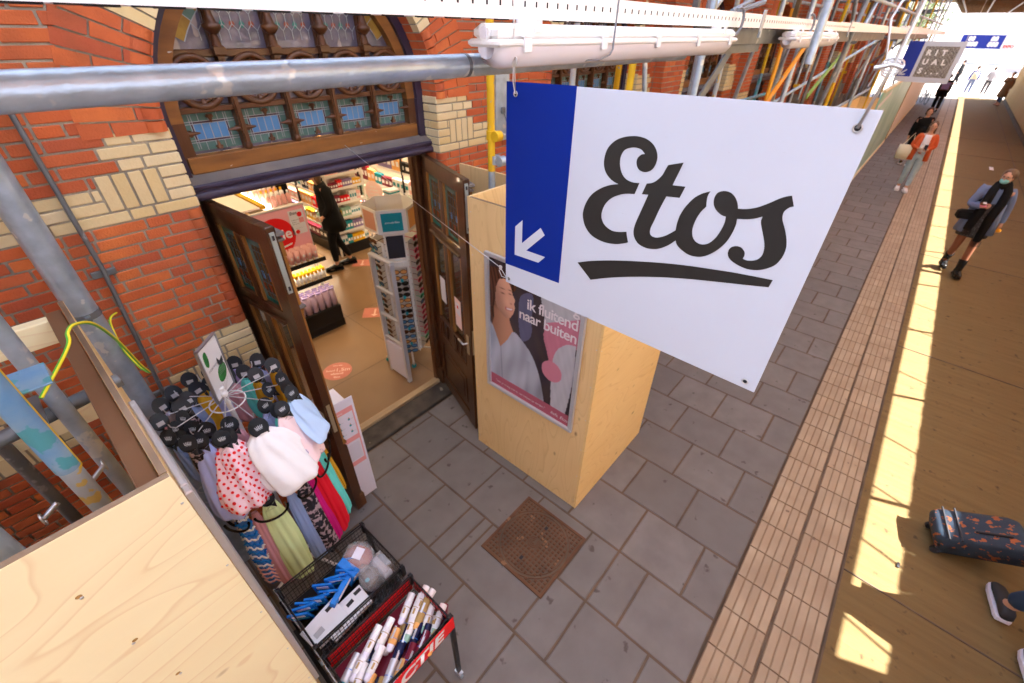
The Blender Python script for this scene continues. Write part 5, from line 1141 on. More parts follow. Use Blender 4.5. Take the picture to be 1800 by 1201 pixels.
# sales desk bits
ds = empty('service_desk', 'pale service desk with white box and tablet behind the sunglasses stand', 'counter', (4.1, 6.0, 0)); ch = []
b = B(); b.box((4.15, 5.9, .48), (.55, .7, .88), 'shelf_white', bev=.01); ch.append(b.build('body', ds)); b = B(); b.box((4.15, 5.9, .94), (.62, .78, .03), 'shelf_wood', bev=.004); ch.append(b.build('top', ds))
for o in ch: mpi(o, ds)
b = B(); b.box((4.10, 6.10, 1.10), (.20, .16, .28), 'box_white', bev=.004); b.box((4.10, 6.018, 1.20), (.201, .002, .025), 'teal'); b.box((3.998, 6.10, 1.20), (.002, .161, .025), 'teal'); tag(b.build('box'), 'white box with teal band standing on the service desk', 'box')
b = B(); b.box((4.14, 5.70, 1.06), (.20, .02, .20), 'shelf_black', bev=.004); b.box((4.14, 5.688, 1.06), (.17, .002, .17), 'acard'); tag(b.build('tablet'), 'small framed screen on the service desk', 'tablet')
# sunglasses carousel
cx_, cy2 = 2.47, 3.75; CR = .235
ca = empty('sunglasses_carousel', 'tall white rotating sunglasses display with teal header and mirror just inside the door', 'display stand', (cx_, cy2, .045))
b = B(); b.tube([(0, 0, .10), (0, 0, 1.6)], .02, 'steel', 12)
b.build('pole', ca)
for k in range(5):
    a = radians(-123+72*k); b = B(); b.tube([(0, 0, .12), (.30*cos(a), .30*sin(a), .09)], .011, 'shelf_white', 8); b.build('foot', ca)
    b = B(); b.tube([(.30*cos(a), .30*sin(a)-.008, .032), (.30*cos(a), .30*sin(a)+.008, .032)], .030, 'teal', 14); b.box((.30*cos(a), .30*sin(a), .065), (.02, .02, .04), 'steel'); b.build('caster', ca)
angs = [-123+60*k for k in range(6)]
hexp = [(CR*cos(radians(a-30)), CR*sin(radians(a-30))) for a in angs]
SUNG = {}
def sung(b, lens, fm):
    for s in (-1, 1):
        b.ball((s*.034, 0, 0), (.030, .006, .022), lens, 10); b.tube([(s*.034+.031*cos(t), -.003, .023*sin(t)) for t in [i*pi/7 for i in range(15)]], .0035, fm, 5, cap=False)
        b.tube([(s*.066, 0, .01), (s*.066, .07, .008), (s*.064, .09, -.004)], .003, fm, 5)
    b.tube([(-.010, -.003, .006), (.010, -.003, .006)], .003, fm, 5)
for nm, l_, f_ in (('dark', 'lens', 'shelf_black'), ('brown', 'lens_brown', 'lens_brown'), ('blue lensed', 'glass_blue', 'shelf_black'), ('red framed', 'lens', 'frame_red'), ('green framed', 'lens', 'frame_green'), ('amber lensed', 'orange_plastic', 'lens_brown')): SUNG[nm] = proto('sunglasses', lambda b: sung(b, l_, f_))
for k, a in enumerate(angs):
    A = radians(a); nx, ny = cos(A), sin(A); tx, ty = -ny, nx; rr_ = CR*cos(radians(30))
    b = B(); T = Matrix(((tx, nx, 0, nx*rr_), (ty, ny, 0, ny*rr_), (0, 0, 1, 0), (0, 0, 0, 1)))
    b.box((0, -.008, .86), (.20, .010, 1.36), 'shelf_white', T, .003); b.box((.1, .0, .86), (.012, .03, 1.36), 'shelf_white', T); b.build('panel', ca)
    b = B(); b.box((0, .035, 1.77), (.27, .008, .24), 'shelf_white', T, .002); b.box((0, .0405, 1.77), (.20, .002, .18), {0: 'teal', 5: 'poster_skin', 1: 'orange_plastic'}.get(k, 'teal'), T); b.box((0, .0, 1.655), (.24, .07, .008), 'shelf_white', T); b.build('header', ca)
    if k == 0:
        b = B(); b.box((0, .006, 1.50), (.17, .008, .24), 'screen', T); b.box((0, .003, 1.50), (.20, .008, .27), 'shelf_white', T); b.build('mirror', ca); b = B(); b.box((0, .03, 1.33), (.17, .06, .06), 'shelf_white', T, .003); b.build('tray', ca)
    if k in (0, 1, 5):
        rows = 16 if k == 0 else 20
        for r in range(rows):
            z = 1.24-r*.068 if k == 0 else 1.56-r*.068
            nm = (random.choice(['dark', 'dark', 'brown', 'blue lensed', 'amber lensed']) if k == 0 else random.choice(['dark', 'brown', 'brown', 'blue lensed']) if k == 5 else random.choice(['red framed', 'red framed', 'green framed', 'dark', 'blue lensed', 'red framed']))
            p = T @ Vector((0, .045, z)); col_ = {0: 'front', 5: 'left', 1: 'right'}[k]
            o = inst(SUNG[nm], 'sunglasses', (cx_+p.x, cy2+p.y, .045+p.z), f'{nm} sunglasses in the {col_} column of the carousel, row {r+1} from the top', 'sunglasses', 'sunglasses hanging on the carousel', A-pi/2+pi, rx=.15)
            o.scale = (1.15, 1.15, 1.15)
            if r % 3 == 1 and k != 1:
                b = B(); b.box((.01, -.015, -.02), (.025, .002, .035), 'teal2'); b.build('tag', o)
text('sunglasses', .026, frame((cx_+cos(radians(-123))*.246, cy2+sin(radians(-123))*.246, 1.80), (-sin(radians(-123)), cos(radians(-123)), 0), (0, 0, 1)), (-.065, 0), 'white', 'lettering', None, .001) if False else None
F = frame((cos(radians(-123))*.247, sin(radians(-123))*.247, 1.76), (-sin(radians(-123)), cos(radians(-123)), 0), (0, 0, 1)); text('zonnebrillen', .028, F, (0, 0), 'white', 'lettering', ca, .001, align='CENTER')
# security gate
ga = empty('security_gate', 'silver anti theft gate with crossbars beside the sunglasses display', 'security gate', (2.11, 3.50, .045)); b = B()
p0, p1 = Vector((0, -.17, 0)), Vector((.01, .17, 0))
for p in (p0, p1): b.box((p.x, p.y, .74), (.045, .035, 1.48), 'alu_light', bev=.01)
b.box((0.005, 0, 1.48), (.05, .36, .035), 'alu_light', bev=.008)
b.build('frame', ga)
for z in (.50, .80, 1.12): b = B(); b.box((.005, 0, z), (.035, .32, .022), 'alu_light', bev=.004); b.build('crossbar', ga)
b = B(); b.box((.005, 0, .24), (.03, .31, .42), 'acard', bev=.004); b.build('base_panel', ga)
# sanitiser stand
sa = empty('sanitiser_stand', 'white cardboard hygiene stand with pink instruction sheet in front of the left door leaf', 'stand', (.96, 2.62, 0)); 
U_ = Vector((.99, -.0, 0)); T = Matrix.Rotation(radians(-2), 4, 'Z')
b = B(); b.box((-.02, .0, .50), (.20, .32, .98), 'acard', T, .003); b.build('body', sa)
b = B(); b.box((-.02, -.165, .56), (.205, .006, 1.12), 'acard', T, .002); b.build('front', sa)
F4 = frame((T @ Vector((-.105, -.169, .42))), T.to_3x3() @ Vector((1, 0, 0)), (0, 0, 1)); b = B(); b.rect(0, 0, .17, .62, 'paper_pink', F4, .0004); b.rect(.01, .05, .16, .57, 'acard', F4, .0008); b.rect(.01, .27, .16, .32, 'paper_pink', F4, .0012)
for k in range(9): b.rect(.02, .07+.02*k, .15, .075+.02*k, 'poster_grey', F4, .0012)
for k in range(3):
    for q in range(2): b.disc((.04+.08*q, .37+.065*k), .010, 'teal', F4, .0012, 12); b.disc((.04+.08*q, .385+.065*k), .006, 'poster_skin', F4, .0014, 12); b.rect(.055+.08*q, .365+.065*k, .075+.08*q, .368+.065*k, 'poster_grey', F4, .0012)
b.build('sheet', sa); text('Hygiene', .022, F4, (.012, .585), 'white', 'lettering', sa, .0015)
b = B(); b.loft([(.93, 2.66, .99, .035, .035), (.93, 2.66, 1.14, .035, .035), (.93, 2.66, 1.17, .014, .014)], 'gel', 16); b.tube([(.93, 2.66, 1.17), (.93, 2.66, 1.22), (.90, 2.62, 1.22)], .008, 'white', 8); tag(b.build('gel_bottle'), 'clear hand gel pump bottle standing on the white hygiene stand', 'bottle')

# ------------------------------------------------------------------ scarf stand
SC = Vector((.31, 2.35, 0)); RZ = 1.68
sx = empty('scarf_stand', 'white round hanging stand with radiating arms full of scarves', 'display stand', (SC.x, SC.y, 0))
b = B(); b.tube([(0, 0, .02), (0, 0, 1.74)], .014, 'white', 12); b.build('pole', sx)
for k in range(4): a = k*pi/2+.4; b = B(); b.tube([(0, 0, .05), (.3*cos(a), .3*sin(a), .03)], .012, 'white', 8); b.build('foot', sx)
b = B(); b.tube([(.09*cos(t), .09*sin(t), 1.64) for t in [i*2*pi/24 for i in range(25)]], .004, 'white', 6, cap=False); b.ball((0, 0, 1.70), .022, 'white', 12); b.build('hub', sx)
ARMS = []
for (zz, R0, n, a0) in ((RZ, .265, 12, 8), (1.16, .31, 12, 3)):
    for k in range(n):
        a = radians(a0+360/n*k); b = B(); c_, s_ = cos(a), sin(a)
        b.tube([(.01*c_, .01*s_, zz-.0), (R0*c_*.97, R0*s_*.97, zz-.02), (R0*c_, R0*s_, zz-.015), (R0*1.05*c_, R0*1.05*s_, zz+.0), (R0*1.06*c_, R0*1.06*s_, zz+.022)], .0026, 'alu_light', 6); b.build('arm', sx)
        ARMS.append((zz, a, R0))
b = B(); Fk = (Vector((-.051, -.04, 1.678)), Vector((.7144, .6997, 0)), Vector((.0354, -.0361, .9987))); w_, h_ = .186, .35
for (u0, v0, u1, v1) in ((0, 0, w_, .008), (0, h_-.008, w_, h_), (0, 0, .008, h_), (w_-.008, 0, w_, h_)): b.poly([(u0, v0), (u1, v0), (u1, v1), (u0, v1)], 'alu', Fk, .008, .016)
b.rect(.004, .004, w_-.004, h_-.004, 'alu', Fk, -.008)
sf = b.build('sign_holder', sx); b = B(); b.rect(.008, .008, w_-.008, h_-.008, 'box_white', Fk, .002)
b.poly(catmull([(.085, .10), (.105, .075), (.145, .085), (.170, .125), (.165, .165), (.13, .175), (.095, .15)], 4), 'green_leaf', Fk, .003); b.poly(catmull([(.03, .24), (.05, .22), (.065, .26), (.06, .31), (.035, .30)], 4), 'green_leaf', Fk, .003); b.poly(catmull([(.12, .18), (.16, .165), (.17, .21), (.14, .195), (.125, .225)], 3), 'hole', Fk, .0032)
for k in range(5): strip(b, (.10+.012*k, .12), (.115+.012*k, .16), .0025, 'lead', .0034, Fk)
for k in range(5): strip(b, (.10, .02), (.07+.022*k, .075), .002, 'poster_grey', .003, Fk)
b.build('print', sx); text('scarves', .030, Fk, (.03, .19), 'alu', 'lettering', sx, .003, shear=.2)
def crown(b, F, s, m, o=.001):
    b.poly([(-.5*s, -.22*s), (.5*s, -.22*s), (.5*s, -.10*s), (-.5*s, -.10*s)], m, F, o)
    for k in range(-2, 3): b.poly([(k*.2*s-.045*s, -.06*s), (k*.2*s+.045*s, -.06*s), (k*.24*s+.07*s, .22*s-.05*s*abs(k)), (k*.24*s-.07*s, .22*s-.05*s*abs(k))], m, F, o)
    for k in range(-2, 3): b.disc((k*.25*s, .30*s-.05*s*abs(k)), .06*s, m, F, o, 8)
    b.poly([(-.42*s, -.38*s), (.42*s, -.38*s), (.42*s, -.33*s), (-.42*s, -.33*s)], m, F, o)
def tagcard(parent, F, s=1.0, front='tag_black', logo=True):
    b = B(); P = [(.036*s*cos(t), .042*s*sin(t)) for t in [radians(-40+i*360/16) for i in range(17)]]+[(-.026*s, -.062*s), (.026*s, -.062*s)]
    b.poly(P, front, F, .0012, .0024); b.poly([(x, y) for x, y in P][::-1], 'tag_back', (F[0]-F[1].cross(F[2])*.0014, F[1], F[2]), 0)
    o = b.build('card', parent); 
    if logo: b = B(); crown(b, F, .026*s, 'tag_white', .002); b.build('logo', o)
    else: b = B(); b.rect(-.014*s, -.02*s, .014*s, .0, 'poster_grey', F, .002); b.build('sticker', o)
    return o
def scarf(label, cl, top, bot, w0, w1, th=.5, cam_tag=True, tagpos=None, folds=.10, nf=6, out=.0, s=1.05, belly=.0):
    top, bot = Vector(top), Vector(bot); e = empty('scarf', label, 'scarf', tuple(top), 'scarves and headscarves on the round stand')
    d = Vector((top.x-SC.x, top.y-SC.y, 0)); d = d.normalized() if d.length > .01 else Vector((0, -1, 0)); t_ = Vector((-d.y, d.x, 0)); L_ = bot-top
    n = 36; rings = 16; vs = []; fs = []; ph_ = random.uniform(0, 6)
    for i in range(rings+1):
        q = i/rings; c_ = top.lerp(bot, q)-top+d*(out*sin(pi*q))
        w = (w0+(w1-w0)*min(1, q*1.5)**.7)*(1-.0*q); 
        if q > .86: w *= 1-.65*((q-.86)/.14)**2*(1 if belly else .35)
        if q < .12: w *= .55+.45*q/.12
        for k in range(n):
            a = 2*pi*k/n; f_ = 1+folds*1.25*sin(nf*a+2.2*sin(q*3+ph_)+i*.05)*min(1, q*3)+folds*.8*sin((nf+4)*a+q*5+ph_)+folds*.5*sin(2*a+q*7+ph_)
            vs.append(c_+t_*(w*.5*cos(a)*f_)+d*(w*.5*th*sin(a)*f_)+Vector((0, 0, .012*sin(3*a+q*4)*min(1, q*2))))
    for i in range(rings):
        for k in range(n): j = (k+1) % n; fs.append((i*n+k, i*n+j, (i+1)*n+j, (i+1)*n+k))
    fs += [tuple(range(n)), tuple(rings*n+k for k in range(n))]
    b = B(); b.add(vs, fs, 'cloth_'+cl, smooth=True); co_ = b.build('cloth', e)
    m_ = co_.modifiers.new('s', 'SUBSURF'); m_.levels = 1; m_.render_levels = 1
    if tagpos is not False:
        toc = (Vector((0, 0, H0))-top).normalized() if cam_tag else d
        N_ = ((d*.55+toc*.6) if d.dot(toc) > -.1 else (toc*.9-d*.15+Vector((random.uniform(-.5, .5), 0, random.uniform(-.3, .1))))).normalized(); U_ = Vector((0, 0, 1)).cross(N_).normalized(); V_ = N_.cross(U_).normalized(); F = (Vector((0, 0, .035))+d*.012, U_, V_); tagcard(e, F, s*1.12, logo=d.dot(toc) > -.1)
    return e, co_
def P(a, r=.31, z=1.60): return (SC.x+r*cos(radians(a)), SC.y+r*sin(radians(a)), z)
scarf('lilac ribbed scarf with black crown tag at the left front of the stand', 'lilac', (.11, 2.17, 1.60), (.05, 2.03, 1.16), .09, .18, belly=0)
e, c1 = scarf('white scarf with red dots and red edge at the front of the stand', 'reddots', (.20, 2.08, 1.61), (.14, 1.95, 1.24), .11, .22, th=.75, folds=.13, belly=1, s=1.25)
scarf('plain white puffy scarf hanging at the front of the stand', 'white', (.335, 2.03, 1.61), (.385, 1.87, 1.27), .15, .28, th=.62, folds=.09, belly=1, nf=5, s=1.2)
scarf('pale pink scarf with small grey dots right of the white one', 'pale', (.475, 2.07, 1.61), (.525, 1.93, 1.30), .12, .19, th=.35, folds=.08, nf=4)
scarf('light blue scarf beside the door leaf', 'lightblue', (.565, 2.14, 1.62), (.62, 1.98, 1.38), .13, .20, th=.45, nf=4, belly=1)
scarf('pale rose scarf at the back right of the stand', 'pale', (.575, 2.26, 1.64), (.64, 2.13, 1.42), .10, .14, th=.4)
scarf('mustard yellow knotted scarf at the far left of the stand', 'mustard', (.055, 2.27, 1.58), (.045, 2.21, 1.38), .03, .07)
scarf('small grey blue scarf behind the mustard one', 'denim', (.06, 2.36, 1.58), (.03, 2.30, 1.35), .05, .10)
# red edge and dots of the dotted scarf
b = B(); random.seed(3)
me_ = c1.data; vv = [v.co.copy() for v in me_.vertices]
for i in range(1, 15):
    for k in range(0, 36, 2):
        kk = (k+(i % 2)) % 36; p = vv[i*36+kk]; q = vv[i*36+(kk+1) % 36]; r_ = vv[(i+1)*36+kk]; N_ = (q-p).cross(r_-p).normalized()
        cen = vv[i*36+kk]*.5+vv[(i+1)*36+(kk+1) % 36]*.5; ax = Vector((sum((vv[i*36+z] for z in range(36)), Vector()))/36)
        if N_.dot(cen-ax) < 0: N_ = -N_
        u = (q-p).normalized(); w = N_.cross(u); rr_ = .0085*random.uniform(.7, 1.2); m_ = 'red'
        b.add([cen+N_*.0012+(u*cos(t)+w*sin(t))*rr_ for t in [z*2*pi/9 for z in range(9)]], [tuple(range(9))], m_)
b.build('dots', c1); 
b = B(); pts = [vv[i*36+28]*1.0+Vector((-.004, -.010, 0)) for i in range(0, 16)]; b.tube(pts, [.006+.010*sin(pi*i/15) for i in range(16)], 'red', 8); b.build('edging', c1)
# black hanger tags on the remaining arms, each with a short folded scarf end
cols = ['violet', 'mustard', 'taupe', 'aqua', 'denim', 'rose', 'mustard', 'leopard', 'lilac', 'taupe']
for k, (a, z) in enumerate([(60, 1.64), (85, 1.63), (105, 1.64), (125, 1.63), (145, 1.64), (165, 1.62), (35, 1.65), (15, 1.64), (190, 1.60), (215, 1.61), (245, 1.62), (300, 1.60), (330, 1.62)]):
    for q in range(2):
        rr_ = .30-.10*q; p = P(a+q*7, rr_, z-.01*q); c_ = cols[(k*3+q*5) % len(cols)]
        ww = ['violet', 'mustard yellow', 'taupe', 'aqua', 'denim blue', 'rose', 'mustard yellow', 'leopard print', 'lilac', 'taupe'][(k*3+q*5) % len(cols)]
        pos = {0: 'outer', 1: 'inner'}[q]; side = ['back right', 'back', 'back', 'back left', 'left', 'left', 'right', 'right', 'left front', 'left front', 'front', 'front right', 'right front'][k]
        e, _ = scarf(f'{ww} scarf under a black tag, {side}, {pos} hook of the top tier', c_, p, (p[0]+.01, p[1]-.01, z-.30-.03*q), .06, .12, th=.5, cam_tag=True, s=1.05)
# lower tier
for lab, cl, a, w, zb, tp in [('aqua printed long scarf on the lower tier nearest the door leaf', 'aqua', -38, .13, .48, 1.16), ('plain red long scarf on the lower tier', 'red', -52, .13, .45, 1.14), ('magenta long scarf between the red and the leopard ones', 'magenta', -64, .07, .45, 1.12), ('black and pink leopard print long scarf on the lower tier', 'leopard', -74, .11, .42, 1.12),
        ('pale denim blue long scarf beside the leopard one', 'denim', -86, .08, .45, 1.10), ('lime yellow long scarf at the front of the lower tier', 'lime', -104, .14, .40, 1.13), ('rose long scarf behind the lime one', 'rose', -118, .08, .40, 1.08), ('blue and white striped long scarf with pink end', 'stripe', -130, .10, .42, 1.10),
        ('orange narrow scarf beside the striped one', 'orange', -141, .05, .5, 1.10), ('violet long scarf on the left of the lower tier', 'violet', -152, .08, .45, 1.08), ('taupe patterned long scarf at the far left of the lower tier', 'taupe', -166, .08, .4, 1.05), ('mustard long scarf behind the aqua one', 'mustard', -22, .08, .6, 1.16)]:
    r0 = .36; p = (SC.x+r0*cos(radians(a)), SC.y+r0*sin(radians(a))*.95, tp); q_ = (SC.x+(r0+.06)*cos(radians(a)), SC.y+(r0+.06)*sin(radians(a)), zb)
    p = (max(.07, p[0]), p[1], p[2]); q_ = (max(.06, q_[0]), q_[1], q_[2])
    e, c_ = scarf(lab, cl, p, q_, w*.75, w, th=.46, nf=8, folds=.13, tagpos=None if cl == 'lime' else False)
    N_ = Vector((cos(radians(a)), sin(radians(a)), 0)); t_ = Vector((-N_.y, N_.x, 0)); b = B()
    if cl in ('lime', 'leopard', 'red', 'aqua', 'violet', 'orange', 'stripe'):
        pts = [N_*(.03+w*.24)+t_*(w*.62*cos(u))+Vector((0, 0, -.02-.075*abs(sin(u)))) for u in [pi+i*pi/14 for i in range(15)]]; b.tube(pts, .007, 'tag_back' if cl != 'violet' else 'poster_grey', 8); b.build('hanger', e)
    if cl == 'stripe':
        b = B(); vv = [v.co for v in c_.data.vertices]
        for i in range(1, 16):
            ring = [vv[i*36+k] for k in range(36)]; cen = sum(ring, Vector())/36
            b.tube([cen+(p_-cen)*1.03+Vector((0, 0, .008*sin(k*1.1))) for k, p_ in enumerate(ring+[ring[0]])], .007, 'pink_tube' if i > 11 else 'white' if i % 2 else 'foil_blue', 6, cap=False)
        b.build('stripes', c_)

# ------------------------------------------------------------------ wire basket cart
ct = empty('basket_cart', 'black wire basket cart on castors with red front banner in front of the scarf stand', 'cart', (.285, 1.22, 0)); ch = []
def basket(x0, x1, y0, y1, z0, z1, red_):
    b = B(); R1 = .0035
    for z, r_ in ((z1, .0055), (z1-.02, R1), (z0, .004), ((z0+z1)/2, R1)): b.tube([(x0, y0, z), (x1, y0, z), (x1, y1, z), (x0, y1, z), (x0, y0, z)], r_, 'wire_black', 6)
    nx = 26; ny = 14
    for k in range(1, nx): x = x0+(x1-x0)*k/nx; b.tube([(x, y0, z1), (x, y0, z0), (x, y1, z0), (x, y1, z1)], .0017, 'wire_black', 4)
    for k in range(1, ny): y = y0+(y1-y0)*k/ny; b.tube([(x0, y, z1), (x0, y, z0), (x1, y, z0), (x1, y, z1)], .0017, 'wire_black', 4)
    for k in range(1, 6):
        z = z0+(z1-z0)*k/6; b.tube([(x0, y0, z), (x1, y0, z), (x1, y1, z), (x0, y1, z), (x0, y0, z)], .0017, 'wire_black', 4)
    for (x, y) in ((x0, y0), (x1, y0), (x0, y1), (x1, y1)): b.box((x, y, z1-.04), (.022, .022, .10), 'wire_black', bev=.005)
    b.box(((x0+x1)/2, (y0+y1)/2, z0+.004), (x1-x0-.02, y1-y0-.02, .003), 'maroon' if red_ else 'shelf_black')
    ch.append(b.build('basket', ct))
    if red_:
        b = B(); b.box(((x0+x1)/2, y1+.008, (z0+z1)/2-.01), (x1-x0, .004, z1-z0-.04), 'red'); b.box((x1+.008, (y0+y1)/2, (z0+z1)/2-.01), (.004, y1-y0, z1-z0-.04), 'red'); ch.append(b.build('lining', ct))
basket(.03, .535, 1.225, 1.61, .78, .955, False); basket(.035, .555, .875, 1.195, .70, .87, True)
b = B(); b.box((.29, .862, .80), (.56, .004, .12), 'red', bev=.001); ch.append(b.build('banner', ct)); FBn = frame((.29, .860, .80), (1, 0, 0), (0, 0, 1)); ch.append(text('ACTIE', .128, FBn, (.02, -.046), 'white', 'lettering', ct, .001, bold=.005, shear=.15, align='CENTER', spacing=1.05))
for (x, y) in ((.565, .88), (.025, .88), (.55, 1.60), (.02, 1.60)):
    b = B(); b.box((x, y, .47), (.024, .024, .78), 'wire_black', bev=.004); ch.append(b.build('leg', ct)); b = B(); b.tube([(x, y, .09), (x, y, .06)], .008, 'steel', 8); b.tube([(x-.01, y, .035), (x+.01, y, .035)], .033, 'galv', 14); b.box((x, y, .068), (.03, .05, .01), 'steel'); ch.append(b.build('caster', ct))
b = B(); b.box((.29, 1.21, .55), (.52, .03, .03), 'wire_black'); b.box((.0, 1.24, .55), (.02, .7, .03), 'wire_black'); ch.append(b.build('crossbar', ct))
for o in ch: mpi(o, ct)
# goods in the baskets
def can(b, m, cap, L_=.15, r=.020):
    b.tube([(-L_/2, 0, 0), (L_/2-.03, 0, 0), (L_/2-.024, 0, 0)], [r, r, r*.86], m, 16); b.tube([(L_/2-.023, 0, 0), (L_/2, 0, 0), (L_/2+.008, 0, 0)], [r*.9, r*.82, r*.45], cap, 14); b.tube([(-L_*.2, 0, 0), (L_*.12, 0, 0)], r+.0006, {'white': 'box_white', 'navy': 'navy'}.get(m, m), 16)
    b.tube([(-L_*.02, 0, 0), (L_*.0, 0, 0)], r+.0012, 'gold_label' if m == 'white' else 'foil_blue', 16)
    if m == 'white': b.box((.02, 0, r+.001), (.028, .010, .0015), 'gold_label')
    else: b.box((-.02, 0, r+.0008), (.05, .010, .002), 'alu_light')
me_w = proto('spray_can', lambda b: can(b, 'white', 'acard')); me_g = proto('spray_can', lambda b: can(b, 'white', 'green_cap')); me_n = proto('spray_can', lambda b: can(b, 'navy', 'navy', .16)); me_o = proto('lotion_bottle', lambda b: can(b, 'gold_label', 'orange_plastic', .15, .022)); me_t = proto('spray_can', lambda b: can(b, 'alu_light', 'teal', .15, .022)); me_c = proto('roll_on', lambda b: can(b, 'orange_plastic', 'acard', .10, .022)); me_m = proto('spray_can', lambda b: can(b, 'maroon', 'alu_light', .16, .022))
A0 = radians(208)
items = [(me_w, .455, 1.12, 'white spray can with gold band, topmost in the upper right corner of the red basket'), (me_w, .485, 1.075, 'white spray can with gold band, second from the back right'), (me_o, .49, 1.03, 'gold brown bottle between white cans at the right of the red basket'), (me_g, .505, .995, 'white can with green cap, right side of the red basket'), (me_g, .53, .945, 'white can with green cap, nearest the front right corner'),
   (me_w, .30, 1.10, 'white spray can in the middle of the back row'), (me_c, .315, 1.05, 'small orange roll on bottle in the middle of the red basket'), (me_w, .145, 1.085, 'white spray can at the left of the back row'), (me_w, .19, 1.03, 'white spray can with gold band, left of the middle'), (me_n, .34, 1.00, 'dark blue can just below the orange roll on'), (me_n, .385, .965, 'black and blue can in the middle of the red basket'), (me_n, .41, .92, 'dark blue can with silver emblem near the front'),
   (me_o, .455, .905, 'brown gold bottle along the front wires'), (me_t, .20, .93, 'teal and silver can at the front left'), (me_m, .30, .91, 'dark red can at the front'), (me_c, .115, .98, 'orange capped lotion bottle at the left end'), (me_w, .095, 1.03, 'short white can at the far left of the red basket'), (me_c, .25, .905, 'orange blue bottle in front of the teal can'), (me_o, .12, .91, 'gold brown bottle in the front left corner of the red basket'), (me_g, .42, 1.03, 'white can with green cap between the back row and the blue cans'), (me_w, .235, 1.12, 'white spray can wedged behind the middle of the back row'), (me_n, .26, .965, 'dark blue can left of the black and blue one'), (me_w, .53, 1.09, 'white spray can in the upper right corner against the red lining'), (me_m, .38, .905, 'dark red can along the front wires'), (me_t, .09, 1.10, 'teal and silver can in the back left corner')]
random.seed(11)
for k, (m_, x, y, lab) in enumerate(items):
    inst(m_, 'spray_can' if m_ not in (me_o, me_c) else 'lotion_bottle', (x, y, .765+.008*(k % 3)), lab, 'spray can' if m_ not in (me_o, me_c) else 'bottle', 'cans and bottles lying in the red basket', A0+random.uniform(-.08, .08), 1.0, rx=random.uniform(-.6, .6), ry=random.uniform(-.06, .06))
for k in range(14): inst([me_n, me_w, me_m, me_o][k % 4], 'spray_can', (.10+.075*(k % 7), .94+.14*(k//7), .726), 'can in the hidden bottom layer of the red basket', 'spray can', 'cans and bottles lying in the red basket', A0+random.uniform(-.3, .3))
b = B(); b.box((0, 0, .06), (.012, .10, .13), 'foil_blue', bev=.003); b.box((-.007, 0, .09), (.002, .06, .03), 'acard'); b.box((-.007, 0, .045), (.002, .08, .015), 'teal2'); o = b.build('tmp'); me_s = o.data; bpy.data.objects.remove(o)
for k in range(12): inst(me_s, 'blue_pack', (.06+.030*k, 1.47+.014*(k % 3), .80), f'shiny blue wet wipe pack standing in the upper basket, number {k+1} from the left', 'pack', 'blue packs in the upper basket', .9+.15*sin(k*2), ry=-.25+.2*sin(k*3))
for k, (x, y, z, sx_, sy2, rz) in enumerate([(.115, 1.335, .845, .20, .13, .12), (.20, 1.29, .835, .20, .10, .1), (.275, 1.32, .82, .14, .12, .0)]):
    b = B(); b.box((0, 0, 0), (sx_, sy2, .035), 'box_white', bev=.003); b.box((sx_*.3, sy2*.3, .0178), (.04, .02, .001), 'hole'); b.box((-sx_*.2, -.01, .0178), (.05, .03, .001), 'poster_grey'); b.box((-sx_*.49, 0, .005), (.003, sy2*.9, .02), 'teal'); o = b.build('box'); o.location = (x, y, z); o.rotation_euler = (.12, -.08, rz); tag(o, ['flat white carton with bar code at the left of the upper basket', 'flat white carton overlapping the first one', 'white divided carton beside the dark gap'][k], 'box', 'white cartons in the upper basket')
b = B(); b.box((0, 0, 0), (.20, .03, .05), 'foil_blue', bev=.002); b.box((0, -.0155, 0), (.12, .001, .03), 'white'); o = b.build('blue_carton'); o.location = (.27, 1.415, .875); o.rotation_euler = (.2, .1, .5); tag(o, 'blue and white carton lying across the middle of the upper basket', 'carton')
b = B(); b.loft([(0, 0, 0, .06, .07), (0, 0, .03, .065, .08), (0, 0, .05, .045, .05)], 'crimson_wrap', 18, jit=.05); b.loft([(0, 0, -.01, .085, .10), (0, 0, .035, .08, .09), (0, 0, .06, .05, .055)], 'plastic_clear', 12, jit=.12); b.box((.0, -.0, .063), (.065, .05, .002), 'acard'); o = b.build('wrapped_bag'); o.location = (.42, 1.49, .87); o.rotation_euler = (.15, 0, .5); tag(o, 'clear wrapped dark red item with white label in the upper basket', 'package')
b = B(); b.box((0, 0, 0), (.05, .12, .13), 'foil_blue', bev=.004); b.box((.0, -.061, .02), (.03, .002, .05), 'acard'); o = b.build('blue_bag'); o.location = (.335, 1.48, .86); o.rotation_euler = (.3, .1, .3); tag(o, 'blue foil pack leaning against the dark red wrapped item', 'pack')
b = B(); b.loft([(0, 0, 0, .05, .07), (0, 0, .05, .055, .07), (0, 0, .09, .03, .06)], 'plastic_clear', 14, jit=.1); b.box((0, 0, .03), (.07, .09, .05), 'shelf_black', bev=.01); b.disc((0, 0), .012, 'teal', frame((-.02, -.02, .062), (1, 0, 0), (0, 1, 0)), 0); o = b.build('black_pack'); o.location = (.40, 1.36, .83); tag(o, 'black wrapped item with small teal sticker in the upper basket', 'package')
b = B(); b.box((0, 0, 0), (.05, .14, .05), 'poster_grey', bev=.01); b.box((.03, .02, .02), (.03, .10, .04), 'galv', bev=.01); b.loft([(0, 0, -.02, .07, .08), (0, 0, .05, .04, .06)], 'plastic_clear', 12, jit=.12); o = b.build('grey_pack'); o.location = (.48, 1.36, .86); tag(o, 'grey wrapped items in the right corner of the upper basket', 'package')
b = B(); b.box((.02, 1.30, .86), (.004, .66, .20), 'plastic_clear'); tag(b.build('clear_panel'), 'clear plastic panel standing on edge beside the plywood box', 'panel')
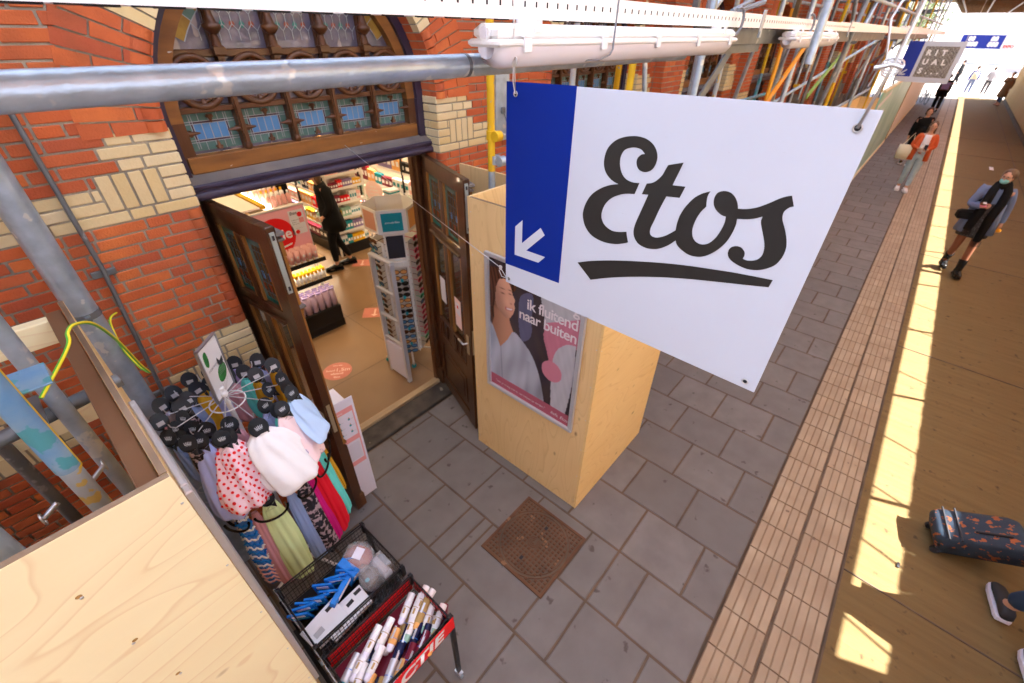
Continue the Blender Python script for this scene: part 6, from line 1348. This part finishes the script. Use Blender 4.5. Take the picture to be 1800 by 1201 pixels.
# ------------------------------------------------------------------ people
def person(label, loc, rz, J, top, legs, shoe, hair, extras=None, h=1.66, skin='skin', legskin=None, head_turn=0, lean=0, mask=False, sleeves=True, hairlen=.10, coat=None, cat='person'):
    """J: joint positions for a 1.70 m figure facing +X, +Y is the person's left"""
    e = empty('person', label, cat, loc, None, rz); k = h/1.70; e.scale = (k, k, k)
    D = dict(pel=(0, 0, .93), wst=(0, 0, 1.06), chs=(0, 0, 1.27), nkb=(-.01, 0, 1.43), nk=(.005, 0, 1.49),
             shl=(0, .165, 1.39), ell=(-.03, .21, 1.12), wrl=(.02, .22, .88), hal=(.03, .22, .81), shr=(0, -.165, 1.39), elr=(-.03, -.21, 1.12), wrr=(.02, -.22, .88), har=(.03, -.22, .81),
             hil=(0, .09, .90), knl=(.06, .09, .49), anl=(.02, .09, .09), tol=(.15, .10, .035), hir=(0, -.09, .90), knr=(.0, -.09, .49), anr=(-.12, -.09, .12), tor=(.0, -.10, .035))
    D.update(J); V = {a: Vector(b) for a, b in D.items()}
    Rr = dict(pel=.10, wst=.085, chs=.105, nkb=.06, nk=.05, shl=.052, ell=.036, wrl=.025, hal=(.016, .034), shr=.052, elr=.036, wrr=.025, har=(.016, .034), hil=.080, knl=.052, anl=.036, tol=.03, hir=.080, knr=.052, anr=.036, tor=.03)
    hd = V['nk']+Vector((.012, 0, .085)); ht = Matrix.Rotation(head_turn, 3, 'Z')
    nodes = {a: (tuple(V[a]), Rr[a]) for a in V}; nodes['jaw'] = (tuple(V['nk']+Vector((.018, 0, .035))), .056); nodes['hd'] = (tuple(hd+Vector((0, 0, .01))), (.070, .062)); nodes['crn'] = (tuple(hd+Vector((-.008, 0, .045))), (.060, .052))
    E_ = [('pel', 'wst'), ('wst', 'chs'), ('chs', 'nkb'), ('nkb', 'nk'), ('nk', 'jaw'), ('jaw', 'hd'), ('hd', 'crn'), ('chs', 'shl'), ('shl', 'ell'), ('ell', 'wrl'), ('wrl', 'hal'), ('chs', 'shr'), ('shr', 'elr'), ('elr', 'wrr'), ('wrr', 'har'),
          ('pel', 'hil'), ('hil', 'knl'), ('knl', 'anl'), ('anl', 'tol'), ('pel', 'hir'), ('hir', 'knr'), ('knr', 'anr'), ('anr', 'tor')]
    vs, fs = skinmesh(nodes, E_, 2, 'pel'); b = B(); b.add(vs, fs, skin, smooth=True)
    # fingers and thumb
    for w_, h_, sgn in (('wrl', 'hal', 1), ('wrr', 'har', -1)):
        d = (V[h_]-V[w_]).normalized(); s_ = d.cross(Vector((0, sgn, .3))).normalized(); n_ = d.cross(s_)
        for q, (ln, o_) in enumerate(((.062, -.024), (.072, -.008), (.068, .008), (.054, .023))):
            p = V[h_]+s_*o_+d*.012; b.tube([p, p+d*ln*.55+n_*.004*sgn, p+d*ln*.9+n_*.022*sgn], [.0085, .0078, .006], skin, 7)
        p = V[w_]+(V[h_]-V[w_])*.55+s_*-.026; b.tube([p, p-s_*.022+d*.025, p-s_*.020+d*.055+n_*.008], [.010, .009, .007], skin, 7)
    HT = Matrix.Translation(hd) @ ht.to_4x4()
    b.add(*(lambda t: (t.v, t.f))((lambda t: (t.ball((0, 0, 0), 1, skin, 12), t)[1])(B())), skin, HT @ Matrix.Translation((.022, 0, .012)) @ Matrix.Diagonal((.078, .066, .098, 1)), True)
    b.tube([HT @ Vector((.095, 0, .03)), HT @ Vector((.112, 0, -.002)), HT @ Vector((.098, 0, -.012))], [.007, .012, .009], skin, 8)
    for s_ in (-1, 1):
        b.ball(tuple(HT @ Vector((.090, s_*.026, .028))), .0095, 'hole', 8); b.ball(tuple(HT @ Vector((.018, s_*.070, .008))), (.014, .006, .022), skin, 8)
    b.tube([HT @ Vector((.088, -.022, -.038)), HT @ Vector((.097, 0, -.040)), HT @ Vector((.088, .022, -.038))], .0045, 'paper_pink', 6)
    b.build('body', e)
    if legskin:
        vs, fs = skinmesh({a: (tuple(V[a]), r) for a, r in (('pel', .104), ('hil', .088), ('knl', .056), ('anl', .042), ('hir', .088), ('knr', .056), ('anr', .042))}, [('pel', 'hil'), ('hil', 'knl'), ('knl', 'anl'), ('pel', 'hir'), ('hir', 'knr'), ('knr', 'anr')], 2, 'pel'); b = B(); b.add(vs, fs, legskin, smooth=True); b.build('tights', e)
    if legs:
        m_, r1, r2_ = legs; vs, fs = skinmesh({'wst': (tuple(V['wst']), .098), 'pel': (tuple(V['pel']), .120), **{a: (tuple(V[a]*1.0+Vector((0, 0, dz))), r) for a, r, dz in (('hil', .105, 0), ('knl', r1, 0), ('anl', r2_, .05), ('hir', .105, 0), ('knr', r1, 0), ('anr', r2_, .05))}}, [('wst', 'pel'), ('pel', 'hil'), ('hil', 'knl'), ('knl', 'anl'), ('pel', 'hir'), ('hir', 'knr'), ('knr', 'anr')], 2, 'pel'); b = B(); b.add(vs, fs, m_, smooth=True); b.build('trousers', e)
    if top:
        m_, r = top; n_ = {'pel': (tuple(V['pel']+Vector((0, 0, .03))), .118*r), 'wst': (tuple(V['wst']), .108*r), 'chs': (tuple(V['chs']), .128*r), 'nkb': (tuple(V['nkb']-Vector((0, 0, .025))), .092*r)}
        ed = [('pel', 'wst'), ('wst', 'chs'), ('chs', 'nkb')]
        if sleeves:
            for s_ in 'lr': n_['sh'+s_] = (tuple(V['sh'+s_]), .068*r); n_['el'+s_] = (tuple(V['el'+s_]), .053*r); n_['wr'+s_] = (tuple(V['wr'+s_]), .040*r); ed += [('chs', 'sh'+s_), ('sh'+s_, 'el'+s_), ('el'+s_, 'wr'+s_)]
        vs, fs = skinmesh(n_, ed, 2, 'wst'); b = B(); b.add(vs, fs, m_, smooth=True); b.build('top', e)
    if coat:
        m_, zt, zb, wt, wb = coat; b = B(); b.loft([(V['chs'].x*(1-q)-.01*q, 0, zt+(zb-zt)*q, (wt+(wb-wt)*q)*.72, wt+(wb-wt)*q) for q in (0, .25, .5, .75, 1)], m_, 22, fold=.06, nf=6); b.build('coat_skirt', e)
    if shoe:
        m_, sole, hh = shoe
        for s_ in 'lr':
            a, t = V['an'+s_], V['to'+s_]; b = B(); d = (t-a); d.z = 0; d.normalize(); s2 = Vector((-d.y, d.x, 0)); c_ = Vector((a.x, a.y, min(a.z, .16)-.08))
            rings = [(-.085, .034, .04), (-.06, .043, .07), (0, .044, .078), (.06, .048, .06), (.125, .050, .04), (.18, .040, .028), (.20, .018, .016)]; vs = []; n = 12
            for (u, w_, z_) in rings:
                for i in range(n): t_ = 2*pi*i/n; vs.append(c_+d*u+s2*(w_*cos(t_))+Vector((0, 0, .012+z_*.5+z_*.55*sin(t_)+.02)))
            fs = [(i*n+k_, i*n+(k_+1) % n, (i+1)*n+(k_+1) % n, (i+1)*n+k_) for i in range(6) for k_ in range(n)]+[tuple(range(n))[::-1], tuple(6*n+k_ for k_ in range(n))]
            b.add(vs, fs, m_, smooth=True); b.add([v+Vector((0, 0, 0)) for i in range(7) for v in (c_+d*rings[i][0]*1.03+s2*rings[i][1]*1.08+Vector((0, 0, .0)), c_+d*rings[i][0]*1.03-s2*rings[i][1]*1.08+Vector((0, 0, .0)), c_+d*rings[i][0]*1.03-s2*rings[i][1]*1.08+Vector((0, 0, .028)), c_+d*rings[i][0]*1.03+s2*rings[i][1]*1.08+Vector((0, 0, .028)))],
                [(i*4+j, i*4+(j+1) % 4, i*4+4+(j+1) % 4, i*4+4+j) for i in range(6) for j in range(4)]+[(0, 1, 2, 3), (27, 26, 25, 24)], sole)
            if hh: b.tube([c_+Vector((0, 0, .05)), c_+Vector((0, 0, .12)), (c_+Vector((0, 0, .05))).lerp(V['kn'+s_], .5)], [.052, .050, .062], m_, 14)
            b.build('shoe', e)
    m_, ln = hair; b = B()
    b.ball((0, 0, 0), 1, m_, 14, HT @ Matrix.Translation((-.026, 0, .048)) @ Matrix.Diagonal((.102, .090, .096, 1)))
    if ln > .05:
        rings = [(-.035, 0, .05, .075, .088), (-.045, 0, -.02, .062, .090), (-.045, 0, -.02-ln*.5, .052, .095), (-.05, 0, -.02-ln, .035, .075)]
        b.loft(rings, m_, 16, T=HT, fold=.06)
    else: b.ball(tuple(HT @ Vector((-.105, 0, .03))), .032, m_, 10)
    b.build('hair', e)
    if mask:
        b = B(); b.ball((0, 0, 0), 1, 'mask_blue', 12, HT @ Matrix.Translation((.055, 0, -.030)) @ Matrix.Diagonal((.056, .058, .046, 1))); b.build('face_mask', e)
        b = B(); 
        for s_ in (-1, 1): b.tube([HT @ Vector((.103, s_*.028+.022*cos(t), .026+.018*sin(t))) for t in [i*pi/6 for i in range(13)]], .0025, 'hair_dark', 5); b.tube([HT @ Vector((.10, s_*.048, .03)), HT @ Vector((.02, s_*.075, .028))], .0025, 'hair_dark', 5)
        b.build('glasses', e)
    if extras: extras(e, V, HT)
    return e
# woman with black scarf
def ex(e, V, HT):
    b = B(); b.loft([(0, 0, 1.20, .125, .165), (0, 0, 1.0, .115, .15), (0, 0, .80, .15, .19), (0, 0, .66, .16, .20)], 'dress_grey', 20, fold=.05); b.build('dress', e)
    b = B()
    for s_, zz in ((1, .62), (-1, .78)):
        b.tube([(.02, s_*.055, 1.50), (.085, s_*.085, 1.40), (.13, s_*.09, 1.22), (.15, s_*.085-.02, 1.0), (.16, s_*.10-.02, zz)], [.045, .055, .06, .062, .05], 'cloth_black', 10)
        for q in range(6): b.tube([(.16, s_*.10-.05+.018*q, zz+.01), (.165, s_*.10-.055+.02*q, zz-.09)], .005, 'cloth_black', 5)
    b.tube([(.03, .06, 1.50), (-.06, 0, 1.52), (.03, -.06, 1.50), (.085, 0, 1.46), (.03, .06, 1.50)], .042, 'cloth_black', 10); b.build('scarf', e)
    b = B(); b.tube([(-.05, -.16, 1.0), (-.10, -.12, .85), (-.09, .12, .85), (-.05, .16, 1.0)], [.05, .08, .08, .05], 'blazer_blue', 12)
    for s_ in (-1, 1): b.loft([(-.01, s_*.13, 1.2, .10, .06), (-.01, s_*.15, .95, .12, .075), (-.01, s_*.17, .72, .13, .085)], 'blazer_blue', 14, fold=.04)
    b.loft([(-.08, 0, 1.2, .06, .14), (-.09, 0, .95, .065, .16), (-.10, 0, .72, .07, .18)], 'blazer_blue', 14, fold=.05); b.build('blazer_skirt', e)
person('woman in blue mask, long black scarf, grey dress and blue blazer walking up the walkway', (10.24, -1.26, 0), pi+.10,
       dict(elr=(.03, -.24, 1.14), wrr=(.20, -.12, 1.16), har=(.26, -.08, 1.18), ell=(-.06, .24, 1.14), wrl=(-.03, .27, .90), hal=(-.02, .275, .83), knl=(.10, .09, .50), anl=(.16, .09, .10), tol=(.30, .10, .04), knr=(.03, -.09, .49), anr=(-.14, -.08, .13), tor=(-.02, -.08, .04)),
       ('blazer_blue', 1.05), None, ('boot', 'boot', .26), ('hair_brown', .04), ex, h=1.70, legskin='skin_tights', head_turn=-.5, mask=True)
b = B(); b.box((0, 0, 0), (.15, .08, .012), 'phone_pink', bev=.004); b.loft([(-.02, .01, .012, .05, .035), (-.02, .01, .035, .055, .04)], 'brown_coat', 12, jit=.1); b.box((-.02, .0, .04), (.08, .04, .01), 'box_white'); o = b.build('phone'); o.location = (9.96, -1.16, 1.20); tag(o, 'pink phone with a wrapped snack in the right hand of the scarf woman', 'phone')
b = B(); b.ball((0, 0, 0), (.035, .035, .035), 'paint_orange', 12); o = b.build('orange_fruit'); o.location = (10.27, -1.54, .80); tag(o, 'orange fruit held low in the left hand of the scarf woman', 'fruit')
b = B(); b.box((0, 0, 0), (.10, .22, .15), 'cloth_black', bev=.03); b.tube([(.04, -.1, .06), (.10, -.10, .22), (.16, -.14, .36)], .008, 'cloth_black', 6); o = b.build('shoulder_bag'); o.location = (10.09, -1.04, 1.0); o.rotation_euler = (0, 0, .3); tag(o, 'small black shoulder bag at the hip of the scarf woman', 'bag')
# woman in rust blazer
def ex(e, V, HT):
    b = B()
    for s_ in (-1, 1): b.loft([(.0, s_*.12, 1.36, .09, .055), (.0, s_*.135, 1.1, .105, .065), (.0, s_*.15, .80, .12, .08)], 'blazer_orange', 14, fold=.04)
    b.loft([(-.07, 0, 1.36, .05, .15), (-.08, 0, 1.1, .06, .15), (-.09, 0, .80, .07, .18)], 'blazer_orange', 14, fold=.04); b.build('blazer_skirt', e)
    b = B(); b.loft([(.05, 0, 1.40, .07, .07), (.06, 0, 1.2, .085, .085), (.05, 0, 1.0, .085, .09)], 'shirt_white', 14); b.build('shirt_front', e)
person('woman in rust orange blazer, white top, light jeans and white trainers carrying a cream tote', (15.55, -.14, 0), pi+.12,
       dict(elr=(.0, -.23, 1.13), wrr=(.17, -.10, 1.08), har=(.23, -.06, 1.09), ell=(.0, .23, 1.13), wrl=(.17, .10, 1.08), hal=(.23, .06, 1.09), knl=(.05, .08, .49), anl=(.06, .08, .10), tol=(.20, .09, .035), knr=(.0, -.08, .49), anr=(-.05, -.08, .10), tor=(.09, -.09, .035)),
       ('blazer_orange', 1.0), ('denim_light', .075, .055), ('shirt_white', 'white', 0), ('hair_brown', .24), ex, h=1.66)
b = B(); b.loft([(0, 0, .0, .05, .16), (0, 0, .18, .07, .17), (0, 0, .34, .03, .16)], 'tote', 14, fold=.05); b.tube([(0, -.10, .33), (.0, -.03, .62), (.0, .10, .33)], .012, 'tote', 6); o = b.build('tote_bag'); o.location = (15.50, .16, .76); tag(o, 'cream canvas tote bag hanging from the shoulder of the woman in rust', 'bag')
b = B(); b.loft([(0, 0, 0, .03, .03), (0, 0, .09, .036, .036)], 'box_white', 12); b.box((.0, -.08, .05), (.012, .07, .13), 'screen', bev=.003); o = b.build('drink_cup'); o.location = (15.29, -.12, 1.06); tag(o, 'white cup held by the woman in rust blazer', 'cup')
b = B()
person('person in black coat and dark glasses walking just behind the woman in rust', (19.0, .08, 0), pi+.1, dict(ell=(-.02, .23, 1.12), wrl=(.05, .24, .90)), ('cloth_black', 1.12), ('cloth_black', .07, .055), ('boot', 'white', 0), ('hair_dark', .06), None, h=1.62, coat=('cloth_black', 1.2, .80, .17, .21))
person('distant person in black clothes carrying a mauve bag near the bicycle', (34.5, .05, 0), 0.2, {}, ('cloth_black', 1.2), ('cloth_black', .09, .07), ('boot', 'boot', 0), ('hair_dark', .05), None, h=1.75, coat=('cloth_black', 1.2, .72, .18, .24))
b = B(); b.loft([(0, 0, 0, .12, .18), (0, 0, .35, .13, .2)], 'glass_mauve', 12); b.box((-.13, 0, .2), (.02, .30, .3), 'purple_pouch', bev=.01); o = b.build('backpack'); o.location = (34.25, .05, 1.05); tag(o, 'mauve backpack on the distant person in black', 'bag')
person('distant person in long brown coat at the end of the fence', (41.0, -2.65, 0), 2.6, dict(elr=(.12, -.2, 1.2), wrr=(.25, -.05, 1.3), har=(.3, 0, 1.34)), ('brown_coat', 1.2), ('denim_dark', .07, .05), ('skin', 'brown_coat', 0), ('hair_dark', .05), None, h=1.70, coat=('brown_coat', 1.25, .45, .18, .24))
person('distant person in blue jeans with a beige backpack, left of the far pair', (46.2, -1.15, 0), .1, {}, ('banner_blue', 1.15), ('blazer_blue', .08, .06), ('white', 'white', 0), ('hair_dark', .05), None, h=1.75)
b = B(); b.loft([(0, 0, 0, .12, .17), (0, 0, .4, .12, .15)], 'tote', 12); b.tube([(.1, -.1, .38), (.16, -.1, .2), (.1, -.1, .05)], .01, 'tote', 6); o = b.build('backpack'); o.location = (45.98, -1.15, 1.0); tag(o, 'beige backpack worn by the distant person in blue jeans', 'bag')
person('distant person in grey jacket with green badge, right of the far pair', (46.4, -2.0, 0), .1, {}, ('poster_grey', 1.15), ('dress_grey', .075, .06), ('white', 'white', 0), ('hair_dark', .05), None, h=1.72)
person('distant dark figure under the blue banner', (56, -.35, 0), 1.2, {}, ('cloth_black', 1.2), ('cloth_black', .09, .07), ('boot', 'boot', 0), ('hair_dark', .05), None, h=1.75, coat=('cloth_black', 1.2, .7, .2, .25))
# shoppers
person('shopper in long black coat, black trousers and black shoes inside the shop', (3.22, 6.52, .045), pi-.35, dict(chs=(.05, 0, 1.26), nkb=(.09, 0, 1.41), nk=(.12, 0, 1.47), shl=(.05, .165, 1.37), shr=(.05, -.165, 1.37), ell=(.02, .22, 1.1), elr=(.02, -.22, 1.1), wrl=(.14, .18, .95), wrr=(.14, -.18, .95), hal=(.2, .16, .93), har=(.2, -.16, .93), knl=(.10, .08, .49), anl=(.10, .08, .09), tol=(.24, .09, .035), knr=(.0, -.08, .49), anr=(-.16, -.08, .09), tor=(-.02, -.09, .035)),
       ('cloth_black', 1.2), ('cloth_black', .068, .05), ('boot', 'boot', 0), ('hair_brown', .14), None, h=1.68, coat=('cloth_black', 1.32, .70, .17, .25))
person('second shopper in black behind the promotion gondola', (2.78, 7.5, .045), pi/2, {}, ('cloth_black', 1.15), ('cloth_black', .08, .06), ('boot', 'boot', 0), ('hair_dark', .06), None, h=1.80, coat=('cloth_black', 1.2, .8, .17, .2))
person('third shopper in a red jacket half hidden behind the gondola', (2.62, 8.3, .045), pi/2, {}, ('red', 1.15), ('cloth_black', .08, .06), ('boot', 'boot', 0), ('hair_dark', .06), None, h=1.75)
# suitcase puller at the lower right edge
person('person in dark jeans and black trainers with white soles at the lower right edge', (3.14, -1.90, 0), .05, dict(elr=(-.15, -.22, 1.1), wrr=(-.1, -.24, .9), ell=(.10, .24, 1.13), wrl=(.30, .26, 1.0), hal=(.36, .26, .98), knl=(.08, .09, .49), anl=(.22, .14, .10), tol=(.36, .15, .035), knr=(.02, -.09, .49), anr=(-.22, .02, .11), tor=(-.08, .03, .035)),
       ('poster_grey', 1.1), ('denim_dark', .08, .06), ('hole', 'acard', 0), ('hair_dark', .05), None, h=1.75)
sc_ = empty('suitcase', 'dark blue wheeled suitcase with orange flower pattern tilted on the walkway', 'suitcase', (3.74, -1.33, .0)); sc_.scale = (.86, .86, .86)
def rbox(b, c, d, r, m, T):
    # rounded prism in the x-z plane, depth along y
    pts = []
    for (sx_, sz, a0) in ((1, 1, 0), (-1, 1, 90), (-1, -1, 180), (1, -1, 270)):
        for i in range(6): a = radians(a0+90*i/5); pts.append((sx_*(d[0]/2-r)+r*cos(a), sz*(d[2]/2-r)+r*sin(a)))
    vs = []; prof = [(-.5, .86), (-.42, .97), (-.3, 1), (.3, 1), (.42, .97), (.5, .86)]
    for (v, s) in prof:
        for (x, z) in pts: vs.append((c[0]+x*s, c[1]+v*d[1], c[2]+z*s))
    n = len(pts); fs = [(i*n+k, i*n+(k+1) % n, (i+1)*n+(k+1) % n, (i+1)*n+k) for i in range(5) for k in range(n)]+[tuple(range(n))[::-1], tuple(5*n+k for k in range(n))]
    b.add(vs, fs, m, T, True)
TS = Matrix.Rotation(radians(-80), 4, 'Z') @ Matrix.Rotation(radians(-24), 4, 'Y')   # local x = along the bag towards the handle
b = B(); rbox(b, (.32, 0, .13), (.60, .36, .21), .06, 'suit', TS); b.build('body', sc_)
b = B()
for x in (.12, .20): b.tube([TS @ Vector((x, y, .24)) for y in (-.19, 0, .19)], .008, 'hole', 6)
b.tube([TS @ Vector((.30, -.06, .245)), TS @ Vector((.52, -.06, .245))], .012, 'hole', 6); b.tube([TS @ Vector((.05+.0, y, .13)) for y in (-.185, .185)], .012, 'hole', 6); b.build('strap', sc_)
b = B()
for y in (-.09, .09): b.tube([TS @ Vector((.10, y, .015)), TS @ Vector((1.0, y, .015))], .009, 'alu_light', 8)
b.tube([TS @ Vector((1.0, -.10, .015)), TS @ Vector((1.0, .10, .015))], .016, 'hole', 8); b.box((.32, 0, .018), (.58, .32, .02), 'hole', TS, .006); b.build('handle', sc_)
for y in (-.14, .14): b = B(); p = TS @ Vector((.03, y, .02)); a_ = TS.to_3x3() @ Vector((0, 1, 0)); b.tube([p-a_*.015, p+a_*.015], .035, 'hole', 14); b.build('wheel', sc_)
# parked bicycle
bk = empty('bicycle', 'black bicycle parked against the cream hoarding far down the walkway', 'bicycle', (38.6, .72, 0), None, .25); 
for s_ in (-.52, .52):
    b = B(); b.tube([(s_+.33*cos(t), 0, .34+.33*sin(t)) for t in [i*pi/14 for i in range(29)]], .02, 'hole', 6, cap=False)
    for k in range(8): b.tube([(s_, 0, .34), (s_+.32*cos(k*pi/4), 0, .34+.32*sin(k*pi/4))], .003, 'steel', 4)
    b.build('wheel', bk)
b = B(); 
for p, q in (((-.52, 0, .34), (-.1, 0, .32)), ((-.1, 0, .32), (-.2, 0, .85)), ((-.2, 0, .8), (.38, 0, .85)), ((-.1, 0, .32), (.40, 0, .78)), ((.52, 0, .34), (.36, 0, .95)), ((-.52, 0, .34), (-.18, 0, .8))): b.tube([p, q], .018, 'hole', 8)
b.build('frame', bk); b = B(); b.tube([(.30, -.28, 1.02), (.36, -.1, 1.04), (.36, .1, 1.04), (.30, .28, 1.02)], .014, 'hole', 8); b.tube([(.36, 0, .95), (.36, 0, 1.04)], .012, 'steel', 6); b.build('handlebar', bk); b = B(); b.loft([(-.24, 0, .88, .12, .07), (-.24, 0, .93, .13, .06)], 'hole', 10); b.build('saddle', bk)
b = B(); b.box((20.5, -2.05, .003), (.5, .10, .003), 'white'); tag(b.build('paper_strip'), 'small white strip lying on the far walkway paving', 'litter')
b = B(); b.box((3.30, -1.17, .004), (.05, .015, .006), 'hole'); tag(b.build('rubbish_scrap'), 'tiny black scrap on the walkway left of the suitcase', 'litter')
# greenish round lamp between the scaffold tubes, grey speaker box
b = B(); b.tube([(9.4, 1.45, 3.98), (9.40, 1.37, 3.98)], .13, 'green_leaf', 20); b.tube([(9.4, 1.37, 3.98), (9.40, 1.36, 3.98)], .10, 'glass_green', 20); tag(b.build('round_emblem'), 'round green emblem hanging between scaffold tubes near the top edge', 'sign')
